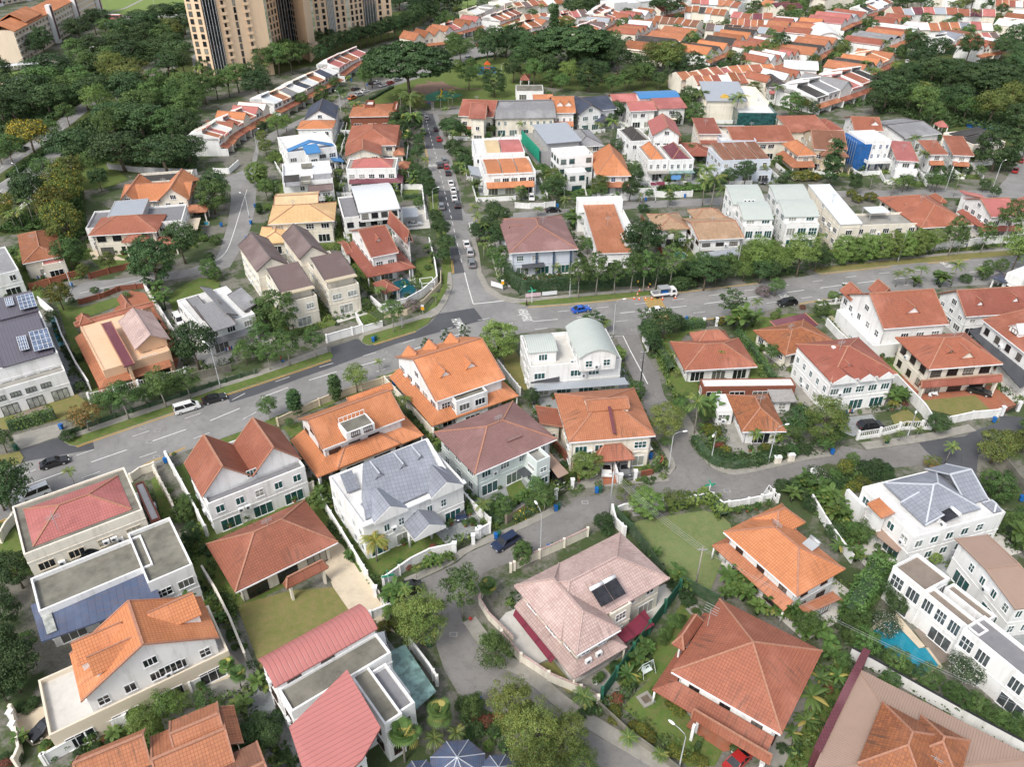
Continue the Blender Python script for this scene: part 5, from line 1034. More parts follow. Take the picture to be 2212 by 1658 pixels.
tile(2,1); x.wing((600,700),(1240,620),3.6,'hip',1.6,tBri); q_=x.loc((860,460),8.4); b=MB(); b.box(-2.6,2.6,-1.7,1.7,-.4,1.15); o=b.obj('roof_terrace',[wWhi],x.root,(q_[0],q_[1],7.6)); b=MB(); b.poly([(-2.3,-1.5,1.17),(2.3,-1.5,1.17),(2.3,1.5,1.17),(-2.3,1.5,1.17)]); b.obj('deck',['flat_stained'],o); f_,g_=win_meshes(4.6,1.0,6,wTrim,'glass_blue'); inst('window',f_,o,(0,1.75,1.0)); f_,g_=win_meshes(1.4,.8,4,'frame_brown',GD); inst('window',f_,o,(-1,-1.74,.1)); inst('window',f_,o,(1.3,-1.74,.1))
x=H(2,1,'detached_house','white classical house with slate grey roof, three small dormers and a gabled columned porch',(620,925),(915,1330),(1785,960),7.2,win=(FR,GT)); x.main('flat',0,fWhi,par=.35,dens=1.4); tile(2,1); x.sheet('roof',[(905,1090),(940,1275),(1720,930),(1540,800),(1455,590),(915,790)],7.6,tGry,.25,[7.7,7.7,7.7,9.2,10.4,10.4])
x.sheet('roof',[(720,890),(780,1045),(890,1005),(820,850)],7.8,tGry,.2,[8.4,7.8,7.8,8.4])
a=x.loc((915,790),10.4); b_=x.loc((1455,590),10.4); c_=x.loc((1700,930),7.6); b=MB(); b.prism([(a[1]-7.2,7.2),(a[1]+.2,7.2),(a[1]+.2,10.2),(a[1]-.1,10.25),(a[1]-6.9,7.5)],a[0]-.2,b_[0]+.6,0); b.obj('attic_wall',[wWhi],x.root)
for p in ((1060,930),(1265,850),(1410,780)): q=x.loc(p,8.9); x.dormer(q[0],q[1],8.75,0,2.0,2.6,.45,1.0,tGry)
x.gablet((1130,1200),7.5,5.6,4.6,1.9,0,tGry,None,.5); x.gablet((1610,990),7.5,5.6,4.6,1.9,0,tGry,None,.5); x.gablet((1420,1290),4.0,5.4,4.0,1.7,0,tGry,None,3.6); x.vol(-x.hx-.3,x.hx+.3,-x.hy-.5,-x.hy+.3,7.3,'slab',0,wTrim,nowall=True)
for p in ((1310,1370),(1500,1300)):
 q=x.loc(p,3.6); b=MB(); b.tube([(q[0],q[1],0),(q[0],q[1],3.9)],[.22,.2],10); b.obj('column',[wTrim],x.root)
q0=x.loc((1345,1400),.9); q1=x.loc((1510,1330),.9); b=MB(); b.bar((q0[0],q0[1],1.0),(q1[0],q1[1],1.0),.2); b.bar((q0[0],q0[1],.2),(q1[0],q1[1],.2),.25); [b.bar((q0[0]+(q1[0]-q0[0])*k/12,q0[1]+(q1[1]-q0[1])*k/12,.2),(q0[0]+(q1[0]-q0[0])*k/12,q0[1]+(q1[1]-q0[1])*k/12,1.0),.14) for k in range(13)]; b.obj('balustrade',[wTrim],x.root)
x=H(2,1,'detached_house','pale green walled house under a wide mauve brown hip roof with a flat concrete patch',(1535,520),(1880,890),(2585,575),6.4,wm='wall_mint',win=(FR,GT)); x.main('hip',2.6,'tile_mauve',ov=.9); tile(2,1); x.wing((1960,420),(2290,560),7.6,'flat',0,fCon,wm='tile_mauve',win=False,par=.2); tile(2,2); x.wing((20,640),(320,760),5.6,'flat',0,fCon); x.sheet('canopy',[(35,855),(90,915),(285,815),(230,750)],3.0,'metal_dark'); x.sheet('canopy',[(250,735),(390,920),(480,875),(320,700)],3.0,mTerr)
x=H(2,1,'detached_house','white house with timber framed gable, bright orange roof with two dormers and orange lean-to roofs',(2120,35),(1545,260),(1235,-140),6.8,win=(FR,GD)); x.main('gx',4.3,tBri,ov=.5); x.skirt(2.6,3.2,1.2,tBri,'swe'); x.vol(-x.hx*.55,x.hx*.35,-x.hy-1.6,-x.hy+1.4,6.2,'flat',0,'flat_stained',par=.35)
for f in (-.45,.3): x.dormer(x.hx*f,-x.hy*.55,8.2,0,1.9,2.6,.7,1.0,tBri)
for f in (-.7,-.1,.55): x.dormer(x.hx*f,x.hy*.75,7.2,R(180),2.6,3,1.0,1.5,tBri)
x=H(2,2,'semi_detached_house','pair of houses under one broad orange roof with raised ridge box and porch roof',(1225,540),(480,612),(372,190),7.0,wm=wCrm,win=(FR,GT)); x.main('hip',3.4,tOrg,ov=.6); tile(2,2); x.vol(-3.4,4.0,-2.4,1.6,9.6,'gx',.9,tOrg,ov=.2,z0=8,win=False); x.wing((660,655),(1050,755),3.4,'hip',2.0,tTer,open_=True); x.wing((190,340),(435,480),4.2,'s0y',1.2,tTer); b=MB(); b.bar((.3,-2.5,10.35),(.3,-x.hy+.1,8.0),.5,0,.2); b.obj('party_ridge',['tile_maroon'],x.root)
x.sheet('canopy',[(1010,660),(1040,700),(1205,670),(1165,600)],3.3,pWhi,.2)
x=H(1,2,'modern_house','white modern house with two pale green arched metal roofs and roof terrace',(20,1375),(150,1645),(945,1600),6.4,win=(FR,GT)); x.main('flat',0,pWhi,par=.7); tile(1,2); x.wing((85,1345),(385,1480),9.0,'bx',1.0,'metal_mint',ov=.2,z0=6); x.wing((450,1270),(905,1520),9.2,'by',1.7,'metal_mint',ov=.3,z0=6,dens=1.2); x.ac((290,1560),6.4,2); x.ac((510,1580),6.4,4); tile(2,2); x.sheet('glass_canopy',[(175,115),(190,170),(1000,110),(960,50)],3.0,'metal_grey'); x.sheet('dark_panel',[(140,-30),(150,100),(400,85),(400,-20)],3,'wall_dark',.1,[5.6,3.4,3.4,5.6])
x=H(3,2,'detached_house','pink tiled two storey villa with maroon awnings and two solar water heaters on the roof',(10,100),(545,700),(945,490),6.3,wm=wCrm,win=(FR,GD)); x.main('hip',2.4,'tile_pink',ov=.9); x.wing((10,100),(1350,35),6.3,'hip',2.6,'tile_pink',ov=.9); x.skirt(1.5,3.1,.9,'tile_pink','swe'); tile(3,2)
x.sheet('awning',[(0,350),(325,765),(375,700),(30,280)],2.7,'awning_maroon',.08,[2.3,2.3,2.9,2.9]); x.sheet('awning',[(865,545),(940,605),(1220,435),(1130,300)],2.6,'awning_maroon',.08,[2.7,2.3,2.3,2.7]); x.wing((800,310),(1020,260),6.0,'flat',0,'flat_stained',par=.3)
for p in ((680,180),(790,120)):
 q=x.pt(p,8.4); b=MB(); b.tube([(-1,.9,1.0),(1,.9,1.0)],[.28,.28],10); b.obj('water_heater',[wTrim],x.root,(q.x+.9,q.y-.6,q.z-.1)); b=MB(); b.prism([(-1.4,-.1),(.8,.85),(.8,.95),(-1.4,.0)],-1.0,1.0,0); b.obj('solar_panel',['solar_black'],x.root,(q.x+.9,q.y-.7,q.z-.1))
x.ac((640,750),3.6,1); x.ac((730,690),3.6,1)
tile(None)
x=House('detached_house','large terracotta pyramid roofed house with lower wrap-round roofs and carport','house',(1558,1297),(1450,1452),(1690,1585),6.4,wm=wWhi,win=('frame_brown',GD)); x.main('hip',3.6,tTer,ov=.9); x.skirt(2.2,3.2,1.1,tTer,'sw'); tile(3,2); x.wing((1370,600),(1640,400),6.3,'hip',1.4,tTer); x.wing((1540,1230),(2211,1640),3.3,'hip',1.7,tTer,open_=True)
q=x.pt((1690,380),9); b=MB(); b.bar((0,0,-1),(0,0,2.4),.06); [b.bar((-.9,.2*k,1.6+.25*k),(.9,.2*k,1.6+.25*k),.04) for k in range(4)]; b.obj('antenna',[mPole],x.root,(q.x,q.y,q.z-.5))
tile(None)
x=House('detached_house','orange hip roofed house beside the oval lawn, white upper walls and brown windows','house',(1583,1140),(1722,1290),(1803,1212),6.2,win=('frame_brown',GD)); x.main('hip',2.6,tBri,ov=.8); x.wing((1625,1120,'F'),(1740,1130,'F'),6.6,'hip',2.2,tBri); x.wing((1740,1340,'F'),(1800,1280,'F'),3.3,'s0x',1.2,tOrg); x.skirt(1.6,3.1,1.0,tOrg,'sw')
q=x.pt((1760,1172),8); b=MB(); b.tube([(-.9,0,.6),(.9,0,.6)],[.25,.25],10); b.prism([(-1.6,-.2),(0,.4),(0,.48),(-1.6,-.1)],-.9,.9,0); b.obj('water_heater',[mPole],x.root,(q.x,q.y,q.z-.2))
x=H(2,3,'detached_house','white classical villa with steel grey roofs, balustraded balconies and one small orange roof',(800,1010),(1260,1440),(2065,1240),6.3,win=(FR,GT)); x.main('flat',0,fWhi,par=.3,dens=1.3); tile(2,3); x.wing((1000,960),(1840,1180),7.0,'hip',2.3,tGry,nowall=True); x.wing((1150,1130),(1500,1290),6.9,'s1x',1.3,tGry,nowall=True); x.wing((1360,840),(1900,1100),6.8,'gy',2.4,tGry,nowall=True); x.wing((1850,1130),(2020,1200),6.6,'hip',.9,tGry,nowall=True); x.wing((860,1140),(1090,1240),6.7,'s1x',.5,tBri,wm=wWhi); x.wing((670,1050),(850,1200),3.4,'flat',0,fCon,par=.8,win=False)
q=x.pt((1600,1230),7.4); b=MB(); b.tube([(-.9,.3,.5),(.9,.3,.5)],[.32,.32],10); b.prism([(-2.2,-.3),(0,.4),(0,.48),(-2.2,-.2)],-.9,.9,0,1); b.obj('water_heater',[wTrim,'solar_black'],x.root,tuple(q)); x.sheet('terrace_roof',[(890,1380),(1120,1560),(1170,1520),(960,1340)],3.0,mTerr); x.ac((1470,1290),6.4,2)
x=H(3,3,'modern_house','white flat roofed modern house in stepped boxes beside the swimming pool, brown roof behind',(1050,-40),(1350,170),(1600,80),6.2,win=(FR,'glass_grey')); x.big=True; x.main('flat',0,'wood_deck',par=.5,dens=1.3)
x.wing((1600,90),(1890,420),5.6,'flat',0,'wood_deck',par=.4,dens=1.6); tile(3,3); x.wing((1680,480),(2600,960),6.2,'flat',0,fGry,par=.5,dens=1.5); x.wing((1350,170),(1900,500),6.0,'flat',0,'wood_deck',par=.4,dens=1.6)
x=H(2,3,'modern_house','long low white house with plain brown roof and tall sliding windows',(1900,1415),(1615,1440),(2150,2050),6.6,win=(FR,GT)); x.main('gy',.7,mTerr,ov=.5,dens=1.4,z0=0)
x=H(3,3,'detached_house','pale brown roofed house with a rust orange hip roof on top and maroon wall coping',(350,1700),(785,810),(2300,1560),4.2,wm=wCrm); x.main('hip',.9,mTerr,ov=.3); tile(3,3); y=x
x.vol(-x.hx*.62,x.hx*.15,-x.hy*.62,x.hy*.5,5.6,'hip',2.3,tRus,z0=4,win=False,ov=.4); x.vol(-x.hx*.2,x.hx*.35,-x.hy*.1,x.hy*.62,5.5,'hip',1.7,tRus,z0=4,win=False,ov=.4)
x=H(3,1,'garden_pavilion','octagonal blue tiled pavilion with smaller peaks at the bottom edge',(1590,1560),(1590,1760),(1880,1740),3.4,cat='pavilion')
q=MB();
for (cx_,cy_,rr_) in ((0,0,3.4),(4.6,-1.2,2.4),(-4.4,-1.0,2.2)):
 for k in range(8):
  a0,a1=k*math.pi/4+.39,(k+1)*math.pi/4+.39; P0=(cx_+rr_*math.cos(a0),cy_+rr_*math.sin(a0),3.2); P1=(cx_+rr_*math.cos(a1),cy_+rr_*math.sin(a1),3.2); q.poly([P0,P1,(cx_,cy_,3.2+rr_*.55)]); q.poly([(cx_,cy_,3.1),P1,P0],1); q.bar(P0,(cx_,cy_,3.22+rr_*.55),.09,1)
q.obj('roof',['tile_slate','ridge_light'],x.root)
for k in range(8): a0=k*math.pi/4+.39; b=MB(); b.tube([(3*math.cos(a0),3*math.sin(a0),0),(3*math.cos(a0),3*math.sin(a0),3.2)],[.14,.14],8); b.obj('post',[wTrim],x.root)
# ---- middle right
x=H(1,2,'bungalow','terracotta bungalow with stepped hip roofs and green lawn behind a hedge',(1345,1400),(1480,1650),(2110,1620),3.4,wm=wWhi); x.main('hip',2.4,tTer,ov=.9); x.wing((1520,1325),(1900,1420),3.5,'hip',2.0,tTer)
x=H(1,2,'bungalow','rusty orange tiled bungalow beside the toy strewn lawn',(2105,1295),(2350,1520),(2770,1390),3.2,wm=wCrm); x.main('hip',2.0,tRus,ov=.7); x.vol(-x.hx*.2,x.hx+1.5,x.hy-3,x.hy+1.5,3.0,'s1x',.6,'tile_maroon')
x=H(2,2,'bungalow','old bungalow with mottled orange hip roof and white flat roofed wing',(1860,200),(1975,520),(2350,500),3.4,wm=wWhi); x.main('hip',2.3,tRus,ov=.9); x.wing((1640,140),(2400,60),3.3,'flat',0,fWhi,wm=wBri,par=.15); x.wing((1700,200),(1900,340),3.2,'flat',0,fWhi,par=.1); tile(2,3); x.wing((0,170),(250,260),3.2,'s1x',.4,'tin')
x=H(2,3,'detached_house','white classical three storey house with red hip roof, pediments and balconies',(270,-240),(545,85),(1105,0),7.6,win=(FR,GT)); x.main('hip',2.8,tRed,ov=.35,dens=1.3); tile(2,3); x.gablet((640,60),7.6,4.8,2.6,1.6,0,tRed,None,.4); x.gablet((830,25),7.6,3.2,2.4,1.2,0,tRed,None,.4); x.gablet((990,5),7.6,3.2,2.4,1.2,0,tRed,None,.4); x.cap(-x.hx*.3,x.hy*.2,9,.8,.7); tile(1,3); x.dormer(-x.hx*.3,-x.hy*.6,7.9,0,2.2,2.6,.7,.5,tRed)
x=H(1,3,'detached_house','cream house with terracotta hip roof, front gable and columned veranda roof',(1115,1362),(1390,1640),(2020,1582),6.5,wm=wCrm,win=('frame_brown',GD)); x.main('hip',3.0,tTer,ov=.9); x.dormer(x.hx*.12,-x.hy*.72,6.6,0,3.6,4.4,.5,1.7,tTer,wCrm); x.dormer(-x.hx*.25,-x.hy*.5,7.9,0,1.5,1.8,.2,.6,tTer,wCrm); x.dormer(x.hx*.55,-x.hy*.35,7.7,0,1.5,1.8,.2,.6,tTer,wCrm); tile(2,3); x.wing((1325,140),(1990,60),3.2,'gx',1.3,tRed,open_=True)
x=H(1,3,'detached_house','tall white gabled house with terracotta roof, triangular dormer and balcony ledge',(1560,1245),(1000,1290),(690,990),7.2,win=(FR,GD)); x.main('gx',4.2,tTer,ov=.4); x.dormer(x.hx*.05,-x.hy*.62,8.4,0,3.6,3.6,.15,1.7,tTer); tile(1,3); x.vol(-x.hx-1.4,x.hx+.4,-x.hy-.3,x.hy,3.2,'flat',0,fWhi,par=.2,win=False)
x.vol(-x.hx,-x.hx*.45,x.hy-2,x.hy+3,6.6,'gy',2,tTer); x.vol(-x.hx*.1,x.hx*.4,x.hy-2,x.hy+2.6,6.8,'gy',2.2,tTer)
x=H(1,3,'detached_house','long white house with broad terracotta roof and two little dormers at the right edge',(2420,1125),(1710,1185),(1490,985),5.6); x.main('gx',3.6,tRed,ov=.5); x.dormer(-x.hx*.6,-x.hy*.6,6.4,0,1.8,2.6,.6,1.2,tRed); x.dormer(x.hx*.25,-x.hy*.55,6.6,0,1.8,2.6,.6,1.2,tRed)
x=H(1,3,'detached_house','white house with brown orange roof and big five sided skylight at the right edge',(2500,1120),(1850,1210),(2260,1600),6.6,win=('frame_brown',GD)); x.main('gx',1.8,tTer,ov=.4); tile(1,3); x.sheet('carport_roof',[(1730,1300),(1860,1270),(2330,1720),(2180,1800)],3.2,'metal_dark',.15); p_=x.loc((2140,1290),8.2); x.dormer(p_[0],p_[1],7.0,0,3,3,1.0,1.2,fWhi)
x=H(1,3,'detached_house','white flat roofed house corner above the palms at the right edge',(2090,800),(2211,870),(2400,760),5.0); x.main('flat',0,fWhi,par=.2); x.wing((1920,840),(2150,860),3.0,'hip',.8,'tile_darkblue',open_=True)
# ---- band above the main road
x=H(1,2,'detached_house','mauve brown hip roofed house with navy posts on the corner above the green hedge',(-105,340),(-33,638),(558,592),6.8,wm='wall_blueish',win=(FR,GT)); x.main('hip',3.2,'tile_mauve',ov=.9); tile(1,2); x.sheet('lean_to_roof',[(75,735),(80,770),(275,755),(265,715)],3.0,'metal_dark',.1,[3.4,2.8,2.8,3.4]); x.dormer(-x.hx*.75,x.hy*.1,7.2,R(-90),2.6,3,.6,1,'tile_mauve')
for f in (-.2,.3,.8): b=MB(); b.box(-.2,.2,-.2,.2,0,6.6); b.obj('post',['wall_navy'],x.root,(x.hx*f,-x.hy+.55,0))
x=H(1,2,'detached_house','white slab walled house with sloping orange L shaped roof and orange fascia',(640,300),(735,640),(1010,612),5.0); x.main('s1x',3.0,tOrg,ov=.3); x.vol(-x.hx-1.6,x.hx+2.6,x.hy-.6,x.hy+2.6,8.6,'flat',0,fWhi,par=.5,win=False); x.vol(x.hx-1,x.hx+3,-x.hy+3,x.hy,5.4,'flat',0,fWhi)
x=H(1,2,'detached_house','rambling house under mottled tan tile roofs with metal veranda roof',(1980,490),(1600,525),(1490,335),5.8,wm=wWhi,win=('frame_brown',GD)); x.main('gx',1.8,'tile_tan',ov=.6); tile(1,2); x.wing((1150,300),(1530,425),5.4,'hip',1.6,'tile_tan'); x.wing((1500,265),(1840,330),6.4,'hip',1.6,'tile_tan'); x.sheet('veranda_roof',[(1590,640),(1610,675),(1960,650),(1930,590)],2.8,'metal_grey'); x.ac((1440,530),3.4,3)
for i,(A,B,C,nm) in enumerate((((2175,205),(1895,218),(1840,110),'first barrel vaulted white house from the left in the rear pair'),((2570,190),(2270,200),(2200,110),'right one of the rear pair of barrel vaulted white houses, beside the white angular house'),((2250,345),(1985,350),(1920,262),'front left barrel vaulted white house with turquoise curtains and planter'),((2640,315),(2340,325),(2280,240),'front right barrel vaulted white house with a white awning'))):
 x=H(1,2,'townhouse',nm,A,B,C,8.2,win=(FR,GT),group='pale green barrel vaulted townhouses',cat='house'); x.main('q1x',2.2,'metal_mint',ov=.25,dens=1.2); x.big=True; x.vol(-x.hx+.3,x.hx-.3,-x.hy-1.6,-x.hy+.4,6.2,'flat',0,fCon,par=.5,dens=1.3,sty=(FR,GT)); [x.window(k*x.hx*.5,-x.hy+.25,7.0,0,2.0,1.1,3) for k in (-1,1)]; [x.window(-x.hx+.25,k,6.6,R(-90),2,1.5,3) for k in (-1.5,2.5)]
 if i<2: x.ac((2000+i*390,195),8.4,3)
x=H(1,3,'modern_house','large white angular house with folded white metal roof and shaded roof terrace',(360,120),(625,385),(805,368),7.4,wm=wCrm,win=(FR,GD)); x.main('s1x',2.6,'metal_white',ov=.1,dens=.9); tile(1,3); x.wing((640,420),(1180,300),6.0,'flat',0,fCon,par=.6); x.sheet('canopy',[(825,240),(890,295),(1065,285),(995,230)],8.4,'metal_white'); b=MB(); [b.box(p.x-.08,p.x+.08,p.y-.08,p.y+.08,6,8.4) for p in (x.pt((830,242),8.4),x.pt((892,293),8.4),x.pt((1060,284),8.4))]; b.obj('canopy_posts',[mPole],x.root)
x=H(1,3,'detached_house','cream house with wide mottled terracotta hip roof above the roadside hedge',(965,155),(1325,420),(1765,385),6.4,wm=wCrm,win=('frame_brown',GD)); x.main('hip',3.2,tTer,ov=.8); tile(1,3); x.wing((1130,210),(1260,270),6.8,'gx',1,tTer,nowall=True); x.wing((1390,140),(1550,200),5.5,'hip',1,tTer); x.ac((1390,450),3.6,1)
x=H(1,3,'detached_house','white house with folded pink roofs and red lower roofs by the right edge',(1700,165),(1930,325),(2175,315),6.8,win=(FR,GD)); x.main('gx',2.6,tRos,ov=.4); tile(1,3); x.wing((1640,140),(1900,170),6.2,'s0y',1.6,tRos); x.wing((2080,200),(2500,310),6.2,'gy',1.6,tRos); x.skirt(2.0,3.2,1.0,tRed,'swe')
# ---- centre left
x=H(1,1,'detached_house','cream house with bright yellow orange hip roof and lower yellow wing',(140,225),(95,390),(675,356),6.3,wm=wCrm); x.main('hip',2.4,'tile_yellow',ov=.8); x.wing((45,410),(300,540),3.6,'hip',1.2,'tile_yellow'); x.ac((410,410),4.4,3)
x=H(1,1,'detached_house','cream house with pale straw coloured roof behind the yellow roofed house',(150,125),(148,245),(530,232),6.4,wm=wCrm); x.main('gx',1.2,'tile_cream')
x=H(1,1,'modern_house','white modern house with curved blue grey metal roof and dark glazed openings',(755,160),(750,345),(1250,270),6.6,win=(fDk,GD)); x.main('flat',0,fGry,par=.4,dens=1.2); tile(1,1); x.wing((805,60),(1235,250),9.0,'bx',1.6,'metal_white',z0=6,ov=.3,dens=1.2); x.sheet('carport_roof',[(1250,255),(1260,330),(1395,320),(1385,245)],2.8,'metal_grey')
x=H(1,1,'detached_house','red brown tiled villa with steep gables and lower roofs beside the swimming pool',(1205,605),(990,675),(855,430),7.2,win=(FR,GD)); x.main('gx',3.6,tRed,ov=.5); tile(1,1); x.wing((1130,380),(1350,545),6.8,'gy',3.4,tRed); x.skirt(2.8,3.2,1.4,tRed,'swe'); x.dormer(0,-x.hy*.5,8.3,0,1.9,2.6,.4,1.1,tRed); x.wing((695,540),(830,640),3.4,'gx',1.2,tRed); x.wing((900,640),(1370,760),3.2,'hip',1.5,tRed,open_=True)
x=H(1,1,'pool_pavilion','small red tiled pavilion at the edge of the dark swimming pool',(1000,900),(1105,985),(1235,945),2.8,cat='pavilion'); x.main('hip',1.2,tRed,ov=.5,open_=True)
for (A,B,C,A2,B2,C2,lb) in (((845,805),(588,872),(490,722),(615,640),(395,740),(215,490),'right hand cream townhouse with brown pitched roofs, beige canopies and glazed balconies'),((480,905),(212,980),(118,815),(280,735),(40,830),(-160,570),'left hand cream townhouse with brown pitched roofs, behind the large dark round tree')):
 x=H(1,1,'townhouse',lb,A,B,C,8.6,wm=wCrm,win=(FR,'curtain'),group='pair of brown roofed townhouses',cat='house'); x.main('s1x',1.5,'tile_brown',ov=.3,dens=1.0); x.wing(A2,C2,8.2,'gy',2.6,'tile_brown',ov=.3,sides='we')
 x.vol(-x.hx,x.hx,-x.hy-1.8,-x.hy+.5,6.0,'flat',0,fCon,par=.9,dens=1.2); x.vol(-x.hx,x.hx,-x.hy-1.4,-x.hy,8.5,'slab',0,'metal_beige',nowall=True)
 x.vol(-x.hx+.2,x.hx-.2,x.hy-.5,x.hy+9,6.0,'flat',0,fCon)
x=H(1,0,'detached_house','white house with overlapping slate grey roofs and white parapets behind the street trees',(1500,1062),(1755,1310),(2211,1180),6.2,win=(FR,GD)); x.main('flat',0,fWhi,par=.3); tile(1,0); x.wing((1690,1150),(2040,1250),6.9,'s1x',1.5,tMid,nowall=True); x.wing((1820,940),(1960,1200),7.4,'s0y',1.2,tMid,nowall=True); x.wing((1610,1060),(1850,1180),6.7,'s1x',.8,tMid,nowall=True); x.wing((1960,1000),(2230,1100),6.8,'s1y',1.0,tMid,nowall=True); x.skirt(2.2,3.1,.9,tMid,'s'); x.ac((2100,1270),3.4,3)
x=H(1,0,'detached_house','salmon walled house with maroon roof, faded pinkish gable roof and orange lean-to roofs',(640,1262),(890,1658),(1480,1500),5.4,wm='wall_salmon',win=(fDk,GD)); x.main('flat',0,'wall_salmon',par=.2); tile(1,0); x.wing((885,1290),(1160,1590),6.6,'s1x',1.2,'tile_maroon'); x.wing((1020,1230),(1470,1380),7.0,'gy',2.2,'tile_pink'); x.wing((640,1250),(1330,1090),5.6,'gx',.7,tTer); x.wing((1010,1040),(1160,1120),5.8,'hip',1.6,tTer,nowall=True); x.wing((650,1200),(800,1230),5.8,'hip',1.4,tTer,nowall=True); x.skirt(2.4,3.0,1.0,tOrg,'sw'); x.window(2.4,-x.hy+.66,3.6,0,3.0,1.9,4,(wTrim,GD),True)
x=H(1,0,'modern_house','white modern terrace block with dark purple roofs carrying blue solar panels and glazed front',(285,985),(500,1500),(-160,1690),8.6,win=(fDk,'curtain')); x.big=True; x.main('flat',0,'metal_purple',par=.15,dens=1.6); tile(1,0); x.wing((-80,1300),(460,1500),9.0,'s1x',.6,'metal_purple',nowall=True); x.wing((-60,1060),(330,1130),9.0,'s1x',.6,'metal_purple',nowall=True)
for A,B,C in (((40,1040),(60,1110),(130,1095)),((145,1020),(180,1140),(325,1105)),((145,1375),(180,1495),(260,1475)),((250,1330),(300,1500),(470,1460))):
 a,b_,c_=x.pt(A,9.4),x.pt(B,9.4),x.pt(C,9.4); d_=a+c_-b_; q=MB(); q.poly([(p.x,p.y,9.75) for p in (b_,c_,d_,a)]); q.poly([(p.x,p.y,9.68) for p in (a,d_,c_,b_)]);
 for t in (.02,.25,.5,.75,.98): q.bar((b_.x+(c_.x-b_.x)*t,b_.y+(c_.y-b_.y)*t,9.77),(a.x+(d_.x-a.x)*t,a.y+(d_.y-a.y)*t,9.77),.07,1,.03); q.bar((b_.x+(a.x-b_.x)*t,b_.y+(a.y-b_.y)*t,9.77),(c_.x+(d_.x-c_.x)*t,c_.y+(d_.y-c_.y)*t,9.77),.07,1,.03)
 q.obj('solar_panel',['solar_blue',wTrim],x.root)
x.vol(-x.hx,x.hx,-x.hy-2.6,-x.hy+.3,5.6,'flat',0,fCon,par=.3,dens=1.5)
x=H(1,0,'detached_house','orange roofed house with two steep front gables and a skylight',(1610,205),(1035,200),(1060,40),6.2,wm=wCrm); x.main('gx',2.4,tBri,ov=.5); x.vol(x.hx*.1,x.hx+.2,-x.hy-1,x.hy,6.4,'gy',3.6,tBri); x.vol(-x.hx-.6,-x.hx*.45,-x.hy-1,x.hy,6.2,'gy',2.8,tBri); tile(1,0); x.wing((1590,230),(1780,280),3.3,'hip',1.2,tOrg,open_=True)
x=H(1,0,'modern_house','white flat roofed house with grey roof pavilions and glass balustrades behind the terracotta house',(705,300),(740,440),(1560,410),5.8); x.main('flat',0,fGry,par=.5); tile(1,0); x.wing((990,190),(1230,300),8.0,'flat',0,'metal_grey',wm='wall_grey',par=.1,win=False); x.sheet('carport_roof',[(1560,350),(1545,440),(1700,440),(1730,330)],3.2,'paving_cream')
x=H(1,0,'detached_house','cream house with broad terracotta hip roof, veranda and side porch roof',(870,335),(757,488),(1355,452),6.2,wm=wCrm,win=(fDk,GD)); x.main('hip',2.6,tTer,ov=.8); x.wing((1045,545),(1310,470),4.6,'hip',1.4,tTer,open_=True); x.wing((1310,570),(1565,485),3.2,'hip',1.1,tTer,open_=True)
x=H(1,0,'detached_house','cream house with weather streaked red orange hip roof and painted balcony panel',(135,485),(192,730),(545,665),4.8,wm=wCrm); x.main('hip',1.8,tRus,ov=.5); x.vol(x.hx-5,x.hx,-x.hy-2,-x.hy+1,4.0,'flat',0,tRos,wm=wCrm,par=.2)
x=H(1,0,'detached_house','white house with pale grey tiled roof terrace at the left edge',(60,585),(165,790),(-260,900),6.0); x.main('flat',0,tMid,par=.3)
# ---- houses in the column left of the side road (tile 0,1) and the blocks right of it
def Q(r,c,name,label,A,B,C,h,kind,rise,rm,wm=wWhi,win=(FR,GD),**k):
 x=H(r,c,name,label,A,B,C,h,wm=wm,win=win or (FR,GD),lod=1); x.main(kind,rise,rm,win=bool(win),**k); return x
D='detached_house'
x=Q(0,1,D,'white house with blue grey front gable, farthest house left of the side road',(680,1025),(412,1030),(440,925),6.2,'gy',3.2,'tile_darkblue',ov=.3); x.wing((560,1020),(690,960),5.6,'gx',1.2,'tile_darkblue')
x=Q(0,1,D,'white house with orange hip roof, just above the blue roofed white house',(655,1112),(345,1115),(375,1045),6.6,'hip',1.6,tBri,ov=.3); x.skirt(1.6,3.2,.8,tOrg,'w')
x=Q(0,1,D,'white house with bright blue folded metal roof strip and blue gable',(665,1250),(268,1335),(285,1190),6.8,'flat',0,fWhi); tile(0,1); x.wing((275,1310),(655,1240),7.2,'gy',2.2,'metal_blue',nowall=True); x.wing((430,1330),(520,1270),7.6,'s1x',1.2,'metal_blue'); x.wing((660,1410),(715,1345),3.2,'s0y',.8,'metal_blue',open_=True)
x=Q(0,1,D,'white house with pale louvred roof strips, next to the reddish house with five windows',(655,1545),(228,1600),(280,1430),6.2,'flat',0,fWhi); tile(0,1)
for p,q,m_ in (((240,1530),(370,1560),'tile_black'),((490,1520),(650,1545),tMid),((390,1450),(475,1420),'flat_stained'),((390,1590),(465,1530),'flat_stained'),((250,1590),(380,1600),tMid),((490,1460),(650,1490),'metal_white')): x.wing(p,q,6.7,'s1x',.5,m_,nowall=True)
x.wing((450,1655),(655,1600),5.6,'gx',1.2,'tile_brown')
x=Q(0,1,D,'low house with salmon roof and white raised box, beside the park corner',(1185,1010),(795,1010),(815,900),5.0,'hip',2.0,tOrg,ov=.4,wm=wBri); tile(0,1); x.wing((935,920),(1020,880),7,'flat',0,fWhi); x.wing((1170,960),(1225,890),5,'flat',0,fWhi)
x=Q(0,1,D,'cream house with very broad terracotta hip roof and raised white parapets behind it',(1205,1265),(762,1262),(782,1090),6.2,'hip',3.2,tTer,wm=wCrm); tile(0,1); x.wing((1165,1260),(1250,1130),3.8,'s0y',1.2,tOrg)
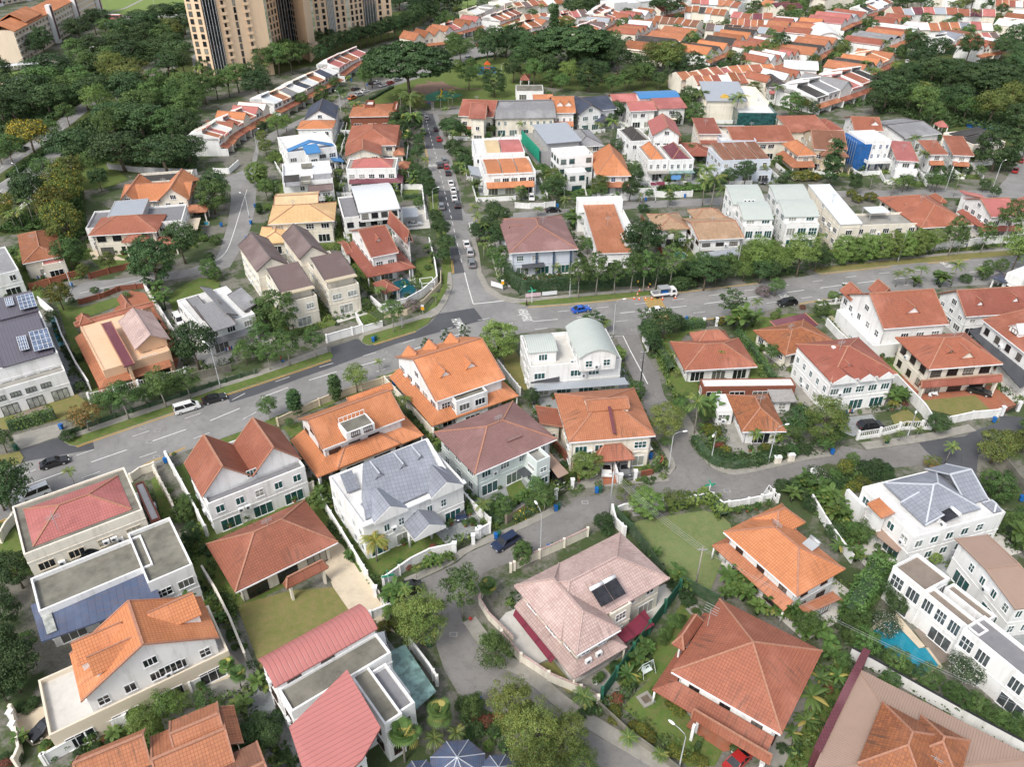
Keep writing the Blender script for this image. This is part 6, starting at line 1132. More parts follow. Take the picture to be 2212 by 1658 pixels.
x=Q(0,1,D,'orange roofed house with tall white front gable wall and roof water heater',(1080,1335),(762,1350),(765,1265),6.2,'gy',2.2,tTer,wm=wCrm); x.wing((1180,1340),(1270,1280),3.6,'hip',1.1,tOrg)
x=Q(0,1,D,'white house with red hip roof, row of five dark windows and mauve lower roofs',(1200,1462),(772,1465),(792,1375),7.0,'hipp',1.8,tRos,ov=0,par=.3,dens=1.2); x.skirt(2.6,3.2,1.2,'tile_maroon','se'); x.wing((1215,1450),(1330,1400),3.6,'hip',1.1,tOrg,open_=True)
x=Q(0,1,D,'tall cream house with steep red brown roof and square skylight, facing the cross street',(2030,1035),(1740,1000),(1745,880),7.6,'gx',3.6,tRed,wm=wCrm,dens=1.2); x.wing((1830,1020),(2010,960),8.6,'gx',4.2,tRed); x.skirt(1.2,3.0,.6,tRed,'s')
x=Q(0,1,D,'grey mansard roofed house with arched dormers between the red and the orange houses',(2580,1010),(2045,1025),(2040,900),6.8,'mx',3.6,tMid,wm=wCrm,win=(FR,GT),dens=1.4)
for f in (-.7,-.25,.3,.75): x.dormer(x.hx*f,-x.hy*.7,7.2,0,1.6,2,.7,.6,tMid)
x=Q(0,2,D,'white house with orange roof and pair of pointed twin dormers',(540,970),(345,975),(325,850),7.6,'gx',3.4,tBri,dens=1.3); x.dormer(-x.hx*.35,-x.hy*.6,8.4,0,2.6,3,1.0,1.2,tBri); x.dormer(x.hx*.4,-x.hy*.6,8.4,0,2.6,3,1.0,1.2,tBri); x.wing((180,900),(340,840),7.0,'s1x',1.2,tBri); x.skirt(2.2,3,1.2,tOrg,'sw')
x=Q(0,2,D,'white house with dark blue gable roofs and arched attic window',(825,900),(560,975),(530,860),7.0,'gx',3.0,'tile_darkblue',win=(FR,GT),dens=1.3); x.vol(-x.hx,x.hx*.2,-x.hy-1.5,x.hy*.4,7.0,'gy',3.0,'tile_darkblue',win=True); x.wing((735,1060),(830,1010),3.6,'gy',1.6,'tile_darkblue',open_=True)
x=Q(0,2,'park_shed','grey concrete roofed park building beside the dark trees',(262,785),(25,790),(40,735),3.6,'flat',0,'flat_stained',wm=wWhi,par=.1)
x=Q(0,2,D,'white terraced villa with pink roofs, blue metal roof behind and yellow trimmed balconies',(1225,935),(1010,960),(990,880),6.8,'gx',1.8,tRos,dens=1.2); tile(0,2); x.wing((860,880),(1040,820),6.2,'gx',1.8,tRos); x.wing((1090,850),(1370,780),8.2,'bx',1.0,'metal_blue'); x.wing((1250,940),(1430,870),6.6,'s1x',1.6,tRos,wm=wWhi); x.vol(x.hx-2,x.hx+8,-x.hy-1,-x.hy+1,3.2,'slab',0,'trim_cream',nowall=True)
x=Q(0,2,'office_building','large pale building with steel blue sloping roof, yellow arch and green glazed hall',(2190,880),(1645,890),(1615,760),6.6,'flat',0,fWhi,wm=wCrm,dens=1.5); tile(0,2); x.wing((1670,870),(1930,760),8.4,'s1x',2.6,'metal_grey',sides=''); x.wing((1930,830),(2050,760),8.6,'flat',0,fWhi); x.wing((1940,990),(2190,900),5.4,'flat',0,fWhi,wm='glass_teal',win=False); b=MB(); b.prism([(-1.6,0),(1.6,0),(1.6,3.4)]+[(1.6*math.cos(a*math.pi/8),3.4+1.4*math.sin(a*math.pi/8)) for a in range(1,8)]+[(-1.6,3.4)],-.4,.4,1); q=x.pt((1812,890),6.6); b.obj('arch',['paint_yellow'],x.root,(q.x,q.y-.6,5.4))
x=Q(0,2,D,'cream walled house with faded pink and cream barrel roofs beside the side road',(100,1325),(-330,1345),(-340,1215),6.6,'flat',0,fWhi,dens=1.2); x.vol(x.hx*.1,x.hx*.95,-x.hy*.9,x.hy*.9,6.9,'bx',.9,tRos,nowall=True); x.vol(-x.hx*.5,x.hx*.05,-x.hy*.9,x.hy*.9,6.9,'bx',.9,'tile_cream',nowall=True)
x=Q(0,2,D,'white house with three orange barrel roofs, black windows and orange porch over a white car',(195,1500),(-250,1525),(-280,1385),6.2,'flat',0,fWhi,dens=1.3); x.vol(-x.hx*.85,-x.hx*.3,-x.hy,x.hy,6.5,'bx',.8,tBri,nowall=True); x.vol(-x.hx*.25,x.hx*.3,-x.hy,x.hy,6.5,'bx',.8,tBri,nowall=True); x.vol(x.hx*.35,x.hx*.9,-x.hy,x.hy,6.5,'bx',.8,tBri,nowall=True); x.skirt(3,3.2,1.4,tBri,'s'); x.wing((-370,1530),(-280,1450),3.4,'s0y',1,'metal_grey',open_=True)
x=Q(0,2,'building_site_house','half built grey house with green safety net on one side and grey metal roof',(470,1260),(240,1310),(180,1150),6.0,'flat',0,fCon,wm='wall_grey',win=False,par=.2); tile(0,2); x.wing((290,1240),(455,1090),9.0,'s1x',1.5,'metal_grey',wm='wall_grey',win=False); b=MB(); b.box(-x.hx-.9,-x.hx-.8,-x.hy-1,x.hy,3,7.4); b.obj('safety_net',['net_green'],x.root)
x=Q(0,2,D,'cream house with plain grey hip roof behind the building site',(765,1230),(545,1270),(505,1130),6.0,'hip',2.0,tMid,wm=wCrm)
x=Q(0,2,'modern_house','tall narrow white modern house with overhanging white roof and stacked window bands',(680,1330),(400,1365),(360,1285),9.2,'flat',0,fWhi,win=(fDk,GT),par=.3,dens=1.2); x.wing((475,1500),(600,1450),6.4,'flat',0,fWhi,par=.2); x.wing((530,1310),(620,1265),10.4,'flat',0,fWhi,win=False,par=.1)
x=Q(0,2,D,'house with very steep orange roof and blue curtained windows',(1015,1505),(718,1520),(695,1345),6.2,'hip',5.6,tBri,win=(FR,'glass_blue'),dens=1.2); x.skirt(1.8,3,1.1,tOrg,'s')
x=Q(0,2,D,'white house with blackened hip roof sunk behind parapets, beside the streaked white gable house',(1190,1215),(1005,1228),(905,1118),6.6,'hipp',2.0,'tile_black',ov=0,par=.3)
x=Q(0,2,D,'tall white house with streaked party wall and staggered pink roofs',(1455,1180),(1200,1170),(1140,1050),8.2,'gy',3.0,tRos,dens=1.1); x.wing((1210,1040),(1350,1100),8.6,'gy',2.2,tRos);
for k_ in range(3): x.wing((1195+k_*90,1215),(1260+k_*90,1200),3.4,'s1x',.5,tOrg,nowall=True)
x=H(0,2,'semi_detached_house','left half of a white pair of houses, under the orange pyramid roof',(1345,1390),(1165,1392),(1050,1262),6.6,lod=1); x.main('hipp',2.4,tBri,ov=0,par=.4,dens=1.7); tile(0,2); x.vol(-x.hx,x.hx,-x.hy-2.6,-x.hy,3.2,'slab',0,fCon,nowall=True); x.sheet('awning',[(1185,1575),(1190,1600),(1310,1595),(1305,1565)],2.6,'awning_maroon')
x=H(0,2,'semi_detached_house','right half of the white pair of houses, under the maroon pyramid roof',(1560,1380),(1350,1390),(1255,1262),6.6,lod=1,win=(FR,GD)); x.main('hipp',2.4,'tile_maroon',ov=0,par=.4,dens=1.7); tile(0,2); x.vol(-x.hx,x.hx,-x.hy-2.6,-x.hy,3.2,'slab',0,'glass_canopy',nowall=True); x.sheet('awning',[(1360,1515),(1365,1550),(1450,1550),(1445,1510)],3.0,'metal_blue')
x=Q(0,2,D,'cream house with two tiers of terracotta roof and wide red brown carport roof',(1790,1148),(1600,1155),(1560,1055),8.0,'s1x',1.6,tRed,wm=wCrm); x.wing((1620,1240),(1810,1180),5.2,'s1x',1.2,tRed); x.wing((1480,1345),(1670,1230),3.4,'hip',1.2,tRed,open_=True); x.wing((1790,1230),(1990,1100),6.6,'flat',0,fWhi,wm='wall_blueish')
x=Q(0,2,D,'pale lavender house with four dark brown ribbed roof strips and round arch',(2211,1370),(1800,1392),(1700,1275),6.4,'flat',0,fWhi,wm='wall_blueish',par=.2);
for k_ in range(4): x.vol(-x.hx+.6+k_*x.hx*.49,-x.hx+.6+k_*x.hx*.49+x.hx*.4,-x.hy*.95,x.hy*.95,6.8,'s1x',1.3,'tile_chocolate',nowall=True)
x.vol(-x.hx,x.hx,-x.hy-3,-x.hy,3.2,'flat',0,fCon,wm='wall_blueish',par=.6)
x=Q(0,3,D,'large cream house with long terracotta roof beside the brown gabled house',(225,1208),(-290,1232),(-400,1090),6.6,'gx',2.6,tTer,wm=wCrm,dens=1.2); x.wing((200,1140),(400,1030),7.4,'s1x',1.6,tTer)
x=Q(0,3,D,'cream house with orange hip roof and orange lower roofs, its front partly behind round bushes',(432,1342),(262,1345),(115,1240),6.4,'hip',2.2,tBri,wm=wCrm); x.skirt(2.6,3.1,1.2,tOrg,'sw')
x=Q(0,3,D,'sandy walled house with steep brown gables and turret roof',(678,1282),(400,1288),(370,1140),7.2,'gx',3.6,'tile_chocolate',wm='wall_beige',ov=.3); x.wing((460,1345),(660,1290),6.0,'hip',2.4,'tile_chocolate',wm='wall_beige'); x.dormer(x.hx*.1,-x.hy*.6,8.2,0,2.2,2.4,.8,1.3,'tile_chocolate','wall_beige'); x.vol(-x.hx*.2,x.hx+2,-x.hy-3.4,-x.hy-.4,3.0,'slab',0,'metal_dark',open_=True)
x=Q(0,3,'building_site_house','white flat roofed building wrapped on its left side in blue netting',(1072,1212),(845,1222),(700,1132),9.8,'flat',0,fWhi,win=(FR,'glass_blue'),par=.1,sides='s',dens=1.5); b=MB(); b.box(-x.hx-3.0,-x.hx-.3,-x.hy-.6,x.hy,0,9.2); [b.bar((-x.hx-3.05,-x.hy+k*x.hy*.25,0),(-x.hx-3.05,-x.hy+k*x.hy*.25,9.9),.09,1) for k in range(9)]; b.box(-x.hx-1.3,-x.hx*.5,-x.hy-.5,-x.hy-.4,0,5.5); b.box(-x.hx*.75,x.hx*.85,-x.hy+.5,-x.hy+.6,6.4,8.9); b.box(-x.hx-.3,-x.hx*.5,-x.hy-.5,-x.hy-.4,5.5,9); b.obj('blue_netting',['net_blue',mPole],x.root); x.vol(-x.hx*.8,x.hx,-x.hy-3,-x.hy,3.4,'flat',0,fWhi,open_=True,par=.7)
x=Q(0,3,D,'white house with rose red roof, squeezed beside the blue netted building',(1295,1382),(1112,1384),(1080,1255),6.4,'s1x',1.6,tRos); x.vol(-x.hx,x.hx,-x.hy-2,-x.hy,3.4,'flat',0,fWhi,par=.6)
x=H(0,3,'semi_detached_house','left of the two white terracotta roofed houses behind slim palms',(1555,1330),(1400,1335),(1290,1255),6.2,lod=1); x.main('s1x',1.8,tTer); x.skirt(1.6,3,.9,tOrg,'s')
x=H(0,3,'semi_detached_house','right of the two white terracotta roofed houses behind slim palms',(1765,1330),(1600,1338),(1545,1225),6.2,lod=1); x.main('s1x',2.2,tTer); x.skirt(1.8,3,.9,tOrg,'s')
x=Q(0,3,D,'white house with two blackened monopitch roofs beside the dark park trees',(2020,1215),(1780,1255),(1555,1145),6.4,'flat',0,fWhi,wm=wCrm,par=.2); x.vol(-x.hx*.75,-x.hx*.1,-x.hy*.9,x.hy*.9,6.7,'s1x',1.4,'tile_black',nowall=True); x.vol(x.hx*.1,x.hx*.85,-x.hy*.9,x.hy*.9,6.7,'s1x',1.4,'tile_black',nowall=True)
x=Q(0,3,D,'white walled house with terracotta gable and small front dormer behind the blue netting',(1015,1150),(750,1125),(600,1010),6.8,'gx',2.6,tTer); x.dormer(x.hx*.5,-x.hy*.6,7.4,0,3,3,.6,1.4,tTer)
x=Q(0,3,D,'red brown hip roofed house between the cream houses and the white gabled one',(640,1110),(450,1125),(385,1045),6.2,'hip',2.0,tRed,wm=wCrm)
x=Q(0,3,D,'low wide house with plain grey tiled roof in front of the park',(1365,1100),(1180,1190),(1000,1040),5.2,'gx',1.8,tMid)
# ---- terraces, far to near
OR=[tTer,tOrg,tRed,'metal_white',tRus,tTer,tRos,'tile_brown']; MX=[tOrg,'metal_white',tTer,'tile_brown',fWhi,tBri,'tile_black',tRos]
def RF(zone,*pts,**k): row(zone,list(pts),**k)
RF('in the terrace left of the curved street',(448,338),(470,315),(505,292),(560,262),n=9,d=11,face=1,roofs=[tOrg,tRos,fWhi,'tile_brown',tTer,tBri],kinds=['split','split','gable'],seed=3,h=6,rise=1.8)
RF('in the terrace below the condominium hedge',(572,256),(620,232),(665,207),(712,183),n=9,d=11,face=1,roofs=['metal_white',tOrg,tMid,fWhi,'tile_darkblue'],kinds=['split','long','split'],seed=4,h=6,rise=1.8)
RF('in the terrace left of the rain tree',(712,176),(745,152),(775,138),n=4,d=11,face=1,roofs=[tRos,tTer,tOrg],kinds=['split','gable'],seed=5,walls=(wWhi,))
RF('in the terrace above the rain tree',(880,112),(920,104),(955,100),n=3,d=12,face=1,roofs=[tOrg,tRus],kinds='gable',seed=6,h=7,rise=3)
RF('right of the rain tree crown',(945,88),(985,78),(1025,66),n=5,d=12,face=1,roofs=[tOrg,tRos,tRus],kinds=['split','gable'],seed=7)
RF('in the terrace by the far playground road',(1010,52),(1050,38),(1095,26),n=4,d=12,face=1,roofs=[fWhi,tGry,tOrg],kinds=['split','flat'],seed=8)
RF('in the far top left row',(1105,38),(1160,30),(1215,25),(1265,20),n=9,d=10,face=-1,roofs=[tRus,'tile_brown',tTer,tOrg,fWhi],kinds=['long','split'],seed=9)
RF('in the cluster above the dark park trees',(1112,84),(1160,76),(1228,62),n=6,d=12,face=1,roofs=[tOrg,tRus,tMid,tBri],kinds=['gable','split'],seed=10,h=6.5)
RF('left of the far lane',(1258,95),(1285,75),(1325,50),n=9,d=14,face=1,roofs=[tOrg,tRos,'tile_brown',tBri,'metal_grey'],kinds=['split','gable'],seed=11)
RF('in the white group near the top middle',(1310,34),(1355,28),(1400,24),n=3,d=14,face=-1,roofs=[fWhi,'metal_white','metal_grey'],kinds=['flat','split'],seed=12,h=7,walls=(wWhi,))
RF('in the top middle row behind the white group',(1380,13),(1430,10),(1470,8),n=5,d=12,face=-1,roofs=[tOrg,tTer],kinds='long',seed=13)
RF('right of the white group',(1478,44),(1520,46),(1568,50),n=6,d=10,face=-1,roofs=[tRus,tRus,'tile_black',tOrg],kinds='long',seed=14)
RF('in the long roofed row by the upper bend',(1580,56),(1620,60),(1665,62),n=4,d=10,face=-1,roofs=[tRos,tTer,'tile_maroon'],kinds='long',seed=15)
RF('in the rusty row below it',(1412,68),(1460,72),(1510,78),n=6,d=10,face=-1,roofs=[tRus,'tile_chocolate',tOrg,tRus],kinds='long',seed=16)
RF('in the blackened row below the upper bend',(1522,84),(1590,88),(1655,96),n=7,d=10,face=-1,roofs=['tile_brown','metal_grey','tile_black','tile_black',tRus],kinds='long',seed=17)
RF('in the gabled terrace behind the park',(1380,138),(1410,122),(1445,106),(1480,92),n=4,d=20,face=1,roofs=[tRus,'tile_black',tOrg,tOrg],kinds='gable',seed=18,h=6,rise=3)
RF('in the sloping terrace right of the park',(1490,143),(1530,128),(1570,112),(1605,96),n=7,d=16,face=1,roofs=[tBri,'tile_black',tOrg,tRus,fWhi],kinds='gable',seed=19,h=6,rise=2.6)
RF('behind the large pale building',(1455,196),(1510,190),(1580,180),(1660,176),n=9,d=11,face=-1,roofs=[tRos,tOrg,tBri,tTer],kinds='long',seed=20,rise=1.8)
RF('in the top right orange terrace',(1915,50),(1990,48),(2060,50),(2140,54),n=9,d=11,face=-1,roofs=[tTer,tTer,'tile_maroon',tRos,'metal_grey'],kinds='long',seed=21,rise=2.8)
RF('in the second top right terrace',(1950,84),(2010,84),(2070,84),(2132,86),n=8,d=11,face=-1,roofs=[tRos,fWhi,tOrg,tRus,tOrg,tGry],kinds='long',seed=22,rise=2.8)
RF('behind the white arched house',(1775,72),(1800,60),(1840,50),n=4,d=20,face=1,roofs=[tRed,tRos,'metal_grey'],kinds='gable',seed=23,rise=2.6)
x=Q(0,3,'modern_house','white house under one huge white arch with dark glass below',(650,335),(395,345),(400,255),5.5,'by',4.0,fWhi,win=(FR,GD),dens=1.2)
RF('below the white arched house',(1712,142),(1740,126),(1775,112),n=4,d=17,face=1,roofs=[tOrg,'tile_black',tBri],kinds='gable',seed=24,rise=2.6)
RF('in the grey and red far terrace',(1855,120),(1880,108),(1915,95),(1940,84),n=6,d=20,face=1,roofs=[tRed,'metal_white',tMid,tOrg],kinds=['gable','barrel'],seed=25,rise=2.2)
RF('right of the balconied white house',(1812,182),(1850,162),(1890,142),n=5,d=18,face=1,roofs=[tOrg,'tile_black',fWhi,tBri],kinds=['gable','split'],seed=26,rise=2.4)
x=Q(0,3,'modern_house','large white house with curved white roof and two rows of balconies',(440,600),(140,590),(160,520),7.6,'bx',1.6,fWhi,dens=1.6)
RF('in the white gabled terrace',(1712,236),(1750,224),(1800,208),(1850,190),n=6,d=20,face=1,roofs=['tile_black',fWhi,tMid,tRos,tTer],kinds=['gable','split'],seed=27,h=6.6,rise=2.8,walls=(wWhi,))
x=Q(0,3,D,'white house with black hip roof and red porch roof left of the balconied house',(170,730),(10,750),(-20,660),5.6,'hip',2.2,'tile_black'); x.skirt(1.8,3,.9,tRos,'se')
RF('in the topmost row above the bend',(1762,18),(1800,14),(1870,10),n=4,d=14,face=-1,roofs=[tTer,tBri,tRos],kinds=['gable','long'],seed=28,walls=(wCrm,wWhi))
RF('in the topmost right row',(1960,16),(2030,16),(2100,20),(2165,22),n=9,d=12,face=-1,roofs=['tile_brown',tOrg,'metal_grey',tRos,'metal_white'],kinds=['long','split'],seed=29,h=7)
RF('at the far right edge above the street trees',(2150,92),(2175,78),(2215,55),(2240,40),n=5,d=16,face=1,roofs=['metal_white',fWhi,tRus],kinds=['gable','split'],seed=30)
RF('at the left of the bend by the olive trees',(1650,28),(1680,34),(1712,42),n=3,d=14,face=-1,roofs=[tBri,tOrg,'tile_maroon'],kinds=['gable','long'],seed=31,walls=(wCrm,))
RF('in the far top row by the fields',(1090,5),(1180,2),(1290,1),n=9,d=12,face=-1,roofs=OR+[fWhi],kinds=['long','split'],seed=32)
RF('in the far top row of the middle',(1480,16),(1560,15),(1640,15),n=7,d=12,face=-1,roofs=OR+['metal_grey'],kinds=['long','gable'],seed=33)
RF('in the second row of the top middle',(1600,33),(1560,28),(1490,26),n=6,d=11,face=1,roofs=OR,kinds=['long'],seed=34)
RF('in the cluster at the top right corner',(2150,12),(2185,30),(2230,20),n=3,d=14,face=-1,roofs=OR,kinds=['long','split'],seed=36)
RF('in the white far terrace corner',(2010,112),(2050,106),(2080,100),n=3,d=12,face=1,roofs=[fWhi,tGry,'tile_chocolate'],kinds=['split','gable'],seed=37,walls=(wWhi,))
for i_,(p_,q_,n_,d_,f_,kd) in enumerate((((1130,64),(1262,54),8,11,-1,'long'),((1335,62),(1400,48),5,12,1,'gable'),((1345,100),(1395,72),5,14,1,'gable'),((1600,132),(1668,112),5,12,1,'gable'),((1410,46),(1472,32),5,11,1,'long'),((1715,98),(1760,62),5,13,1,'gable'),((1850,44),(1905,24),5,12,1,'split'),((2000,112),(2140,108),8,12,-1,'long'),((1662,92),(1700,64),4,12,1,'gable'),((1575,74),(1660,78),6,10,-1,'long'),((1280,58),(1330,22),6,12,1,'split'),((1060,66),(1110,48),4,12,1,'split'),((1900,74),(1945,60),4,12,1,'gable'),((1490,210),(1600,200),6,10,-1,'long'),((1620,160),(1700,140),6,13,1,'gable'),((1625,205),(1700,188),6,13,1,'gable'),((2140,32),(2215,36),5,12,-1,'long'),((1180,14),(1290,10),7,11,-1,'long'),((2080,130),(2140,120),4,12,1,'gable'))):
 RF('in far infill row '+('one two three four five six seven eight nine ten eleven twelve thirteen fourteen fifteen sixteen seventeen eighteen nineteen'.split()[i_]),p_,q_,n=n_,d=d_,face=f_,roofs=OR+MX[i_%8:i_%8+2],kinds=kd,seed=50+i_,rise=2.4)
# ---- condominium towers and slab block in the upper left
def tower(label,foot,h,facade,zbase=0):
 """foot: ground outline; facade list per edge: 'w' windows, 'b' balconies, 'g' dark glass, '-' plain"""
 ps=[W(p) if len(p)==3 and p[2]=='F' else Vector((p[0],p[1],0)) for p in foot]; c=sum(ps,Vector())/len(ps); r=empty('apartment_tower',(c.x,c.y,0)); ps=[p-c for p in ps]; n=len(ps)
 m=MB();
 for i in range(n):
  a,b=ps[i],ps[(i+1)%n]; m.poly([(a.x,a.y,0),(b.x,b.y,0),(b.x,b.y,h),(a.x,a.y,h)])
 m.poly([(p.x,p.y,h) for p in ps]); m.obj('wall',['wall_condo'],r); nw=0
 for i in range(n):
  a,b=ps[i],ps[(i+1)%n]; L=(b-a).length; t=(b-a)/L; nn=Vector((t.y,-t.x,0)); rot=math.atan2(t.y,t.x); k=facade[i]; mid=(a+b)/2+nn*.12
  if k=='g':
   g=MB(); g.box(-L*.46,L*.46,-.35,.1,4,h);
   for q in range(5): xx=-L*.4+L*.8*q/4; g.box(xx-.06,xx+.06,-.45,-.35,4,h,1)
   for q in range(int(h/3)): g.box(-L*.46,L*.46,-.37,-.352,4+q*3,4.12+q*3,2)
   o=g.obj('glass_shaft',['glass_dark',wTrim,fDk],r); o.location=mid; o.rotation_euler=(0,0,rot)
  elif k in 'wb' and nw<90:
   nc=max(1,int(L/(3.4 if k=='w' else 4.2)));
   for q in range(nc):
    for st in range(int(h/3.1)):
     z=1+st*3.1
     if z>58 or nw>95: continue
     p=a+t*(L*(q+.5)/nc)+nn*.06; nw+=1
     if k=='w': f,g=win_meshes(1.5,1.9,1,fDk,'glass_dark')
     else: f,g=win_meshes(1.0,2.2,1,fDk,'glass_dark')
     o=inst('window',f,r,(p.x,p.y,z),(0,0,rot)); inst('pane',g,o)
     if k=='b' and q%2==0:
      bb=MB() if 'balc' not in WINC else None
      if bb: bb.box(-1.3,1.3,-.9,0,-.25,0); bb.box(-1.3,1.3,-.9,-.8,0,.9); WINC['balc']=bb.mesh('balcony',['wall_condo'])
      inst('balcony',WINC['balc'],r,(p.x,p.y,z-.1),(0,0,rot))
 tag(r,label,'apartment tower','beige condominium towers'); return r
def zig(pts): return [(*F(p),'F') for p in pts]
tile(0,0)
P0=W((1735,715)); P1=W((1880,725)); P2=W((1990,700)); P3=W((2150,640))
tile(0,1)
def ring(front,depth):
 """front: visible facade points left to right; closes the plan behind"""
 a,b=front[0],front[-1]; d=Vector((a.x+b.x,a.y+b.y,0)).normalized(); return [tuple(p)[:2] for p in front]+[(b.x+d.x*depth,b.y+d.y*depth),(a.x+d.x*depth,a.y+d.y*depth)]
def TW(label,front,depth,h,fac):
 f=ring(front,depth); tower(label,f,h,fac+['-']*(len(f)-len(fac)))
def at0(r,c,*p): tile(r,c); return [W(q) for q in p]
TW('nearest beige tower at the left of the group, with dark glass shaft and stepped balconies',at0(0,0,(1740,725),(1870,728))+at0(0,0,(1990,705))+at0(0,1,(60,660),(160,645)),34,78,['w','g','b','-'])
TW('beige tower second from the left, slim with two dark glass shafts',at0(0,1,(165,560),(240,520),(350,465),(470,540),(520,470)),26,80,['w','g','w','w'])
TW('beige tower set back in the middle of the group, in shadow between its neighbours',at0(0,1,(530,400),(640,385),(700,370),(800,350)),24,80,['w','g','w'])
TW('rightmost beige tower of the group, next to the long clipped hedge',at0(0,1,(830,350),(940,325),(1050,295),(1180,280)),24,80,['w','g','w'])
def slab(label,a,b,depth,h,nst):
 A,B=a,b; t=(B-A).normalized(); L=(B-A).length; r=empty('apartment_block',tuple(A),math.atan2(t.y,t.x)); m=MB(); m.box(0,L,0,depth,0,h);
 for s in range(1,nst+1): m.box(-.1,L+.1,-.35,0,s*2.9-.25,s*2.9+.1,1)
 m.obj('wall',['wall_hdb',wTrim],r); m=MB(); u=[(-1,h-.2),(depth*.5,h+3.2),(depth+1,h-.2)]; m.prism(u+[(p,z-.4) for p,z in reversed(u)],-.5,L+.5,0); m.obj('roof',[tBri],r)
 m=MB(); u=[(-.6,h+1.2),(depth*.5,h+5),(depth+.6,h+1.2)]; m.prism(u+[(p,z-.4) for p,z in reversed(u)],L*.12,L*.28,0); m.box(L*.13,L*.27,.2,depth-.2,h,h+1.4,1); m.obj('roof',[tBri,wTrim],r); n=0
 for k in (.34,.62,.92):
  m=MB(); m.box(L*k-2,L*k+2,-2.6,-.3,0,h+4); m.box(L*k-1.2,L*k+1.2,-2.75,-2.6,2,h+3.2,1); m.obj('stair_tower',[wTrim,'tile_maroon'],r)
 f,g=win_meshes(2.6,1.2,3,wTrim,'glass_dark'); nb=int(L/5)
 for i in range(nb):
  for s in range(nst):
   x=(i+.5)*L/nb
   if any(abs(x-L*k)<3 for k in (.34,.62,.92)) or n>95: continue
   n+=1; o=inst('window',f,r,(x,-.02,s*2.9+.9)); inst('pane',g,o)
 tag(r,label,'apartment block'); return r
tile(0,0); slab('long cream housing block with orange roof and three white stair towers with maroon panels',W((205,545)),W((900,110)),13,15.5,5)
tile(0,0); slab('cream housing block behind the orange roofed one, at the top left corner',W((-350,120)),W((560,-60)),12,15,5)
tile(0,0); x=House('covered_walkway','long low white walkway roof on posts beside the playing field','walkway',(340,560),(215,555),(-60,590),3.0);
for i_ in range(9): b=MB(); b.box(-.15,.15,-.15,.15,0,2.9); q=x.loc((-40+i_*32,605-i_*4),0); b.obj('post',[wTrim],x.root,(q[0],q[1],0))
x.sheet('roof',[(-60,575),(-60,590),(215,555),(340,560),(345,540),(215,535)],3.0,'metal_white')
x=House('service_building','low beige utility building with flat white roof beside the playing field','building',(215,650),(75,715),(55,690),3.6,wm='wall_beige'); x.main('flat',0,fWhi,win=False,par=.2)
tile(1,0); tile(0,0); x=House('bus_shelter','small brown tiled shelter beside the expressway','shelter',(630,1490),(500,1530),(540,1470),2.8); x.main('hip',.9,'tile_brown',open_=True,ov=.2)
tile(0,3); x=House('park_pavilion','small red hip roofed pavilion in the park by the blue play area','pavilion',(1545,1085),(1475,1095),(1480,1065),3.0); x.main('hip',1.6,tRos,ov=.2,open_=True)
tile(0,2); x=House('park_pavilion','small red pyramid roofed pavilion under the dark park trees','pavilion',(140,690),(60,690),(80,650),3.2); x.main('hip',1.8,tRed,ov=.2,open_=True)
tile(1,0); x=House('rear_annex','x','shed',(1640,20),(1180,50),(1200,-30),5.4); x.main('flat',0,'tile_black',wm=wCrm,dens=.6); tag(x.root,'cream walled house with black roofed rear wing behind the orange gables','house'); x.root.name='detached_house'
tile(None)
tile(None)
def TZ(z,d): trees(z,d)
tile(0,0)
TZ('on the expressway verge at the upper left','broad 640 1430 430, 1080 1480 480, 1450 1500 480, 1650 1440 330, 1250 1200 480, 1650 1260 260, 1000 1180 330; light 880 1030 260, 950 1180 230; mid 1240 1060 330, 1000 1240 260; broad 760 950 220, 1150 950 330; mid 1550 960 300, 1640 1120 280, 1500 1250 300, 1340 980 240; broad 1150 900 300, 880 950 260')
TZ('left of the expressway','broad 300 960 420, 60 900 300, 480 760 430, 150 1060 320, 440 1000 330, 40 1080 260; mid 650 880 300, 400 850 330, 720 790 260; broad 560 980 280; broad 20 780 240')
TZ('beyond the expressway near the housing block','broad 400 500 200, 340 520 150, 700 380 260, 880 250 190, 830 300 180; mid 930 330 150, 650 330 130; thin 925 300 120')
TZ('in the grove beside the towers','broad 830 560 280, 1040 500 260, 1290 430 260, 1350 560 300, 1150 600 260, 1560 560 300, 1480 680 260, 1100 400 260, 1300 340 240, 1500 470 220, 1230 260 260, 1420 230 260, 1560 200 260, 1600 300 200, 950 640 240, 1600 660 180; airy 1180 740 300, 850 600 160; mid 1420 430 240, 1000 600 260, 760 640 240, 700 570 220; olive 1500 340 200, 1000 740 240, 1150 830 300; bush 1380 780 160; olive 1560 850 180, 1050 900 200; mid 1380 820 200')
TZ('along the expressway kerb','gold 300 1330 340; mid 130 1450 260, 470 1230 170, 600 1090 170, 20 1420 180')
TZ('below the tower driveway','mid 1640 900 330, 1700 980 260, 1780 900 240, 1880 860 220, 1980 840 220, 2060 800 230; mid 2150 640 300; broad 1790 720 170; palm 1740 740 130, 1800 720 120')
tile(0,1)
TZ('at the foot of the towers','mid 80 660 220, 200 650 230, 310 640 220, 370 560 260, 260 560 200, 550 620 60; palm 100 690 100; broad 30 900 260, 0 780 260, 550 420 120, 640 390 110, 860 360 90')
TZ('in the clipped row below the towers','broad 560 560 140, 620 520 150, 690 490 150, 760 450 150, 830 440 150, 900 420 150, 960 400 150, 1020 390 150, 1080 370 150, 1140 350 150, 1200 340 150, 1260 320 150, 1310 300 150, 1360 270 150, 1400 240 150, 1440 210 150, 1470 180 150, 1500 200 140')
tile(None); tree('rain',887,222,205,hs=1.0,label='gigantic umbrella shaped rain tree in the park near the top left of centre')
tree('rain',1232,150,190,hs=.8,label='very wide dark rain tree in the park near the top middle')
tile(0,1)
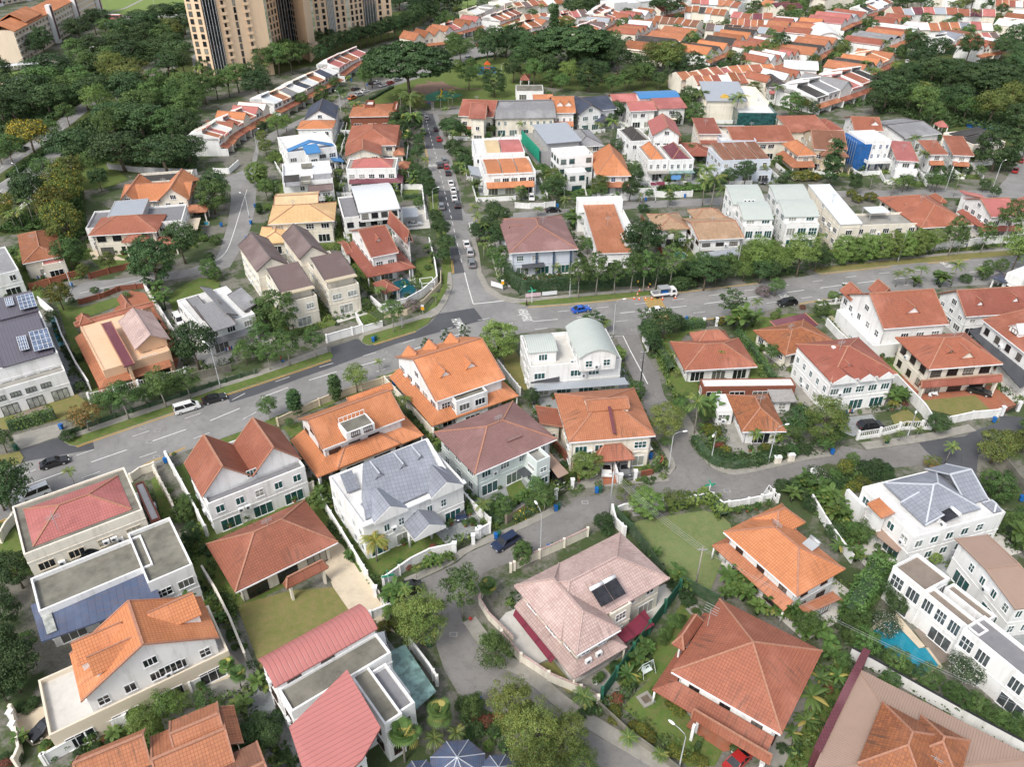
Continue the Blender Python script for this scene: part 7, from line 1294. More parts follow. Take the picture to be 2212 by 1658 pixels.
TZ('in the park around the playgrounds','mid 1760 540 220, 1700 480 180; ball 1735 620 110; darkball 2050 840 240; mid 1830 780 200, 1900 700 120; broad 2050 520 210, 1990 560 180, 2150 500 230; mid 1980 680 80; midball 1850 620 110; broad 2211 720 160; mid 1000 760 200, 940 780 160; broad 980 700 140')
TZ('behind the towers along the far road','broad 1330 90 240, 1230 90 220, 1450 80 200, 1580 100 200, 1390 160 200, 1640 60 200, 1730 100 110, 1520 60 180, 1200 60 180, 1820 60 90')
TZ('around the curved terrace street','midball 570 900 140; mid 400 940 130, 680 800 110; darkball 50 1150 110; light 190 1190 190, 260 1140 130; palm 700 960 110, 770 930 90, 800 760 80; mid 730 860 100, 480 980 70; olive 90 1350 130, 60 1260 110; bushlight 160 1400 140, 220 1400 110; ball 20 1610 220')
TZ('along the side road','broad 1390 1400 120, 1400 1290 110, 1360 1190 160, 1300 1100 150, 1200 1110 120, 1250 1180 120; coconut 1340 1120 230, 1370 1200 180, 1250 960 140; fanpalm 1300 1150 120, 1310 1280 100; palm 1450 1490 110, 860 1030 120, 940 1040 120, 1010 1040 120, 830 1000 90; olive 1340 1000 160, 1400 960 140; broad 1690 1230 170, 1640 1180 140, 1760 1210 120; mid 1980 1180 110, 2030 1180 90; palm 1590 960 110, 1690 920 100, 1660 950 90, 1630 1060 110; bushdark 1700 1330 180, 1760 1380 160, 1800 1440 150, 1740 1490 130; palm 1700 1290 120, 1760 1560 140, 1800 1600 120; broad 1460 1620 140, 1380 1560 140; bush 1260 1400 80, 1320 1420 80, 1300 1260 60; areca 1360 1620 130')
tile(0,2)
TZ('in the top middle park','broad 250 620 250, 160 560 220, 330 560 260, 720 600 330, 850 560 200, 640 500 260, 80 480 240, 20 440 200; light 480 740 190, 640 720 150; column 335 350 50, 365 350 50; darkball 650 800 270; mid 1000 780 200, 1120 760 200, 960 790 150; darkball 1530 720 250, 1440 640 150; olive 1300 640 300, 1230 640 200, 1350 600 260; olive 1180 620 200; mid 1040 640 160; broad 1250 780 130, 1660 700 110; thin 1330 760 120; mid 850 820 150, 180 740 190, 330 760 150, 420 800 140; broad 560 640 220, 900 640 220, 300 700 190, 760 720 160, 1080 700 170, 1160 700 130, 60 640 190; olive 450 320 200; broad 560 190 200, 500 170 160, 630 150 150; mid 940 310 140, 480 260 70')
TZ('among the far terraces of the middle','broad 700 100 150, 980 200 100, 1320 180 300, 1250 150 180; mid 1070 260 110, 850 380 80, 1620 90 160, 1900 100 100; darkball 990 450 110, 1450 480 110, 1930 620 140, 1800 640 100; broad 1960 60 180, 2080 130 100; mid 2030 580 160; light 2180 560 200; mid 1580 430 90; olive 2120 480 100')
TZ('between the houses right of the side road','broad 880 1060 160, 850 1120 110; palm 1600 1000 180, 1570 960 160, 1660 980 140, 1900 1080 220, 1860 1040 160; darkball 1400 1080 110; midball 1560 1090 190; mid 1460 1000 150; broad 1500 980 180; palm 760 1200 100, 840 1240 160, 510 1120 90, 720 1150 80; darkball 890 1330 140, 1600 1400 90; broad 1040 1640 180; olive 340 1640 160; light 800 1640 170; mid 380 1690 180; broad 1990 1600 170, 1850 1620 150, 1560 1540 80; palm 2150 1560 110, 250 1130 70, 60 1190 100; mid 160 1130 110; bushdark 1700 1640 150, 1780 1600 140; bush 250 1480 110, 300 1520 120; palm 1500 1600 80, 1450 1630 70; coconut 1640 1680 200')
tile(0,3)
TZ('in the dark park at the right','rain 1860 900 620 1.1; broad 1400 720 330, 1300 620 230, 1560 760 280, 1250 520 200, 1450 560 240, 2080 760 240, 2150 640 200, 1700 560 200, 2000 520 220, 2100 460 200; broad 1000 960 330, 950 860 200, 1180 800 200, 900 1000 180, 1100 860 220; mid 1300 1020 260, 1400 1100 200, 1200 960 200; broad 1480 980 200, 1600 1000 220; mid 1680 1050 200; olive 1900 1080 330, 2050 1000 260, 1300 940 180; broad 2140 1160 300, 2211 1000 260, 2150 880 260; mid 2180 1400 200; broad 1700 900 260, 1560 880 200; bushyellow 1430 1180 100; mid 2100 1300 140')
TZ('along the terraces of the far right','darkball 90 520 200, 60 560 130; mid 250 200 110, 200 260 140, 280 140 120, 760 160 130, 840 280 110, 1160 280 110; olive 180 170 110; broad 1040 70 150, 1200 90 170, 1920 120 120, 2000 160 100; mid 1950 330 100, 1200 400 130; light 1090 640 100; coconut 850 760 140, 900 780 140, 810 700 120; broad 500 660 100, 340 60 110, 940 60 130; mid 720 370 80; olive 1700 90 110, 2080 300 110; mid 1850 100 60')
TZ('among the houses of the right block','darkball 1930 1480 380, 1800 1400 180, 2040 1480 200; pine 520 1620 210; broad 740 1620 110; bushdark 180 1540 110, 120 1580 90; bushyellow 260 1560 130, 330 1560 140, 400 1560 120; yellow 290 960 110, 230 940 110, 340 970 110; darkball 390 1000 110; midball 190 1010 210; palm 60 920 150, 120 900 120, 1240 1330 130, 1310 1480 140, 1350 1460 110, 1200 1300 100; areca 1150 1480 140, 1420 1460 100, 1350 1400 130; bushdark 1480 1500 110, 1600 1490 120, 1700 1500 110, 1560 1560 120; palm 880 1640 110, 1060 1700 140; mid 1160 1660 150, 1440 1660 140; palm 1620 1640 110, 1900 1640 90')
tile(1,0)
TZ('in the yellow flowering rows beside the expressway','yellow 620 600 330, 560 490 300, 520 400 300, 600 290 320, 640 180 260, 640 90 270, 440 160 200; yellow 120 330 220, 60 400 180; broad 330 330 330, 250 240 200; light 580 100 260; mid 400 30 210; palm 300 400 180, 200 420 150, 140 430 140')
TZ('around the cream terracotta roofed houses','broad 880 110 170; midball 1860 300 300; mid 850 -20 220; broad 1880 220 240, 1600 730 300; darkball 1360 940 420, 1270 820 260; olive 960 800 150; mid 640 800 280, 690 780 200; olive 740 860 120; midball 1820 860 170, 1870 880 130; broad 1820 740 100; yellow 550 1130 230; areca 1420 1130 180, 1380 1040 150; bush 820 980 80, 930 980 60, 1090 1020 80; bushlight 1500 560 120, 1640 520 110, 1760 530 90; bush 440 1150 50, 620 1060 60; bush 1860 560 110; bushdark 700 1560 90, 610 1540 90')
tile(1,0)
TZ('above the main road, left part','broad 1720 1640 360, 1620 1600 200; mid 2130 1600 200; mid 1500 1560 100')
tile(2,0)
TZ('above the main road, left part','mid 960 360 190, 1270 290 190, 1540 230 180, 880 330 150, 1380 230 170; street 1115 415 300 .9, 1440 315 280 .9, 1640 235 240 .9; orange 770 515 280 1; bushdark 600 590 140; mid 60 700 200; palm 2130 60 10')
TZ('in front of the white modern terrace block','bushlight 430 400 80, 330 420 80, 240 440 80, 150 480 80; mid 700 170 90, 640 60 80')
TZ('by the lower left corner','broad 130 1240 470, 40 1200 330; palm 650 985 150; midball 1590 1300 190, 1640 1200 160; darkball 1680 1480 190, 1620 1550 150; bushlight 1460 1040 60, 1500 720 40')
tile(3,0)
TZ('at the left edge','broad 200 960 430, 60 760 360, 100 480 300, 180 1020 260, 60 1100 260, 200 120 330, 60 60 260, 40 300 200; mid 250 700 240')
TZ('below the white gabled house','light 1300 1390 300, 1450 1240 300, 1580 1180 220, 1200 1300 180; mid 1780 1130 190, 1900 1200 160; fanpalm 2080 980 180, 2000 900 170; areca 2100 1200 200; broad 2150 1500 260; bushdark 1880 1300 140; bushdark 700 1560 120, 840 1510 120, 960 1450 100; bushred 920 1440 90, 660 1640 80; areca 1020 1420 160, 200 1460 150; bush 400 1480 90, 600 1500 70, 470 1590 80; bushdark 60 1600 110, 180 1600 100; bushred 70 1640 110; bushdark 160 1160 110, 250 1180 110, 300 1120 110; palm 1900 400 60; areca 1920 420 110; bush 2000 560 90, 2030 640 70, 1990 520 80')
tile(3,1)
TZ('around the white modern rose roofed house','broad 130 1480 260, 60 1380 220, 200 1300 160; areca 40 1000 180; areca 1180 260 220, 1170 380 170; midball 1430 560 20; fanpalm 1610 1400 280, 1280 1620 330; palm 1540 1560 230; palm 1730 1500 200; mid 1850 1240 230, 1780 1180 160, 1900 1180 180; bushred 1990 1300 150, 2080 1260 110, 1900 1290 100; bushdark 1900 1360 170, 2050 1360 150; bushyellow 1100 480 140, 1200 440 110; bushlight 2000 1500 110; bushdark 2130 1500 110, 1830 1400 130; bushdark 240 1600 150')
tile(None)
TZ('beside the lane bend at lower middle','fine 915 1395 122 1.1, 880 1360 70 .8; street 1000 1335 90 1.2; mid 1070 1440 86 .75, 1062 1410 60 .8; fine 1105 1590 105 1.5, 1150 1650 130 1.45, 1215 1640 110 1.3, 1250 1690 90 1.1, 1150 1740 130 1.3; fanpalm 1058 1290 50 .7; palm 880 1310 50; midball 1127 1222 46 1.3')
tile(2,1)
TZ('on the grass strip below the main road','street 120 425 190 .9; light 870 185 220 1.1, 1160 60 10; column 690 250 90 .5, 345 380 100 .5; mid 290 490 90; palm 1075 100 90 .6; mid 1355 540 120; bush 1410 560 60; palm 1290 380 160, 1310 330 130')
tile(1,1)
TZ('on the grass strip below the main road','thin 1480 1610 125 1.25, 1645 1510 110 1.25, 1800 1460 110 1.25; midball 1565 1560 80; palm 1065 1658 110 .8')
tile(None); tree('bamboo',1078,782,88,hs=1.0,label='big feathery bamboo clump overhanging the main road, left of the green arched roofs')
tile(2,1)
TZ('around the white classical grey roofed house','yellowpalm 1040 1640 300; areca 540 1120 130, 590 1200 140, 540 1050 90; areca 1740 1130 120, 1810 1200 100; bush 1530 1570 20; bushred 1530 1530 80; bushlight 1620 1520 60, 1440 1620 60; bushdark 1640 1520 50; areca 1480 1700 110, 1580 1690 110, 1660 1640 110, 1540 1640 80; palm 1380 1790 110; bush 910 1490 90, 1250 1680 100, 800 1500 90; bushred 1300 1700 80; bush 1860 1300 70; areca 810 1630 110; midball 2130 1250 200, 2080 1180 150; bush 1890 1100 60, 1830 1050 60; bush 2090 1010 60')
tile(2,2)
TZ('around the houses by the lower street','bamboo 630 910 290 .9; midball 1225 870 110; street 1310 640 130 .4; areca 50 1150 120, 110 1100 110; street 270 1200 230 .8, 200 1080 170 .8; mid 170 1200 160; broad 160 290 150; bushdark 440 820 90; bush 1130 950 80; areca 180 980 60; ball 1140 1240 330 .95; airy 1400 1180 300 .8, 980 1110 300 .6; broad 770 1370 190 .8; bushdark 810 1400 120; palm 1760 1110 60, 1960 1220 70, 2030 1220 60; areca 1840 1240 90, 1930 1230 70, 2020 1210 70, 2110 1190 70, 2190 1160 60; bushred 930 1270 80; bush 960 1260 90, 1000 1320 80; areca 1210 1620 120, 1110 1500 70; midball 90 1620 170 1.2')
TZ('inside the hedge of the old bungalow','fine 1300 580 340 1; mid 1440 420 200; coconut 1560 540 260 1.15; areca 1700 400 200, 1730 320 150; bushyellow 1720 560 150, 1680 520 120; mid 1650 460 150; bushred 1790 680 120; bushyellow 1820 720 130; bushdark 1900 800 140, 2000 790 140, 2100 790 140, 2180 760 130, 1850 770 130, 1760 740 130; palm 2060 660 160; mid 1820 440 100; bushyellow 2170 690 120; areca 1620 350 130; palm 1400 60 90, 1760 60 100')
tile(2,3)
TZ('beside the classical villas on the right','fine 450 640 400 1.1; broad 240 560 240; broad 620 500 130; mid 580 640 160, 480 700 150; areca 90 620 150; bushdark 300 700 150, 200 720 150, 120 740 140, 50 720 130; broad 1440 530 210 .8; areca 1060 300 170, 1130 280 150; yellowpalm 1070 350 120; areca 1150 240 120; bushred 1180 290 60; palm 995 640 110 .8, 1130 610 110 .8, 1275 580 110 .8; palm 1530 790 180; airy 1400 840 170; orange 1400 830 140 .6; olive 1920 790 330 .8, 2060 700 200; midball 1960 1120 280 1.1, 1880 1000 170; olive 2190 700 200; mid 2211 560 160')
TZ('by the grey roofed villa','flower 400 980 230; midball 720 810 130; yellow 650 900 150; bushdark 840 860 150, 930 850 160, 1000 870 150, 900 920 160, 1020 930 140; bushyellow 800 990 150, 740 1020 130; midball 560 960 130; bushdark 560 1000 160, 660 950 70; areca 200 1120 150, 300 1010 160; palm 200 1130 110; bushdark 120 1020 150, 240 1000 140, 300 1100 140; areca 440 1100 200, 500 1180 200, 400 1060 150, 560 1280 200, 640 1280 150, 600 1200 150; bushdark 360 1180 160, 580 1420 200; mid 780 1500 220, 720 1440 160; areca 750 1640 150; banana 620 1560 190; bushlight 960 1620 130; bushdark 1080 1600 100; bushlight 1440 1540 130, 1530 1520 110, 1600 1480 90; ball 1430 1640 140 .7; mid 1900 1400 200, 2020 1380 200, 2120 1420 220, 2180 1330 180; mid 2150 1520 180; bushlight 1680 1430 90')
tile(3,2)
TZ('along the garden beside the lane','palm 590 1180 260 .75; palm 990 1490 220 .7; palm 1250 1630 190 .6; banana 980 920 200; areca 1090 700 160, 1070 780 170, 1160 670 120; bushdark 900 880 140, 880 820 120; bushred 890 1100 130; bushdark 660 1180 130, 600 1220 110; bushyellow 880 1200 130, 870 1270 120; bushyellow 1100 1360 140, 1170 1420 130, 1040 1330 120, 1380 1540 130, 1450 1580 120, 1560 1610 130, 1620 1640 120; bushyellow 1420 1190 140, 1360 1130 120; bushlight 1210 1020 80; mid 1300 560 130, 1380 470 150, 1280 610 110; bush 1450 400 90, 1580 340 90; bushdark 1500 250 160, 1400 130 160, 1450 90 130, 1300 30 110; areca 1400 60 160, 1480 130 130; areca 1850 100 200, 1960 70 180, 1880 190 170, 1980 230 180, 2060 140 150, 1830 220 150, 2100 350 170; palm 1610 1450 60; bush 1580 1520 70; column 1590 1500 40 .4')
tile(3,3)
TZ('around the turquoise swimming pool','banana 680 320 260 .8; broad 1080 330 200, 1000 200 200; midball 900 160 230, 950 60 220, 850 260 170; midball 740 480 240, 720 580 230, 820 660 260, 680 400 200; flower 990 500 260; mid 630 800 160; midball 1080 830 250, 1180 880 160; midball 1350 970 260; flower 1680 900 330 .9; midball 1560 1080 200, 1640 1160 230, 1760 1200 230, 1900 1300 220, 1980 1340 200, 2100 1380 230, 2190 1440 220; yellow 790 300 120; bushdark 960 700 150')
TZ('beside the pyramid roofed house','areca 60 320 200, 200 400 220, 280 460 200, 330 540 200, 420 560 200, 130 380 170; banana 360 1120 290; banana 440 950 200, 590 920 170; banana 330 1330 220, 200 1400 170, 360 1280 160; areca 500 640 180, 520 740 160; bushdark 220 1560 120, 120 1520 110; bushred 520 1010 90; bushyellow 240 1600 90')
tile(1,1)
TZ('around the villas above the main road','midball 190 1330 420 .85, 60 1240 200; olive 60 10 120; mid 100 190 170; broad 30 60 110; midball 690 510 80; midball 960 1120 90; palm 1090 1080 130, 1050 1060 100, 1140 1060 90; purple 1350 1130 150; bushred 1260 1090 70; bushdark 1300 1020 60, 1180 1030 60; thin 1400 960 100 .35; palm 1630 1000 120 .7, 1550 1090 110 .8; broad 1600 540 170, 1640 660 170, 1610 740 130; broad 1510 200 140, 1540 380 110, 1480 120 130, 1560 430 130; midball 1400 260 100; areca 1480 640 90, 1520 720 90; bush 1480 780 70; bushlight 1390 840 70; street 1185 1320 200 1.1; light 960 1280 110, 1030 1280 90; mid 930 1100 80; areca 150 160 130; column 30 300 50 .4; bushlight 100 260 80')
TZ('above the main road, middle part','street 290 1610 260 1, 120 1650 210 1, 520 1540 210 1; mid 30 1560 150; street 60 1500 200')
tile(1,1)
TZ('on the corner beside the mauve roofed house','palm 1890 400 140, 1900 480 150, 1960 560 150, 1990 640 130, 1960 700 130; broad 1920 560 170, 2000 520 170, 2100 560 190, 2060 620 180, 2100 440 190, 2050 380 170; mid 2060 760 180, 2110 820 150, 2150 720 140; bushdark 2180 860 110, 2150 900 120')
tile(1,2)
TZ('before the tall corner hedge','street 560 1030 220 1.25, 710 1010 220 1.25, 870 998 180 1.25, 1010 985 210 1.25, 1120 975 210 1.25, 1345 940 210 1.25, 1220 960 180 1.25; mid 1590 870 230; broad 1640 960 260, 1740 930 230; mid 1840 870 220, 1700 850 180; bushdark 1430 950 180, 1500 930 150; broad 1500 900 180')
TZ('in the light green grove above the road','light 2080 840 280, 2200 830 260, 2010 800 240, 2110 760 260, 1980 880 190; broad 2211 880 180, 2120 900 180')
TZ('around the houses above the hedge','broad 1100 740 330, 1020 720 200; palm 1370 660 180; broad 1260 500 160, 1290 560 160, 1240 620 130; palm 1240 640 110, 1500 640 110; areca 520 440 160, 500 400 140; mid 640 650 130, 600 580 90; areca 680 620 110; palm 1690 660 90, 1740 660 80; areca 1960 540 110; midball 1950 380 130; palm 1700 280 260, 1780 300 200, 1840 310 170; coconut 1630 225 200; palm 1090 220 80; mid 1170 190 90; broad 1000 190 170, 340 220 200; areca 560 250 110, 650 240 110; palm 1330 240 120; areca 880 230 110; mid 540 220 110; palm 440 320 130; palm 215 320 130 .5; bushdark 1120 280 110; palm 110 840 60, 200 840 60; bushdark 140 870 50; mid 1350 230 110; olive 740 160 170; palm 40 210 110')
TZ('along the lower kerb of the main road','thin 690 1310 210 .5; coconut 790 1320 150 .6; palm 630 1230 110 .5; thin 1150 1290 210 .5; broad 1180 1430 190, 1200 1510 150, 1290 1390 260, 1140 1380 150; broad 1400 1330 150; palm 1560 1260 110 .4; bamboo 900 1560 160 .7; thin 1860 1240 260 .75; bushyellow 1780 1250 110; areca 1940 1330 240, 1900 1250 180, 2060 1280 150; mid 1980 1260 130; purple 2160 1000 170 .6; palm 2080 1180 130; bushlight 1560 1250 90; palm 1390 1600 110, 1750 1640 160, 1540 1640 110, 1350 1560 70; areca 2140 1480 90 .6')
tile(1,3)
TZ('in the bright roadside hedge row','light 250 840 330, 100 830 260, 30 760 230; bamboo 620 740 210 1.2, 720 730 210 1.2, 830 720 210 1.2, 940 710 210 1.2, 1050 700 210 1.2, 1150 690 210 1.2, 1250 680 200 1.2, 1330 650 180 1.2; broad 400 800 190, 460 780 160; light 1420 640 210; street 1550 670 200 1.2, 1830 640 170 1.2, 2010 590 240 1.2, 1640 640 120 1.2; palm 450 590 110; mid 1650 300 130; mid 1700 490 80')
TZ('on the lower kerb at right','mid 60 1010 160; thin 670 1080 170 .6; ball 560 1040 110 .8; midball 450 1190 150; palm 1100 930 150 .8, 1190 900 130 .8, 1300 900 160 .85, 1580 920 190 .95, 1790 870 110 .9; areca 1480 930 160, 1260 930 110, 1460 910 120; light 2100 800 330, 2160 700 230; midball 1880 820 130, 1850 870 130, 2000 800 120; palm 1600 1210 120, 1660 1240 130, 1560 1140 100; bushdark 1700 890 110; mid 60 150 80; broad 740 130 110; bushyellow 720 150 100, 880 190 120, 770 200 100; mid 1400 110 150, 1200 100 120; palm 1080 130 90, 1600 150 80; bushred 300 1120 60; bushlight 60 1200 90, 640 1200 40; broad 1940 170 100, 1850 110 100; mid 90 1180 60, 20 1580 150, 110 1560 110; bushlight 60 1500 120')
tile(None)
def HD(r,c,label,pts,**k): tile(r,c); o=hedge(label,pts,**k); tile(None); return o
HD(1,2,'tall dark green clipped hedge on the corner wall by the street name sign',[(-60,840),(0,930),(90,985),(420,955),(700,930),(1250,900),(1700,840)],w=1.4,h=4.0,mat=lDk,size=.36,dens=13)
HD(2,2,'low planted bed with broad leaves along the white wall of the oval lawn',[(1310,1180),(1450,1160),(1600,1120),(1700,1110),(1770,1200),(1830,1290)],w=2.2,h=1.6,mat='leaf_light',size=.8,dens=6)
HD(2,2,'yellow flowered hedge below the slatted fence',[(0,1300),(150,1230),(350,1120)],w=1.3,h=1.2,mat='leaf_yellow')
HD(3,3,'tall clipped hedge between the pool and the orange roofed house',[(960,20),(860,130),(740,330),(680,460)],w=2.6,h=4.4,mat=lMid,size=.36,dens=26)
HD(1,2,'clipped hedge beside the terracotta bungalow lawn',[(1440,1290),(1650,1270)],w=2,h=2,mat=lMid); HD(1,2,'ivy covered wall hedge along the lower side road',[(1240,1450),(1300,1560),(1370,1680)],w=1.6,h=2.0,mat=lMid)
HD(2,2,'ivy hedge curving round the old bungalow corner',[(1560,600),(1640,720),(1740,800),(1900,830),(2100,800),(2250,760)],w=1.8,h=1.6,mat=lDk); HD(1,2,'long hedge between the two bungalow gardens',[(1930,1330),(2060,1480),(2180,1658),(2250,1760)],w=1.2,h=1.6,mat=lMid)
HD(0,1,'dark hedge round the lower side of the park',[(980,870),(1100,800),(1180,760)],w=1.2,h=1.2,mat=lDk); HD(0,1,'low hedge at the rear edge of the playground park',[(1690,600),(1800,560),(1900,515),(2060,490)],w=1.2,h=1.1,mat=lDk)
HD(2,0,'ivy hanging over the white garage wall at the left',[(90,520),(300,460),(500,400)],w=1.4,h=2.6,mat='leaf_light'); HD(2,3,'clipped hedge behind the grey roofed classical villa',[(1390,1540),(1600,1480)],w=2.2,h=2.6,mat='leaf_light'); HD(1,0,'flowering hedge between the two houses on the curved street',[(1540,560),(1660,520),(1780,520)],w=2.4,h=2,mat=lMid)
HD(0,0,'shrub hedge along the expressway median',[(80,1540),(300,1380),(520,1240),(720,1090),(900,960)],w=2.2,h=1.3,mat=lMid,size=.5); HD(1,1,'dark hedge strip along the pavement of the side road',[(1430,170),(1380,170),(1260,170)],w=1.4,h=1.4,mat=lDk); HD(2,1,'low hedge inside the white boundary wall by the dark green tree',[(1960,1140),(2060,1260),(2110,1330)],w=2,h=.6,mat=lMid)
def UG(r,c,label,pts,**k): tile(r,c); undergrowth(label,pts,**k); tile(None)
UG(2,2,'mixed low shrubs inside the bungalow hedge',[(1560,420),(1620,380),(1760,560),(1900,700),(2211,720),(2211,800),(1900,830),(1740,780),(1640,680)],mat=lMid,dens=9)
UG(2,3,'dense planting beside the grey roofed villa',[(80,1010),(300,960),(700,800),(1080,860),(1080,930),(700,1000),(560,1060),(700,1250),(860,1500),(760,1600),(560,1500),(360,1100)],mat=lMid,dens=7,size=.5)
UG(2,3,'dark ground planting under the big olive tree',[(0,640),(250,600),(640,600),(560,720),(300,740),(0,790)],mat=lDk,dens=7); UG(3,1,'garden planting at the bottom beside the lane',[(1700,1150),(2000,1200),(2211,1350),(2211,1600),(2000,1520),(1800,1450)],mat=lMid,dens=8)
UG(3,2,'shrubs along the lane wall of the lawn garden',[(820,1130),(900,1240),(1100,1400),(1400,1600),(1600,1658),(1500,1500),(1200,1300),(950,1130)],mat=lMid,dens=7); UG(3,2,'dark planting under the large olive trees',[(-60,1400),(200,1500),(380,1600),(350,1760),(-60,1760)],mat=lDk,dens=6)
UG(3,0,'planting strip below the white gabled house',[(700,1520),(1080,1370),(1400,1280),(1960,1010),(2100,1100),(2000,1300),(1500,1500),(900,1700),(560,1700)],mat=lMid,dens=7); UG(3,3,'dense planting between pool and houses',[(560,400),(700,300),(800,500),(940,660),(1250,900),(1560,1100),(1900,1300),(2211,1450),(2211,1560),(1700,1290),(800,800),(560,620)],mat=lDk,dens=6)
UG(1,2,'thick shrubs behind the roadside trees',[(1380,960),(1760,940),(1800,860),(1760,780),(1380,780)],mat=lDk,dens=6,hmax=2.4,size=.6); UG(1,3,'thick planting under the bright hedge row',[(-60,860),(250,830),(600,760),(1300,680),(1300,640),(560,700),(-60,740)],mat=lMid,dens=6,hmax=2,size=.6)
UG(0,0,'woodland floor growth right of the expressway',[(700,1110),(1100,850),(1500,620),(1700,800),(1700,1500),(900,1400),(540,1300)],mat=lDk,hmax=3,n=30000,size=.9); UG(0,0,'woodland floor growth left of the expressway',[(640,930),(300,1190),(0,1400),(-60,900),(300,700),(700,560),(1300,200),(1600,200),(1560,400),(1000,700)],mat=lDk,hmax=3,n=36000,size=1.0)
UG(0,3,'dark undergrowth under the park trees at the right',[(1150,700),(1400,600),(2211,560),(2211,1200),(1700,1100),(1400,1130),(1150,1000),(900,980)],mat=lDk,hmax=2.5,n=30000,size=.9)
UG(1,0,'undergrowth between the yellow flowering rows',[(0,440),(400,250),(700,100),(760,480),(600,560),(300,450),(0,480)],mat=lMid,hmax=2,n=14000,size=.6)
UG(0,2,'garden planting strips between the middle houses',[(240,1420),(380,1440),(380,1600),(1100,1640),(1580,1600),(1700,1640),(1700,1660),(300,1690)],mat=lMid,hmax=1.4,n=9000,size=.6)
tile(None)
def C(r,c,zone,data):
 tile(r,c)
 for it in data.split(';'):
  v=it.split()
  if v: a=[float(k) for k in v[2:]]; car(v[0],v[1],(a[0],a[1]),(a[2],a[3]),zone)
 tile(None)
C(2,0,'on the left part of the main road','van white 1618 335 1700 310; sedan black 1850 255 1940 230; sedan black 478 805 590 772; van white 310 1078 215 1115')
C(0,0,'on the expressway','sedan black 210 1300 250 1275; sedan white 1120 150 1200 148; hatch white 920 225 940 235')
C(1,2,'on the right part of the main road','sedan blue 585 1140 665 1124; sedan white 1225 1152 1160 1158')
C(1,2,'in the side street','sedan black 345 282 400 278; sedan black 570 300 620 296; hatch white 160 172 162 200'); C(1,3,'at the gate beside the road','suv black 165 1085 90 1095')
C(1,1,'parked along the side road','sedan white 1675 48 1668 20; sedan white 1695 108 1688 80; sedan white 1706 175 1700 148; suv black 1730 235 1724 205; suv grey 1593 252 1588 224; sedan white 2085 300 2150 302; sedan white 1810 575 1803 545; suv silver 1838 645 1830 610; suv grey 1855 745 1846 705; sedan silver 1360 402 1400 398')
C(0,1,'parked along the side road','suv grey 1620 1402 1614 1380; suv black 1578 1442 1572 1420; hatch red 1637 1455 1630 1430; sedan black 1650 1505 1644 1480; sedan black 1545 1127 1540 1105; sedan red 1573 1213 1568 1195; suv green 1437 1152 1430 1130; sedan grey 1467 1030 1462 1010')
C(0,1,'along the terrace street','suv black 647 942 600 965; sedan black 855 780 900 766; suv silver 888 830 930 818; sedan white 935 800 975 788; suv orange 828 857 870 840; sedan white 1090 747 1130 735; sedan white 1040 722 1080 710; hatch red 1155 727 1190 715; sedan grey 1220 700 1260 690; suv silver 1830 512 1880 500; sedan red 1660 560 1700 550; hatch white 1640 525 1680 515; hatch red 1918 397 1950 388; sedan black 1000 728 1040 716')
C(0,1,'in the front yard of the grey mansard house','suv white 2150 1160 2140 1190'); C(0,2,'in the far lanes of the middle','sedan white 882 408 890 385; sedan white 1050 295 1060 285; sedan grey 1035 318 1045 308; hatch blue 920 355 915 340; suv silver 2105 585 2150 578; sedan black 2045 577 2020 560; sedan white 930 520 900 540; sedan black 1760 1030 1720 1040; sedan black 2165 1580 2150 1600')
C(0,3,'in the lanes at the far right','sedan white 243 270 235 260; sedan black 218 295 210 283; sedan black 363 262 370 250; hatch red 2180 1400 2190 1380; sedan red 2135 1485 2150 1460; sedan silver 1205 700 1200 680; sedan white 1200 540 1195 520; sedan blue 330 310 340 300')
C(2,2,'in the driveways of the paired orange roofed house','sedan white 803 850 805 900; sedan grey 948 848 965 895'); C(2,2,'under the brown canopy','sedan black 360 925 405 985'); C(2,1,'parked in front of the classical houses','suv navy 2150 1495 2090 1530; hatch navy 1752 1235 1768 1300; sedan black 1590 1210 1560 1170')
C(2,3,'in the forecourts of the right hand villas','suv black 880 490 960 482; sedan black 1815 190 1855 200'); C(3,0,'in the driveway of the white gabled house','sedan black 425 1325 350 1385'); C(3,1,'in the lower lane','van black 1300 160 1370 140; suv white 1085 660 1095 710'); C(3,2,'under the carport of the pyramid roofed house','sedan red 1950 1610 2000 1560')
C(1,0,'beside the slate roofed house','van white 1545 1235 1565 1265'); C(1,0,'under the orange porch roof','sedan black 1745 300 1790 296'); C(0,1,'under the orange side roof','sedan red 1310 1490 1290 1470')
tile(0,0); a=W((975,170)); b=W((1045,172)); r=empty('bus',(a.x,a.y,.03),math.atan2(b.y-a.y,b.x-a.x)); m=MB(); m.box(-6,6,-1.25,1.25,.4,3.1); m.box(-5.8,5.8,-1.1,1.1,3.1,3.2,1); m.obj('body',[tRos,wTrim],r); m=MB(); m.box(-5.6,5.6,-1.28,1.28,1.5,2.5); m.box(-6.02,6.02,-1.1,1.1,1.4,2.6); m.obj('window',['glass_dark'],r)
for sx in (-3.6,3.8):
 for sy in (-1,1): m=MB(); m.tube([(0,-.15,0),(0,.15,0)],[.48,.48],12); m.obj('wheel',['rubber'],r,(sx,sy*1.12,.48))
tag(r,'red bus with white roof on the road below the far field','bus')
tile(1,2); a=W((1295,1012)); b=W((1400,1000)); r=empty('lorry',(a.x,a.y,.03),math.atan2(b.y-a.y,b.x-a.x))
m=MB(); m.box(-3.0,1.35,-1.0,1.0,.85,1.0); m.box(-3.0,-2.92,-1.0,1.0,1.0,1.4); m.box(-3,1.35,-1.02,-.95,1.0,1.4); m.box(-3,1.35,.95,1.02,1.0,1.4); m.obj('cargo_bed',[wTrim],r)
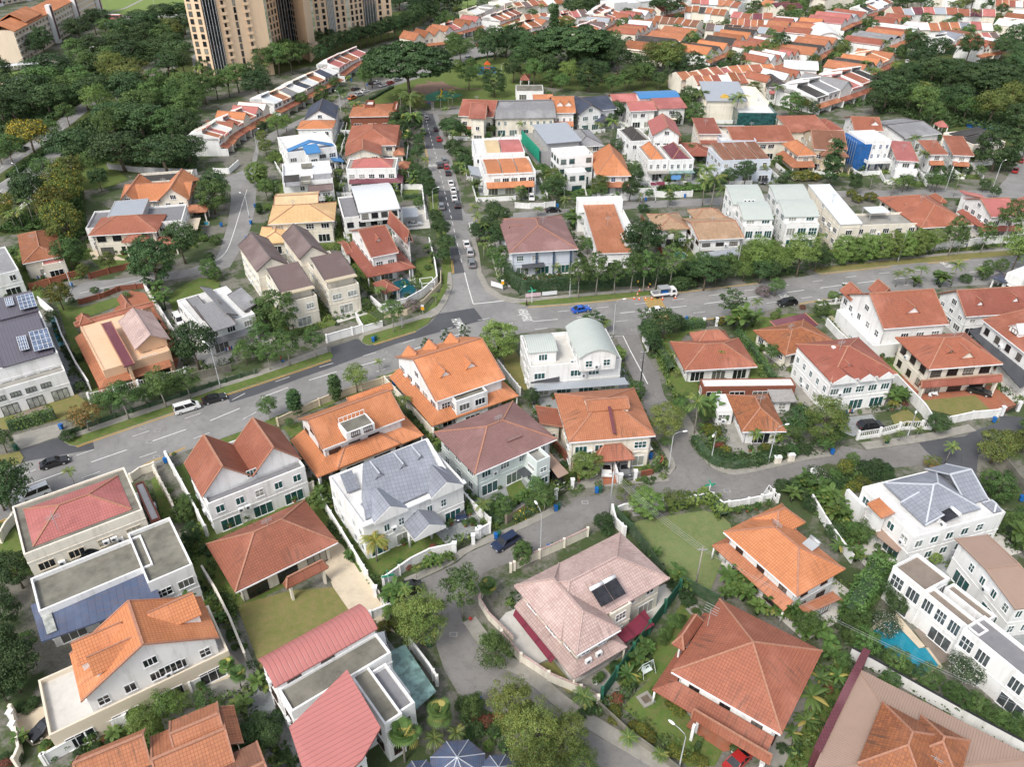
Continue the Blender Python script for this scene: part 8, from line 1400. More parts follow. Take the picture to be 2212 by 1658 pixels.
m=MB(); m.prism([(1.4,.5),(3.1,.5),(3.15,1.25),(2.75,2.2),(1.4,2.25)],-.95,.95,1); m.obj('cab',[CARM['white']],r); m=MB(); m.prism([(2.83,1.3),(3.12,1.3),(2.78,2.1),(2.6,2.1)],-.85,.85,1); m.prism([(1.8,1.35),(2.7,1.35),(2.5,2.0),(1.8,2.0)],-.97,.97,1); m.obj('window',['car_glass'],r)
m=MB(); m.box(-1.4,1.3,-1.05,1.05,2.45,2.6); [m.box(x-.04,x+.04,y-.04,y+.04,1,2.5) for x in (-1.3,1.2) for y in (-.95,.95)]; m.box(-1.4,-1.35,-1,1,1.4,2.5); m.obj('canopy',[mPole],r); m=MB(); m.box(-.9,.8,-.7,.5,1,1.8); m.obj('tool_boxes',['plastic_blue'],r); m=MB(); m.box(-2.8,-1.6,-.6,.6,1,1.5); m.obj('load',[fGry],r)
for sx in (-1.9,2.3):
 for sy in (-1,1): m=MB(); m.tube([(0,-.12,0),(0,.12,0)],[.4,.4],12); m.obj('wheel',['rubber'],r,(sx,sy*.88,.4))
for sy in (-.7,.7): m=MB(); m.box(-.04,.04,-.15,.15,-.1,.1); m.obj('headlight',['lamp_glass'],r,(3.15,sy,.8))
tag(r,'white open bed lorry with grey canopy stopped by the kerb among traffic cones','lorry')
for p in ((1090,965),(1072,1000),(1043,1035),(1087,1040),(1142,1038),(1195,1038),(1288,1038),(1398,1028),(1165,945),(1320,975)): cone(p,'around the lorry at the roadworks')
person((1183,945),1.2,'cloth_hivis','worker in a yellow vest and helmet bending beside the lorry','bend',.15); person((1073,925),.3,'cloth_hivis','person in a pale yellow vest standing under the roadside trees above the cones',z=.15)
person((118,1098),2.0,'cloth_dark','person in dark clothes walking at the kerb by the street name sign',z=.05)
tile(1,1); person((218,1588),1.4,'cloth_red','person in red clothes carrying a light blue bag on the footpath',z=.16); w=W((228,1590)); parts('shopping_bag','light blue bag carried by the person in red','bag',(w.x+.1,w.y,.5),0,[('bag',(lambda m:(m.prism([(-.2,0),(.2,0),(.16,.45),(-.16,.45)],-.12,.12,1),m)[1])(MB()),['plastic_blue'])])
tile(1,3); person((1705,610),.5,'cloth_blue','person in blue walking on the footpath before the white wall at the right',z=.16)
tile(None)
for (r_,c_,p,q,z,h) in ((2,0,(1905,152),(1800,90),'on the verge above the white van',10),(1,1,(1258,1290),(1400,1200),'below the small pavilion by the main road',9.5),(1,2,(487,1035),(620,1010),'in front of the tall dark hedge',9.5),(1,2,(1915,850),(2060,820),'behind the roadside hedge of the tan roofed house',10),(1,2,(860,1365),(1000,1340),'at the top of the lower side road',9),(1,1,(1528,325),(1640,305),'on the verge of the side road',8.5),(2,2,(1338,850),(1500,830),'on the corner by the paired orange roofed house',8),(2,2,(1705,780),(1640,900),'on the hedge corner of the old bungalow',7),(2,2,(235,1590),(150,1450),'beside the round tree at the lower street',9),(2,3,(5,795),(120,770),'at the left of the lower street villas',8),(2,3,(1200,578),(1150,700),'before the white villa wall',7),(3,2,(1428,1680),(1330,1600),'at the bottom of the lane',7),(1,0,(622,950),(560,900),'beside the brick wall on the left street',6.5),(0,0,(235,1700),(90,1640),'beside the expressway',10),(0,0,(0,1530),(-60,1500),'on the far side of the expressway',9),(0,1,(15,1350),(90,1330),'on the curved street',9),(1,0,(2150,330),(2050,300),'on the curved street',7),(0,1,(730,980),(650,960),'before the dark parked cars',8.5),(0,3,(1530,1655),(1600,1640),'by the far right street',9),(0,3,(1935,1640),(2040,1600),'by the far right street',9),(1,3,(1120,720),(1230,690),'in the bright hedge row',9.5),(0,0,(940,120),(1000,110),'at the far field',10),(0,0,(1340,90),(1290,85),'at the far field',10),(0,0,(820,600),(900,590),'among the expressway trees',10),(1,2,(440,200),(400,180),'by the side street gates',5),(1,2,(1225,200),(1180,190),'by the side street gates',6),(0,1,(2110,620),(2130,625),'in the park',4),(3,1,(1145,150),(1200,140),'x',4)):
 tile(r_,c_);
 if z!='x': lamp(p,q,z,h)
for r_,c_,l in ((2,2,(('blue',720,1050),('green',748,1045),('blue',368,1205),('green',392,1190),('blue',312,1550),('green',346,1535),('blue',1185,755))),(2,1,(('blue',2065,1445),('green',2090,1432),('blue',1190,120),('green',1210,110))),(2,0,(('blue',1325,845),('green',1445,760),('blue',1432,790),('green',145,680),('blue',535,500))),(1,1,(('blue',1008,1405),('green',1030,1390))),(1,0,(('blue',622,935),('blue',1910,410),('blue',2127,530),('blue',2165,390),('blue',2200,245))),(2,3,(('green',1025,620),('blue',1945,440),('blue',2180,1120),('blue',552,715))),(3,1,(('blue',1480,600),('blue',1917,1120),('green',1492,622))),(1,2,(('blue',771,235),('blue',383,245),('blue',1495,1225),('blue',1480,160),('blue',1143,190),('green',760,205))),(0,1,(('blue',955,745),('blue',1490,905),('blue',20,1165),('blue',820,705)))):
 tile(r_,c_)
 for c,x_,y_ in l: bin_(c,(x_,y_),{(2,2):'on the lower street kerb',(2,1):'at a gate',(2,0):'by the left part of the main road',(1,1):'on the verge of the main road',(1,0):'along the curved street',(2,3):'by the right hand villas',(3,1):'along the lower lane',(1,2):'in the middle streets',(0,1):'in the park streets'}[(r_,c_)])
def sign(r_,c_,p,name,label,lst,rz=0,cat='sign',z0=.14):
 tile(r_,c_); w=W(p); parts(name,label,cat,(w.x,w.y,z0),rz,lst)
def bx(*a): m=MB(); m.box(*a); return m
sign(1,2,(162,1070),'street_name_sign','green street name blades crossing on a white post at the road corner',[('post',bx(-.06,.06,-.06,.06,0,3.4),[wTrim]),('blade',bx(-1.0,1.0,-.03,.03,3.0,3.4),['sign_green']),('blade',bx(-.03,.03,-1.1,1.1,3.42,3.8),['sign_green'])],.3)
sign(3,1,(1148,130),'street_name_sign','green street name blades on a white post at the lower lane corner',[('post',bx(-.06,.06,-.06,.06,0,3.0),[wTrim]),('blade',bx(-.9,.9,-.03,.03,2.6,2.95),['sign_green']),('blade',bx(-.03,.03,-.8,.8,2.97,3.3),['sign_green'])],.3)
sign(2,2,(1680,1090),'street_name_sign','green street name blades above the white wall of the oval lawn',[('post',bx(-.06,.06,-.06,.06,0,3.0),[wTrim]),('blade',bx(-.9,.9,-.03,.03,2.6,2.95),['sign_green']),('blade',bx(-.03,.03,-.8,.8,2.97,3.3),['sign_green'])],.2)
sign(1,1,(1436,1180),'road_sign','orange square road sign with white plate above, on the verge left of the junction',[('post',bx(-.05,.05,-.05,.05,0,2.6),[mPole]),('plate',bx(-.38,.38,-.09,-.05,1.5,2.3),['sign_orange']),('plate',bx(-.32,.32,-.09,-.05,2.35,2.85),[wTrim])])
sign(1,1,(2122,965),'road_sign','orange square road sign at the end of the banner rail, right of the side road',[('post',bx(-.05,.05,-.05,.05,0,2.9),[mPole]),('plate',bx(-.38,.38,-.09,-.05,1.7,2.5),['sign_orange']),('plate',bx(-.3,.3,-.09,-.05,2.55,3.0),[wTrim])])
def banner(r_,c_,p,q,h0,h1,mat,label):
 tile(r_,c_); a,b=W(p),W(q); m=MB(); d=(b-a).normalized(); s=Vector((-d.y,d.x,0))*.02; m.poly([(a-s).to_tuple()[:2]+(h0,),(b-s).to_tuple()[:2]+(h0,),(b-s).to_tuple()[:2]+(h1,),(a-s).to_tuple()[:2]+(h1,)]); m.poly([(a+s).to_tuple()[:2]+(h1,),(b+s).to_tuple()[:2]+(h1,),(b+s).to_tuple()[:2]+(h0,),(a+s).to_tuple()[:2]+(h0,)])
 o=m.obj('banner',[mat]); k=MB(); [k.bar((t.x,t.y,0),(t.x,t.y,h1+.1),.07) for t in (a,b)]; k.obj('posts',[mPole],o); tag(o,label,'banner')
banner(1,2,(108,1035),(238,1022),.5,1.5,'banner_pink','pale pink banner tied before the corner hedge'); banner(1,2,(250,1020),(378,1008),.5,1.5,'banner_white','white banner right of the pink one before the corner hedge'); banner(1,1,(2022,930),(2125,960),.4,1.7,'banner_white','long white banner with yellow foot on a rail right of the side road')
tile(2,2); a=W((832,1225)); m=MB(); m.tube([(0,0,0),(0,0,9)],[.14,.09],8); parts('utility_pole','grey utility pole carrying wires on the lower street, beside the small dark tree','utility pole',tuple(a),0,[('pole',m,[mPole]),('crossarm',bx(-.7,.7,-.05,.05,8.4,8.55),[mPole])])
tile(3,2); b=W((1565,140)); m=MB(); m.tube([(0,0,0),(0,0,9)],[.15,.1],8); parts('utility_pole','pale utility pole at the lower end of the oval lawn','utility pole',tuple(b),0,[('pole',m,['bark_pale']),('crossarm',bx(-.7,.7,-.05,.05,8.4,8.55),[mPole])])
def wires(a,b,za,zb,label,n=4,sag=.7):
 m=MB(); t=(b-a).normalized(); s=Vector((-t.y,t.x,0))
 for i in range(n):
  o=s*(i-(n-1)/2)*.35; P=[a+o+(b-a)*k/10+Vector((0,0,za+(zb-za)*k/10-sag*4*(k/10)*(1-k/10))) for k in range(11)]
  for u,v in zip(P,P[1:]): m.bar(u,v,.022)
 tag(m.obj('overhead_wires',[mPole]),label,'wires')
a0=Vector((a.x,a.y,0)); b0=Vector((b.x,b.y,0)); wires(a0,b0,8.6,8.6,'overhead wires crossing the oval lawn between two poles')
tile(3,3); c0=W((2300,1700)); c0.z=0; wires(b0,c0,8.6,9.5,'long overhead wire running from the lawn pole to the bottom right',2,1.2)
tile(1,2); m=MB(); m.tube([(0,0,0),(0,0,9)],[.14,.1],8); tile(2,2); w=W((1095,140)); parts('utility_pole','dark utility pole behind the paired orange roofed house','utility pole',tuple(w),0,[('pole',m,[fDk]),('crossarm',bx(-.7,.7,-.05,.05,8.4,8.55),[mPole])])
def Fw(r,c,label,*pts,**k): tile(r,c); fence(label,pts,**k); tile(None)
Fw(2,1,'white boundary wall right of the classical grey roofed house',(1700,1010),(1850,1180),(2015,1340)); Fw(2,1,'white front wall of the classical grey roofed house with the long lawn',(1690,1560),(1500,1600),(1340,1680),(1100,1850),post=9); Fw(2,1,'white side wall between the classical house and the bungalow',(560,1140),(720,1400),(900,1700),(960,1800))
tile(2,1); gate('dark blue curved driveway gate of the classical house',(1710,1560),(1870,1490)); gate('short dark gate beside the blue car',(1905,1440),(1925,1425)) ; Fw(2,1,'white gate pier wall with letter boxes beside the blue car',(1925,1435),(2010,1390),h=2)
Fw(2,2,'grey slatted front fence with white piers above the yellow flowered hedge',(-60,1310),(85,1220),(215,1150),(330,1090),h=1.6,mat='wood_deck',cap=False); tile(2,2); gate('grey sliding driveway gate under the brown canopy',(370,1100),(510,1010)); gate('black driveway gate of the paired orange roofed house',(925,965),(1050,935));
Fw(2,2,'brick red garden wall round the small corner lawn',(1100,910),(1200,890),(1290,800),(1270,770),h=1.2,mat=wBri,post=0); Fw(2,2,'red timber fence between the mauve and the orange roofed houses',(340,640),(480,800),(570,960),h=1.8,mat=wBri,post=0); Fw(2,2,'white party wall between the two parked cars',(855,800),(900,960),h=1.8,post=0)
Fw(2,2,'white boundary wall with ball topped piers behind the oval lawn',(870,1230),(960,1195),(1300,1160),(1500,1140),(1700,1090),(1800,1180),(1960,1160),(2211,1110),h=1.3,post=3.5); Fw(2,3,'white balustrade wall at the left below the grey roofed villa',(-60,1130),(0,1040),(80,1130),h=1.6,slat=.4); Fw(2,2,'white boundary wall left of the oval lawn',(850,1230),(880,1340),(960,1420),h=1.9)
Fw(2,2,'dark green mesh fence along the left of the oval lawn',(880,1270),(1050,1450),(1180,1640),(1280,1780),h=2.6,mat='wall_green',cap=False,th=.08,name='mesh_fence',cat='fence'); Fw(3,2,'green mesh fence between the pink villa and the swing garden',(1430,160),(1130,560),(760,1090),h=2.6,mat='mesh_green',cap=False,th=.08,name='mesh_fence',cat='fence')
Fw(3,2,'green creeper covered fence at the lower end of the oval lawn',(1440,110),(1600,190),(1760,280),h=2.4,mat='wall_green',cap=False,post=0,name='mesh_fence',cat='fence'); Fw(2,2,'pink tiled front wall of the pink villa with white lanterns',(640,1420),(430,1520),(160,1640),(-20,1730),h=1.7,mat=wCrm,capmat='tile_pink'); Fw(3,2,'pink tiled boundary wall of the pink villa along the lane',(-100,560),(60,750),(330,930),(640,1060),(730,1120),h=1.7,mat=wCrm,capmat='tile_pink')
Fw(3,1,'pink tiled wall bend by the fire hydrant',(1960,160),(1920,260),(2000,390),(2211,600),h=1.5,mat=wCrm,capmat='tile_pink',post=0); Fw(3,2,'mossy concrete wall between the lane and the lawn garden',(730,1150),(1000,1400),(1300,1620),(1500,1780),h=1.4,mat='flat_stained',cap=False,post=0); Fw(3,1,'cream front wall of the bungalow drive',(960,60),(1060,200),(1120,320),h=1.4,mat=wCrm,cap=False,post=5); Fw(3,1,'white wall between the bungalow drive and the rose roofed house',(990,390),(1160,320),(1240,360),h=1.7,mat=wWhi)
Fw(3,1,'white capped gate boxes wall of the glass canopy house',(1330,640),(1400,730),(1490,850),(1560,960),h=2.0,post=6); Fw(3,0,'cream garden wall at the bottom left driveway',(130,1210),(170,1400),(200,1560),(160,1658),h=1.8,mat=wCrm); Fw(3,0,'grey stained white wall below the white gabled house',(1110,1290),(900,1370),(600,1530),(400,1640),h=1.9,mat=wWhi); Fw(3,0,'white stained wall at the right of the white gabled house',(1960,860),(1700,990),(1400,1120),h=1.9); Fw(3,0,'cream wall right of the blue slate roofed house',(1760,0),(1880,200),(2000,440),(2130,760),h=1.9,mat=wCrm,post=0)
Fw(2,0,'white boundary wall left of the twin terracotta gables',(1450,780),(1560,980),(1700,1240),(1790,1420),h=2.2); Fw(2,0,'cream zigzag wall in the garden of the rose roofed house',(1340,880),(1400,1000),(1470,1130),(1520,1240),h=1.6,mat=wCrm,post=1.8); Fw(2,0,'cream front wall of the rose roofed house',(1140,950),(1220,890),(1340,850),h=1.6,mat=wCrm); Fw(2,0,'cream scalloped wall at the left edge',(20,1480),(80,1370),(150,1290),h=1.8,mat=wCrm)
Fw(2,0,'white balustrade on top of the dark stone retaining wall above the main road',(790,285),(1000,230),(1300,150),(1620,60),h=2.6,slat=.45); Fw(2,0,'dark stone retaining wall above the main road',(795,310),(1000,255),(1300,172),(1640,80),(2000,0),h=1.7,mat='flat_stained',cap=False,post=0); Fw(1,1,'grey stone retaining wall below the cream townhouses',(-200,1560),(0,1530),(300,1460),(560,1400),h=1.8,mat=fCon,cap=False,post=0)
Fw(2,0,'dark green railing along the footpath on the main road',(560,560),(860,450),(1380,285),(1860,125),(2211,20),h=1.1,mat='wall_green',cap=False,th=.06,post=3,name='railing',cat='fence'); Fw(1,0,'tall white wall between the white terrace block and the salmon house',(350,1090),(480,1200),(560,1420),(680,1658),(790,1830),h=2.4,post=0); Fw(1,0,'white fence wall right of the salmon house',(1235,920),(1400,1180),(1560,1440),h=1.8,post=3.6); Fw(1,0,'brown brick wall by the white roof terrace house',(270,960),(420,920),(720,830),h=1.8,mat='paving_red'); Fw(1,0,'garden wall with dark brick planters above the salmon house lawn',(690,1080),(900,1020),(1040,960),(1240,940),h=1.2,mat=wBri)
Fw(1,0,'dark brick fence of the cream terracotta roofed house',(780,860),(960,810),(1140,770),h=1.5,mat=wBri); Fw(0,0,'white wall along the park strip by the big dark trees',(940,1460),(1200,1490),(1700,1510),h=1.8,mat='wall_grey'); Fw(0,0,'white boundary wall of the curved street corner house',(1850,1500),(1980,1500),(2060,1430),h=1.8)
Fw(1,1,'white gate wall of the cream townhouses above the main road',(610,1410),(740,1370),(920,1320),h=1.9,post=6); Fw(1,1,'white curved wall of the pool villa on its pale stone base',(990,1070),(1080,1150),(1300,1090),(1440,1010),(1560,900),(1540,760),(1490,560),h=2.0,post=0,mat=wWhi); Fw(1,1,'pale stone retaining wall under the pool villa',(1100,1200),(1300,1170),(1450,1080),(1590,930),(1590,830),h=1.5,mat='wall_beige',cap=False,post=0)
Fw(1,1,'white planter wall with thin trees above the driveway',(930,1320),(1090,1275),h=1.6,post=0); Fw(1,1,'white wall beside the right cream townhouse forecourt',(860,1210),(920,1320),h=1.8,post=0); Fw(2,1,'tan front wall of the wide orange roofed house',(190,470),(480,330),(620,270),(900,170),(1110,110),(1200,80),h=1.7,mat='wall_beige'); Fw(2,1,'cream boundary wall right of the wide orange roofed house',(1110,110),(1350,370),(1530,570),h=1.7,mat=wCrm); Fw(2,1,'white boundary wall between twin gables and wide orange house',(400,760),(480,880),(560,980),h=2); Fw(2,1,'cream wall above the bungalow roof',(-200,1240),(200,1130),(500,1040),h=2.2,mat=wCrm)
Fw(2,2,'white stepped boundary wall left of the green arched house',(-190,-120),(-60,60),(60,210),h=1.9,post=3.5); Fw(1,2,'grey wall with white piers along the lower side road bend',(1120,1400),(1160,1480),h=1.8); Fw(1,2,'green wall behind the rail banners',(60,1000),(400,965),(1200,905),h=1.0,mat='wall_green',cap=False,post=3,th=.06,name='railing',cat='fence')
Fw(1,2,'long white front wall with gates on the side street',(730,170),(940,185),(1200,150),(1340,160),(1540,150),h=1.8); Fw(1,2,'white front wall by the white car',(20,245),(140,255),(250,250),(360,235),h=1.6); Fw(1,2,'white pale front wall of the paired pyramid roofed houses',(960,110),(1090,130),(1220,120),h=1.8); Fw(1,2,'brown fence between the orange and tan roofed houses',(1100,360),(1200,500),(1300,700),h=1.8,mat=wBri,post=0)
Fw(1,3,'long white wall behind the street trees at the right',(1290,640),(1500,610),(1820,570),(2211,530),h=2.2); Fw(1,3,'white garden wall between the tall white house and the rusty bungalow',(500,1260),(600,1370),(720,1480),h=1.8,post=0); Fw(1,3,'pale balustrade fence beside the tall white gabled house',(430,1090),(560,1080),(730,1060),h=1.4,slat=.5); Fw(2,3,'white front balustrade wall of the white classical house',(770,590),(960,560),(1180,500),(1400,500),h=1.9,slat=.4); Fw(2,3,'white boundary wall between the classical and the cream house',(1060,80),(1200,230),(1330,370),(1400,480),h=2.4,post=0)
Fw(2,3,'white front wall of the cream columned house',(1530,460),(1760,410),(1980,390),h=1.7,post=6); tile(2,3); gate('dark iron driveway gate of the cream columned house',(2010,380),(2150,340)); Fw(2,3,'white right boundary wall of the cream columned house',(1960,10),(2100,130),(2300,320),h=2.2,post=0); Fw(2,3,'dark stone retaining wall round the round green tree at the right',(1900,760),(2030,880),(2120,1000),(2300,1180),h=3,mat='flat_stained',cap=False,post=0); Fw(2,3,'white brick wall through the dense planting',(370,1130),(480,1320),(600,1500),(720,1658),h=1.8,mat=wWhi,post=0)
Fw(3,3,'white wall with dark coping between the pool hedge and the brown roof',(700,715),(900,820),(1300,1050),(1800,1330),(2300,1600),h=2.0,post=0,capmat=fDk); Fw(3,3,'maroon tiled wall along the left of the brown roofed house',(785,830),(600,1200),(360,1700),h=4.4,mat='tile_maroon',post=0,th=.8); Fw(0,2,'white gate walls along the middle street',(140,1210),(20,1200),h=1.6); Fw(1,1,'white garden walls right of the white long windowed house',(1250,90),(1430,90),(1440,200),(1460,350),h=1.7)
tile(1,2); gate('dark driveway gate by the terracotta bungalow',(1640,1270),(1750,1265)); tile(3,0); gate('dark gate at the bottom left driveway',(130,1270),(150,1370)); tile(3,1); gate('dark sliding gate of the bungalow drive',(1030,190),(1120,310)); tile(0,2)
def pool(r,c,label,pts,mat='pool_water',edge='paving_cream'):
 tile(r,c); w=[W(p) for p in pts]; ar=sum(w[i-1].x*w[i].y-w[i].x*w[i-1].y for i in range(len(w)))
 if ar<0: w.reverse()
 cx=sum(p.x for p in w)/len(w); cy=sum(p.y for p in w)/len(w); m=MB(); m.poly([(p.x,p.y,.13) for p in w]); o=m.obj('swimming_pool',[mat]); e=MB(); n=len(w); out=[Vector((cx+(p.x-cx)*1.12,cy+(p.y-cy)*1.12,0)) for p in w]
 for i in range(n): a,b,c_,d=w[i-1],w[i],out[i],out[i-1]; e.poly([(d.x,d.y,.2),(c_.x,c_.y,.2),(b.x,b.y,.2),(a.x,a.y,.2)]); e.poly([(c_.x,c_.y,0),(c_.x,c_.y,.2),(d.x,d.y,.2),(d.x,d.y,0)]); e.poly([(a.x,a.y,.05),(a.x,a.y,.2),(b.x,b.y,.2),(b.x,b.y,.05)])
 e.obj('pool_edge',[edge],o); tag(o,label,'swimming pool')
pool(3,3,'turquoise swimming pool beside the white modern house',[(1100,400),(1300,640),(1360,640),(1470,790),(1300,900),(1240,880),(1000,640),(930,620),(900,500),(1000,420)]); pool(1,1,'dark teal swimming pool beside the red pavilion',[(1180,890),(1290,860),(1380,950),(1360,1000),(1180,1040)],'pool_teal',fGry); pool(1,0,'long narrow blue pool between the white block and the salmon house lawn',[(425,1195),(470,1185),(560,1440),(510,1460)]); pool(1,0,'small blue pool behind the white carport roof',[(1715,370),(1800,370),(1800,400),(1720,402)]); pool(1,2,'small turquoise pool behind the roadside trees',[(1380,640),(1460,630),(1500,660),(1480,690),(1400,690)])
tile(3,3); ground('pool_deck',[(1110,330),(1360,620),(1310,640),(1090,410)],.24,'paving_cream'); ground('deck',[(1260,480),(1400,430),(1640,640),(1600,720),(1480,780),(1370,630)],.09,'wood_deck')
def P1(label,name,r,c,p,lst,cat='play equipment',rz=0): tile(r,c); w=W(p); parts(name,label,cat,(w.x,w.y,.1),rz,lst)
m=MB(); m.tube([(0,0,3.2),(.6,-.4,2.4),(.2,-1.2,1.5),(-.5,-1.8,.5),(-1,-2.2,.3)],[.4]*5,8); k=MB(); [k.bar((x,y,0),(x,y,3.6),.12) for x in (-.8,.8) for y in (0,1.4)]; k.box(-.8,.8,0,1.4,2.2,2.3)
P1('yellow curved slide on the green playground near the rain tree','playground_slide',0,1,(1590,840),[('slide',m,['plastic_yellow']),('frame',k,['plastic_green'])]); m=MB(); [m.bar((x,y,0),(x,y,3.4),.14) for x in (-1.2,1.2) for y in (-1,1)]; m.box(-1.2,1.2,-1,1,1.6,1.7); k=MB(); k.prism([(-1.6,3.4),(1.6,3.4),(0,4.8)],-1.3,1.3,1); q=MB(); q.bar((1.2,0,1.7),(3.6,0,.3),.6,0,.1)
P1('red and orange play tower with slide on the blue playground','play_tower',0,1,(1990,620),[('frame',m,['plastic_orange']),('roof',k,['plastic_orange']),('slide',q,['cloth_red'])]); m=MB(); m.tube([(0,0,0),(0,0,2.4)],[.1,.1],6); m.bar((-1.6,0,2.4),(1.6,0,2.4),.12); k=MB(); k.bar((-1,0,2.3),(-1,0,.6),.05); k.bar((1,0,2.3),(1,0,.6),.05); k.box(-1.3,-.7,-.2,.2,.5,.6); k.box(.7,1.3,-.2,.2,.5,.6)
P1('small yellow and black climbing arch beside the slide','climbing_frame',0,1,(1670,820),[('frame',m,['plastic_yellow']),('swings',k,['rubber'])])
m=MB(); [m.bar((x,y,0),(x*.85,0,2.1),.06) for x in (-1,1) for y in (-.7,.7)]; m.bar((-.9,0,2.1),(.9,0,2.1),.06); k=MB(); k.box(-.7,.7,-.35,.25,.5,.58); k.box(-.7,.7,.22,.3,.58,1.1); [k.bar((x,0,2.1),(x,-.0,.55),.03) for x in (-.7,.7)]
P1('pale green garden swing seat on the lawn beside the green fence','garden_swing',3,2,(1150,850),[('frame',m,['wall_mint']),('seat',k,['wall_mint'])],'garden swing',.5)
m=MB(); m.tube([(0,0,.72),(0,0,.78)],[.62,.62],16); k=MB(); k.tube([(0,0,0),(0,0,.72)],[.06,.05],6)
for i_,(r,c,p,l) in enumerate(((2,0,(180,312),'left of the two round white tables on the timber terrace'),(2,0,(305,278),'right of the two round white tables on the timber terrace'))): P1(l,'round_table',r,c,p,[('table_top',m,[wTrim]),('leg',k,[fDk])],'table')
def chair_parts():
 s=MB(); s.box(-.25,.25,-.25,.25,.42,.47); b=MB(); b.box(-.25,.25,.22,.26,.47,.95); l=MB(); [l.bar((x,y,0),(x,y,.42),.04) for x in (-.22,.22) for y in (-.22,.22)]; return [('seat',s,[wTrim]),('backrest',b,[wTrim]),('legs',l,[wTrim])]
for p,l in (((1395,225),'left'),((1450,215),'right')): P1(l+' white garden chair under the veranda of the cream columned house','garden_chair',2,3,p,chair_parts(),'chair')
m=MB(); m.tube([(0,0,.7),(0,0,.75)],[.5,.5],14); k=MB(); k.tube([(0,0,0),(0,0,.7)],[.05,.05],6); P1('round white garden table between two chairs by the cream columned house','garden_table',2,3,(1422,215),[('table_top',m,[wTrim]),('leg',k,[wTrim])],'table')
m=MB(); m.tube([(0,0,0),(0,0,1.9),(0,.1,2.0)],[1.0,.75,.2],9); P1('white cloth cover draped over garden furniture beside the oval lawn','covered_furniture',2,2,(1820,1610),[('cover',m,['canvas_white'])],'furniture cover')
m=MB(); m.prism([(-1.0,0),(1.0,0),(1.0,.5),(-1.0,.5)],-1,1,1); k=MB(); k.box(-.8,.8,-.8,.8,.5,.53);
for p,l in (((1145,1085),'square stone bordered sump in the middle of the swing garden'),((1565,320),'square stone bordered sump at the top of the swing garden')):
 tile(3,2); w=W(p); parts('stone_sump',l,'sump',(w.x,w.y,0),.5,[('kerb',bx(-.9,.9,-.9,.9,0,.22),['pavement']),('cover',bx(-.5,.5,-.5,.5,.22,.25),['bark'])])
def dish(r,c,p,label,h=1.6):
 tile(r,c); w=W(p); m=MB(); m.tube([(0,0,0),(0,0,h)],[.06,.05],6); k=MB(); k.tube([(0,0,h),(0,-.04,h+.06),(0,-.1,h+.14)],[.12,.42,.58],12); parts('satellite_dish',label,'satellite dish',tuple(w),0,[('pole',m,[mPole]),('dish',k,[wTrim])])
dish(2,3,(365,960),'white satellite dish among the shrubs of the grey roofed villa',2.6)
tile(3,2); w=W((220,1560)); parts('utility_box','pale green utility cabinet under the olive trees at the bottom','utility box',(w.x,w.y,0),.4,[('cabinet',bx(-.5,.5,-.3,.3,0,1.2),['wall_grey']),('top',bx(-.55,.55,-.35,.35,1.2,1.27),[mPole])])
for p,l in (((80,790),'left'),((195,770),'right')): tile(2,3); w=W(p); parts('utility_box',l+' of two pale utility cabinets under the big olive tree','utility box',(w.x,w.y,.14),.1,[('cabinet',bx(-.6,.6,-.35,.35,0,1.3),[wCrm]),('top',bx(-.65,.65,-.4,.4,1.3,1.37),[wTrim])])
tile(3,1); w=W((1845,400)); m=MB(); m.tube([(0,0,0),(0,0,.7),(0,0,.85)],[.16,.14,.05],8); k=MB(); k.bar((-.3,0,.5),(.3,0,.5),.14); parts('fire_hydrant','small red fire hydrant on the kerb of the lower lane','fire hydrant',tuple(w),0,[('body',m,['cloth_red']),('outlets',k,['cloth_red'])])
tile(1,1); w=W((1475,950)); m=MB(); [m.bar((x,y,0),(x,y,2.4),.1) for x in (-1.6,1.6) for y in (-1.4,1.4)]; [m.bar(a_,b_,.1) for a_,b_ in (((-1.6,-1.4,2.4),(1.6,-1.4,2.4)),((-1.6,1.4,2.4),(1.6,1.4,2.4)),((-1.6,-1.4,2.4),(-1.6,1.4,2.4)),((1.6,-1.4,2.4),(1.6,1.4,2.4)))]; parts('garden_cabana','white open frame cabana on the lawn of the pool villa','cabana',(w.x,w.y,.06),.3,[('frame',m,[wTrim]),('daybed',bx(-1.2,1.2,-1,1,.1,.5),['canvas_white'])])
tile(None)
def pots(r,c,zone,pts):
 tile(r,c)
 for p in pts:
  w=W(p); rt=empty('potted_plant',(w.x,w.y,.06)); m=MB(); m.tube([(0,0,0),(0,0,.5)],[.22,.32],8); m.obj('pot',['leaf_pot'],rt); P=proto('bush')[0]; inst('foliage',P[0],rt,(0,0,.35),(0,0,RND.random()*6),(.14,.14,.18)); reg(rt,'potted plant','potted green plant',zone)
pots(1,2,'on the terrace of the mauve roofed corner house',[(60,860),(100,868),(180,865),(230,862),(270,860),(320,858),(360,858),(20,850)]); pots(2,1,'in the forecourt of the classical house',[(1840,1240),(1800,1340),(1860,1330),(1270,1500)]); pots(1,0,'before the veranda of the cream terracotta roofed house',[(900,640),(1010,650),(1060,655),(1110,650),(1150,655)]); pots(2,2,'on the timber terrace behind the oval lawn',[(1935,1225),(2020,1215),(2100,1195)]); pots(3,0,'beside the bottom left lawn',[(780,1440),(820,1420),(590,1510),(420,1500)]); pots(1,3,'along the cream patio wall',[(590,1180),(610,1180),(630,1178),(655,1176)])
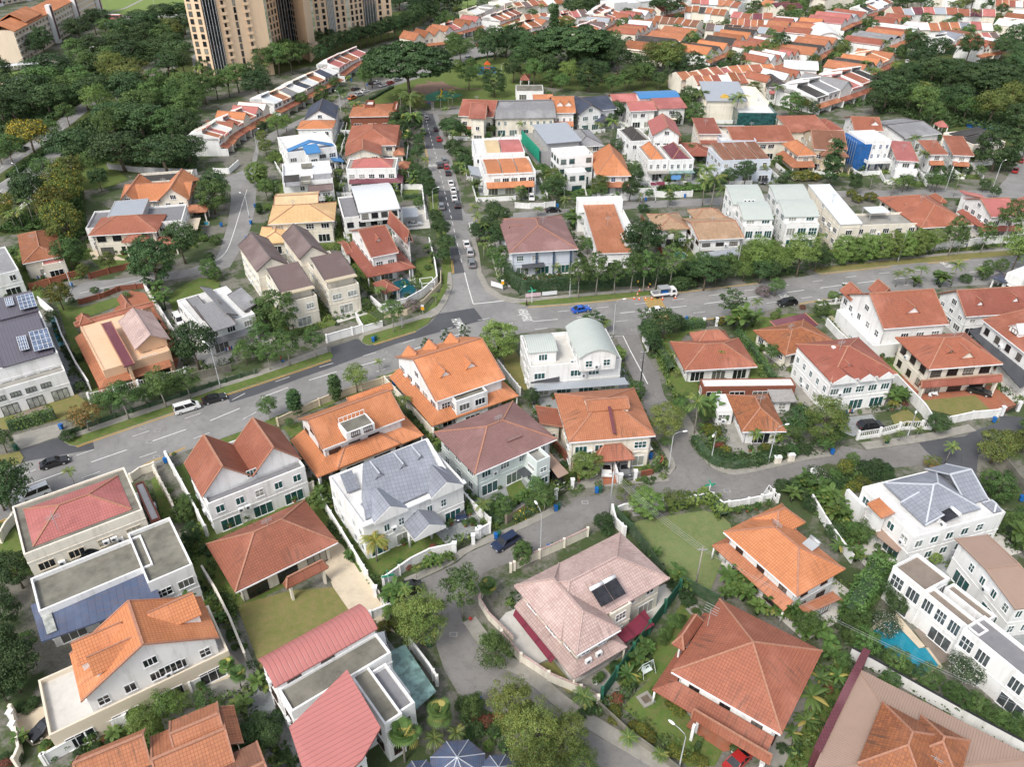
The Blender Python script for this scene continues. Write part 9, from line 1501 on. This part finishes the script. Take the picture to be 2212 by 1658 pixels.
# ---------------------------------------------------------------- yards, garden walls and planting round every house
RB[:]=[(min(p[0] for p in q),max(p[0] for p in q),min(p[1] for p in q),max(p[1] for p in q),q) for q in ROADS]
def occ(x,y,pad=.3,skip=None):
 for cx,cy,hx,hy,rz,*_ in OCC:
  dx,dy=x-cx,y-cy
  if abs(dx)>hx+hy+pad or abs(dy)>hx+hy+pad: continue
  c,s=math.cos(rz),math.sin(rz)
  if abs(dx*c+dy*s)<hx+pad and abs(-dx*s+dy*c)<hy+pad: return True
 return False
tile(None); G2=random.Random(21); CL=[]
def short(l):
 w=l.split(); s=' '.join(w[:8]).rstrip(',')
 for t in (' and',' with',' in',' of',' a',' the',' under',' two',' its',' beside',' small',' by',' one'):
  if s.endswith(t): s=s[:-len(t)]
 return s.rstrip(',')
for H_ in HL:
 if H_.hx*H_.hy<9: continue
 hx,hy,rz,c=H_.hx,H_.hy,H_.rz,H_.c
 if hasattr(H_,'kind') and H_.kind[0] in('hip','gx','s1x') and H_.nw:
  o_=H_.kind[1]; b=MB(); b.box(-hx+.05,hx-.05,-hy-.14,-hy-.004,H_.h-.2,H_.h-.03); b.obj('gutter',[wTrim],H_.root); b=MB(); [b.tube([(t*(hx-o_-.15),-hy+o_-.09,0),(t*(hx-o_-.15),-hy+o_-.09,H_.h-.15)],[.07,.07],6) for t in (-1,1)]; b.obj('downpipes',['wall_grey'],H_.root)
  if G2.random()<.5:
   z=H_.h+H_.kind[2]; b=MB(); b.bar((0,0,z-1),(0,0,z+1.6),.07); [b.bar((-.8,0,z+.8+k*.25),(.8,0,z+.8+k*.25),.045) for k in range(3)]; b.obj('antenna',[mPole],H_.root,(G2.uniform(-.3,.3)*hx,0,0))
 cs,sn=math.cos(rz),math.sin(rz);
 def wp(x,y): return (c.x+x*cs-y*sn,c.y+x*sn+y*cs)
 mg={}
 for k,(ax,ay) in dict(w=(-1,0),e=(1,0),s=(0,-1),n=(0,1)).items():
  m=5.0 if k=='s' else 3.0
  while m>.4 and any(onroad(*wp(ax*(hx+m)+t*hx*(ay!=0),ay*(hy+m)+t*hy*(ax!=0))) for t in (-1,-.5,0,.5,1)): m-=.5
  mg[k]=m
 x0,x1,y0,y1=-hx-mg['w'],hx+mg['e'],-hy-mg['s'],hy+mg['n']; mt=G2.choice(('pavement','paving_grey',pWhi,'grass','grass',fCon))
 ground('yard',[wp(x0,y0),wp(x1,y0),wp(x1,y1),wp(x0,y1)],.004,mt,raw=True)
 if G2.random()<.7: f=G2.uniform(-.3,.4)*hx; ground('lawn_patch',[wp(x0,y0),wp(f,y0),wp(f,-hy),wp(x0,-hy)] if G2.random()<.5 else [wp(f,y0),wp(x1,y0),wp(x1,-hy),wp(f,-hy)],.012,'grass',raw=True)
 per=[(x0+.5+(x1-x0-1)*t,y0+.5) for t in np.arange(0,1,1.3/(x1-x0))]+[(x1-.5,y0+(y1-y0)*t) for t in np.arange(0,1,1.3/(y1-y0))]+[(x0+.5+(x1-x0-1)*t,y1-.5) for t in np.arange(0,1,1.3/(x1-x0))]+[(x0+.5,y0+(y1-y0)*t) for t in np.arange(0,1,1.3/(y1-y0))]
 for (x,y) in per:
  q=wp(x+G2.uniform(-.5,.5),y+G2.uniform(-.5,.5))
  if G2.random()<.72 and not occ(*q,.1) and not onroad(*q): CL.append((q[0],q[1],G2.uniform(.45,1.25)))
 if H_.lod==1:
  b=MB();
  for (a,d) in (((x0,y0),(f_:=x0+(x1-x0)*.55,y0)),((x1,y0),(x1,hy*.3)),((x0,y0),(x0,hy*.3))):
   if not onroad(*wp(*a)) and not onroad(*wp(*d)): b.bar((a[0],a[1],.75),(d[0],d[1],.75),.16,0,1.5)
  if b.f: o=b.obj('boundary_wall',[wWhi],None,(c.x,c.y,0),rz); tag(o,'low garden wall round '+short(H_.root['label']),'wall')
 if H_.lod==0:
  for k in range(3):
   x=G2.uniform(-hx,hx); q=wp(x,-hy-G2.uniform(.5,1.6))
   if onroad(*q): continue
   r=empty('potted_plant',(q[0],q[1],.05)); m=MB(); m.tube([(0,0,0),(0,0,.5)],[.22,.32],8); m.obj('pot',[G2.choice(('leaf_pot',wTrim))],r); inst('foliage',proto('bush')[0][0],r,(0,0,.4),(0,0,x),(.13,.13,.17)); reg(r,'potted plant','potted plant','before '+short(H_.root['label']))
  if G2.random()<.35:
   q=wp(G2.uniform(-hx,hx)*.8,-hy-1.4)
   if not onroad(*q):
    a=MB(); [a.bar((s*.9,t*.4,0),(s*.9,0,1.5),.05) for s in (-1,1) for t in (-1,1)]; a.bar((-.9,0,1.5),(.9,0,1.5),.05); b=MB(); [b.box(-.8+k*.4,-.5+k*.4,-.03,.03,.7,1.48,k%3) for k in range(5)]
    r=empty('laundry_rack',(q[0],q[1],.05),rz); a.obj('frame',[mPole],r); b.obj('clothes',['cloth_blue','canvas_white','cloth_red'],r); reg(r,'laundry rack','laundry rack hung with clothes','before '+short(H_.root['label']))
 for k in range(G2.choice((1,2,2,3)) if H_.lod==1 else G2.choice((0,1,1))):
  x,y=G2.choice(per); q=wp(x,y)
  if occ(*q,.6) or onroad(*q): continue
  s=PR((q[0],q[1],0));
  if s[1]<0 or s[1]>1658 or not 0<s[0]<2212: continue
  tree(G2.choice(('mid','midball','palm','areca','midball','areca')),s[0],s[1],G2.uniform(2.4,4.2)*s[2],'near '+short(H_.root['label']),1.1)
def clumps(label,L,mat,size=.42,per=46):
 A=np.array(L); n=len(A); k=np.repeat(np.arange(n),per); v=NR.normal(0,1,(n*per,3)); v/=np.linalg.norm(v,axis=1)[:,None]; v[:,2]=abs(v[:,2]); r=A[k,2]*(.6+.5*NR.random(n*per)); C=np.stack([A[k,0]+v[:,0]*r,A[k,1]+v[:,1]*r,.05+v[:,2]*r*1.25],1)
 t=np.clip(np.repeat(NR.random(n),per)*.7+NR.normal(.15,.12,n*per),0,1); me=leafcloud('undergrowth',C,v+np.array([0,0,.3]),size,mat,t,NR.random(n*per)); o=bpy.data.objects.new('undergrowth',me); COL.objects.link(o); o['kind']='stuff'; o['label']=label; o['category']='ground cover'
G2.shuffle(CL); n3=len(CL)
clumps('mid green low garden planting along the house walls',CL[:int(n3*.5)],lMid); clumps('dark green low garden planting between the houses',CL[int(n3*.5):int(n3*.8)],lDk); clumps('bright green low garden planting along the fences',CL[int(n3*.8):],'leaf_light')
FC=[]; nt_=0
for k in range(5200):
 x=G2.uniform(930,2230); y=2+(G2.random()**1.3)*232
 if y>150 and x<1480: continue
 w=W((x,y));
 if occ(w.x,w.y,.8) or onroad(w.x,w.y): continue
 if k%7==0 and nt_<170 and all((w.x-a)**2+(w.y-b)**2>30 for a,b in TREES):
  nt_+=1; tree(G2.choice(('mid','midball','midball','olive','palm')),x,y,G2.uniform(4,9)*PR(w)[2],'far off between terraces');
 elif len(FC)<2600: FC.append((w.x,w.y,G2.uniform(1.0,2.4)))
clumps('low greenery filling the gaps between the far terraces',FC[::2],lMid,.9,26); clumps('darker low greenery between the far terraces',FC[1::2],lDk,.9,26)
finish_labels()
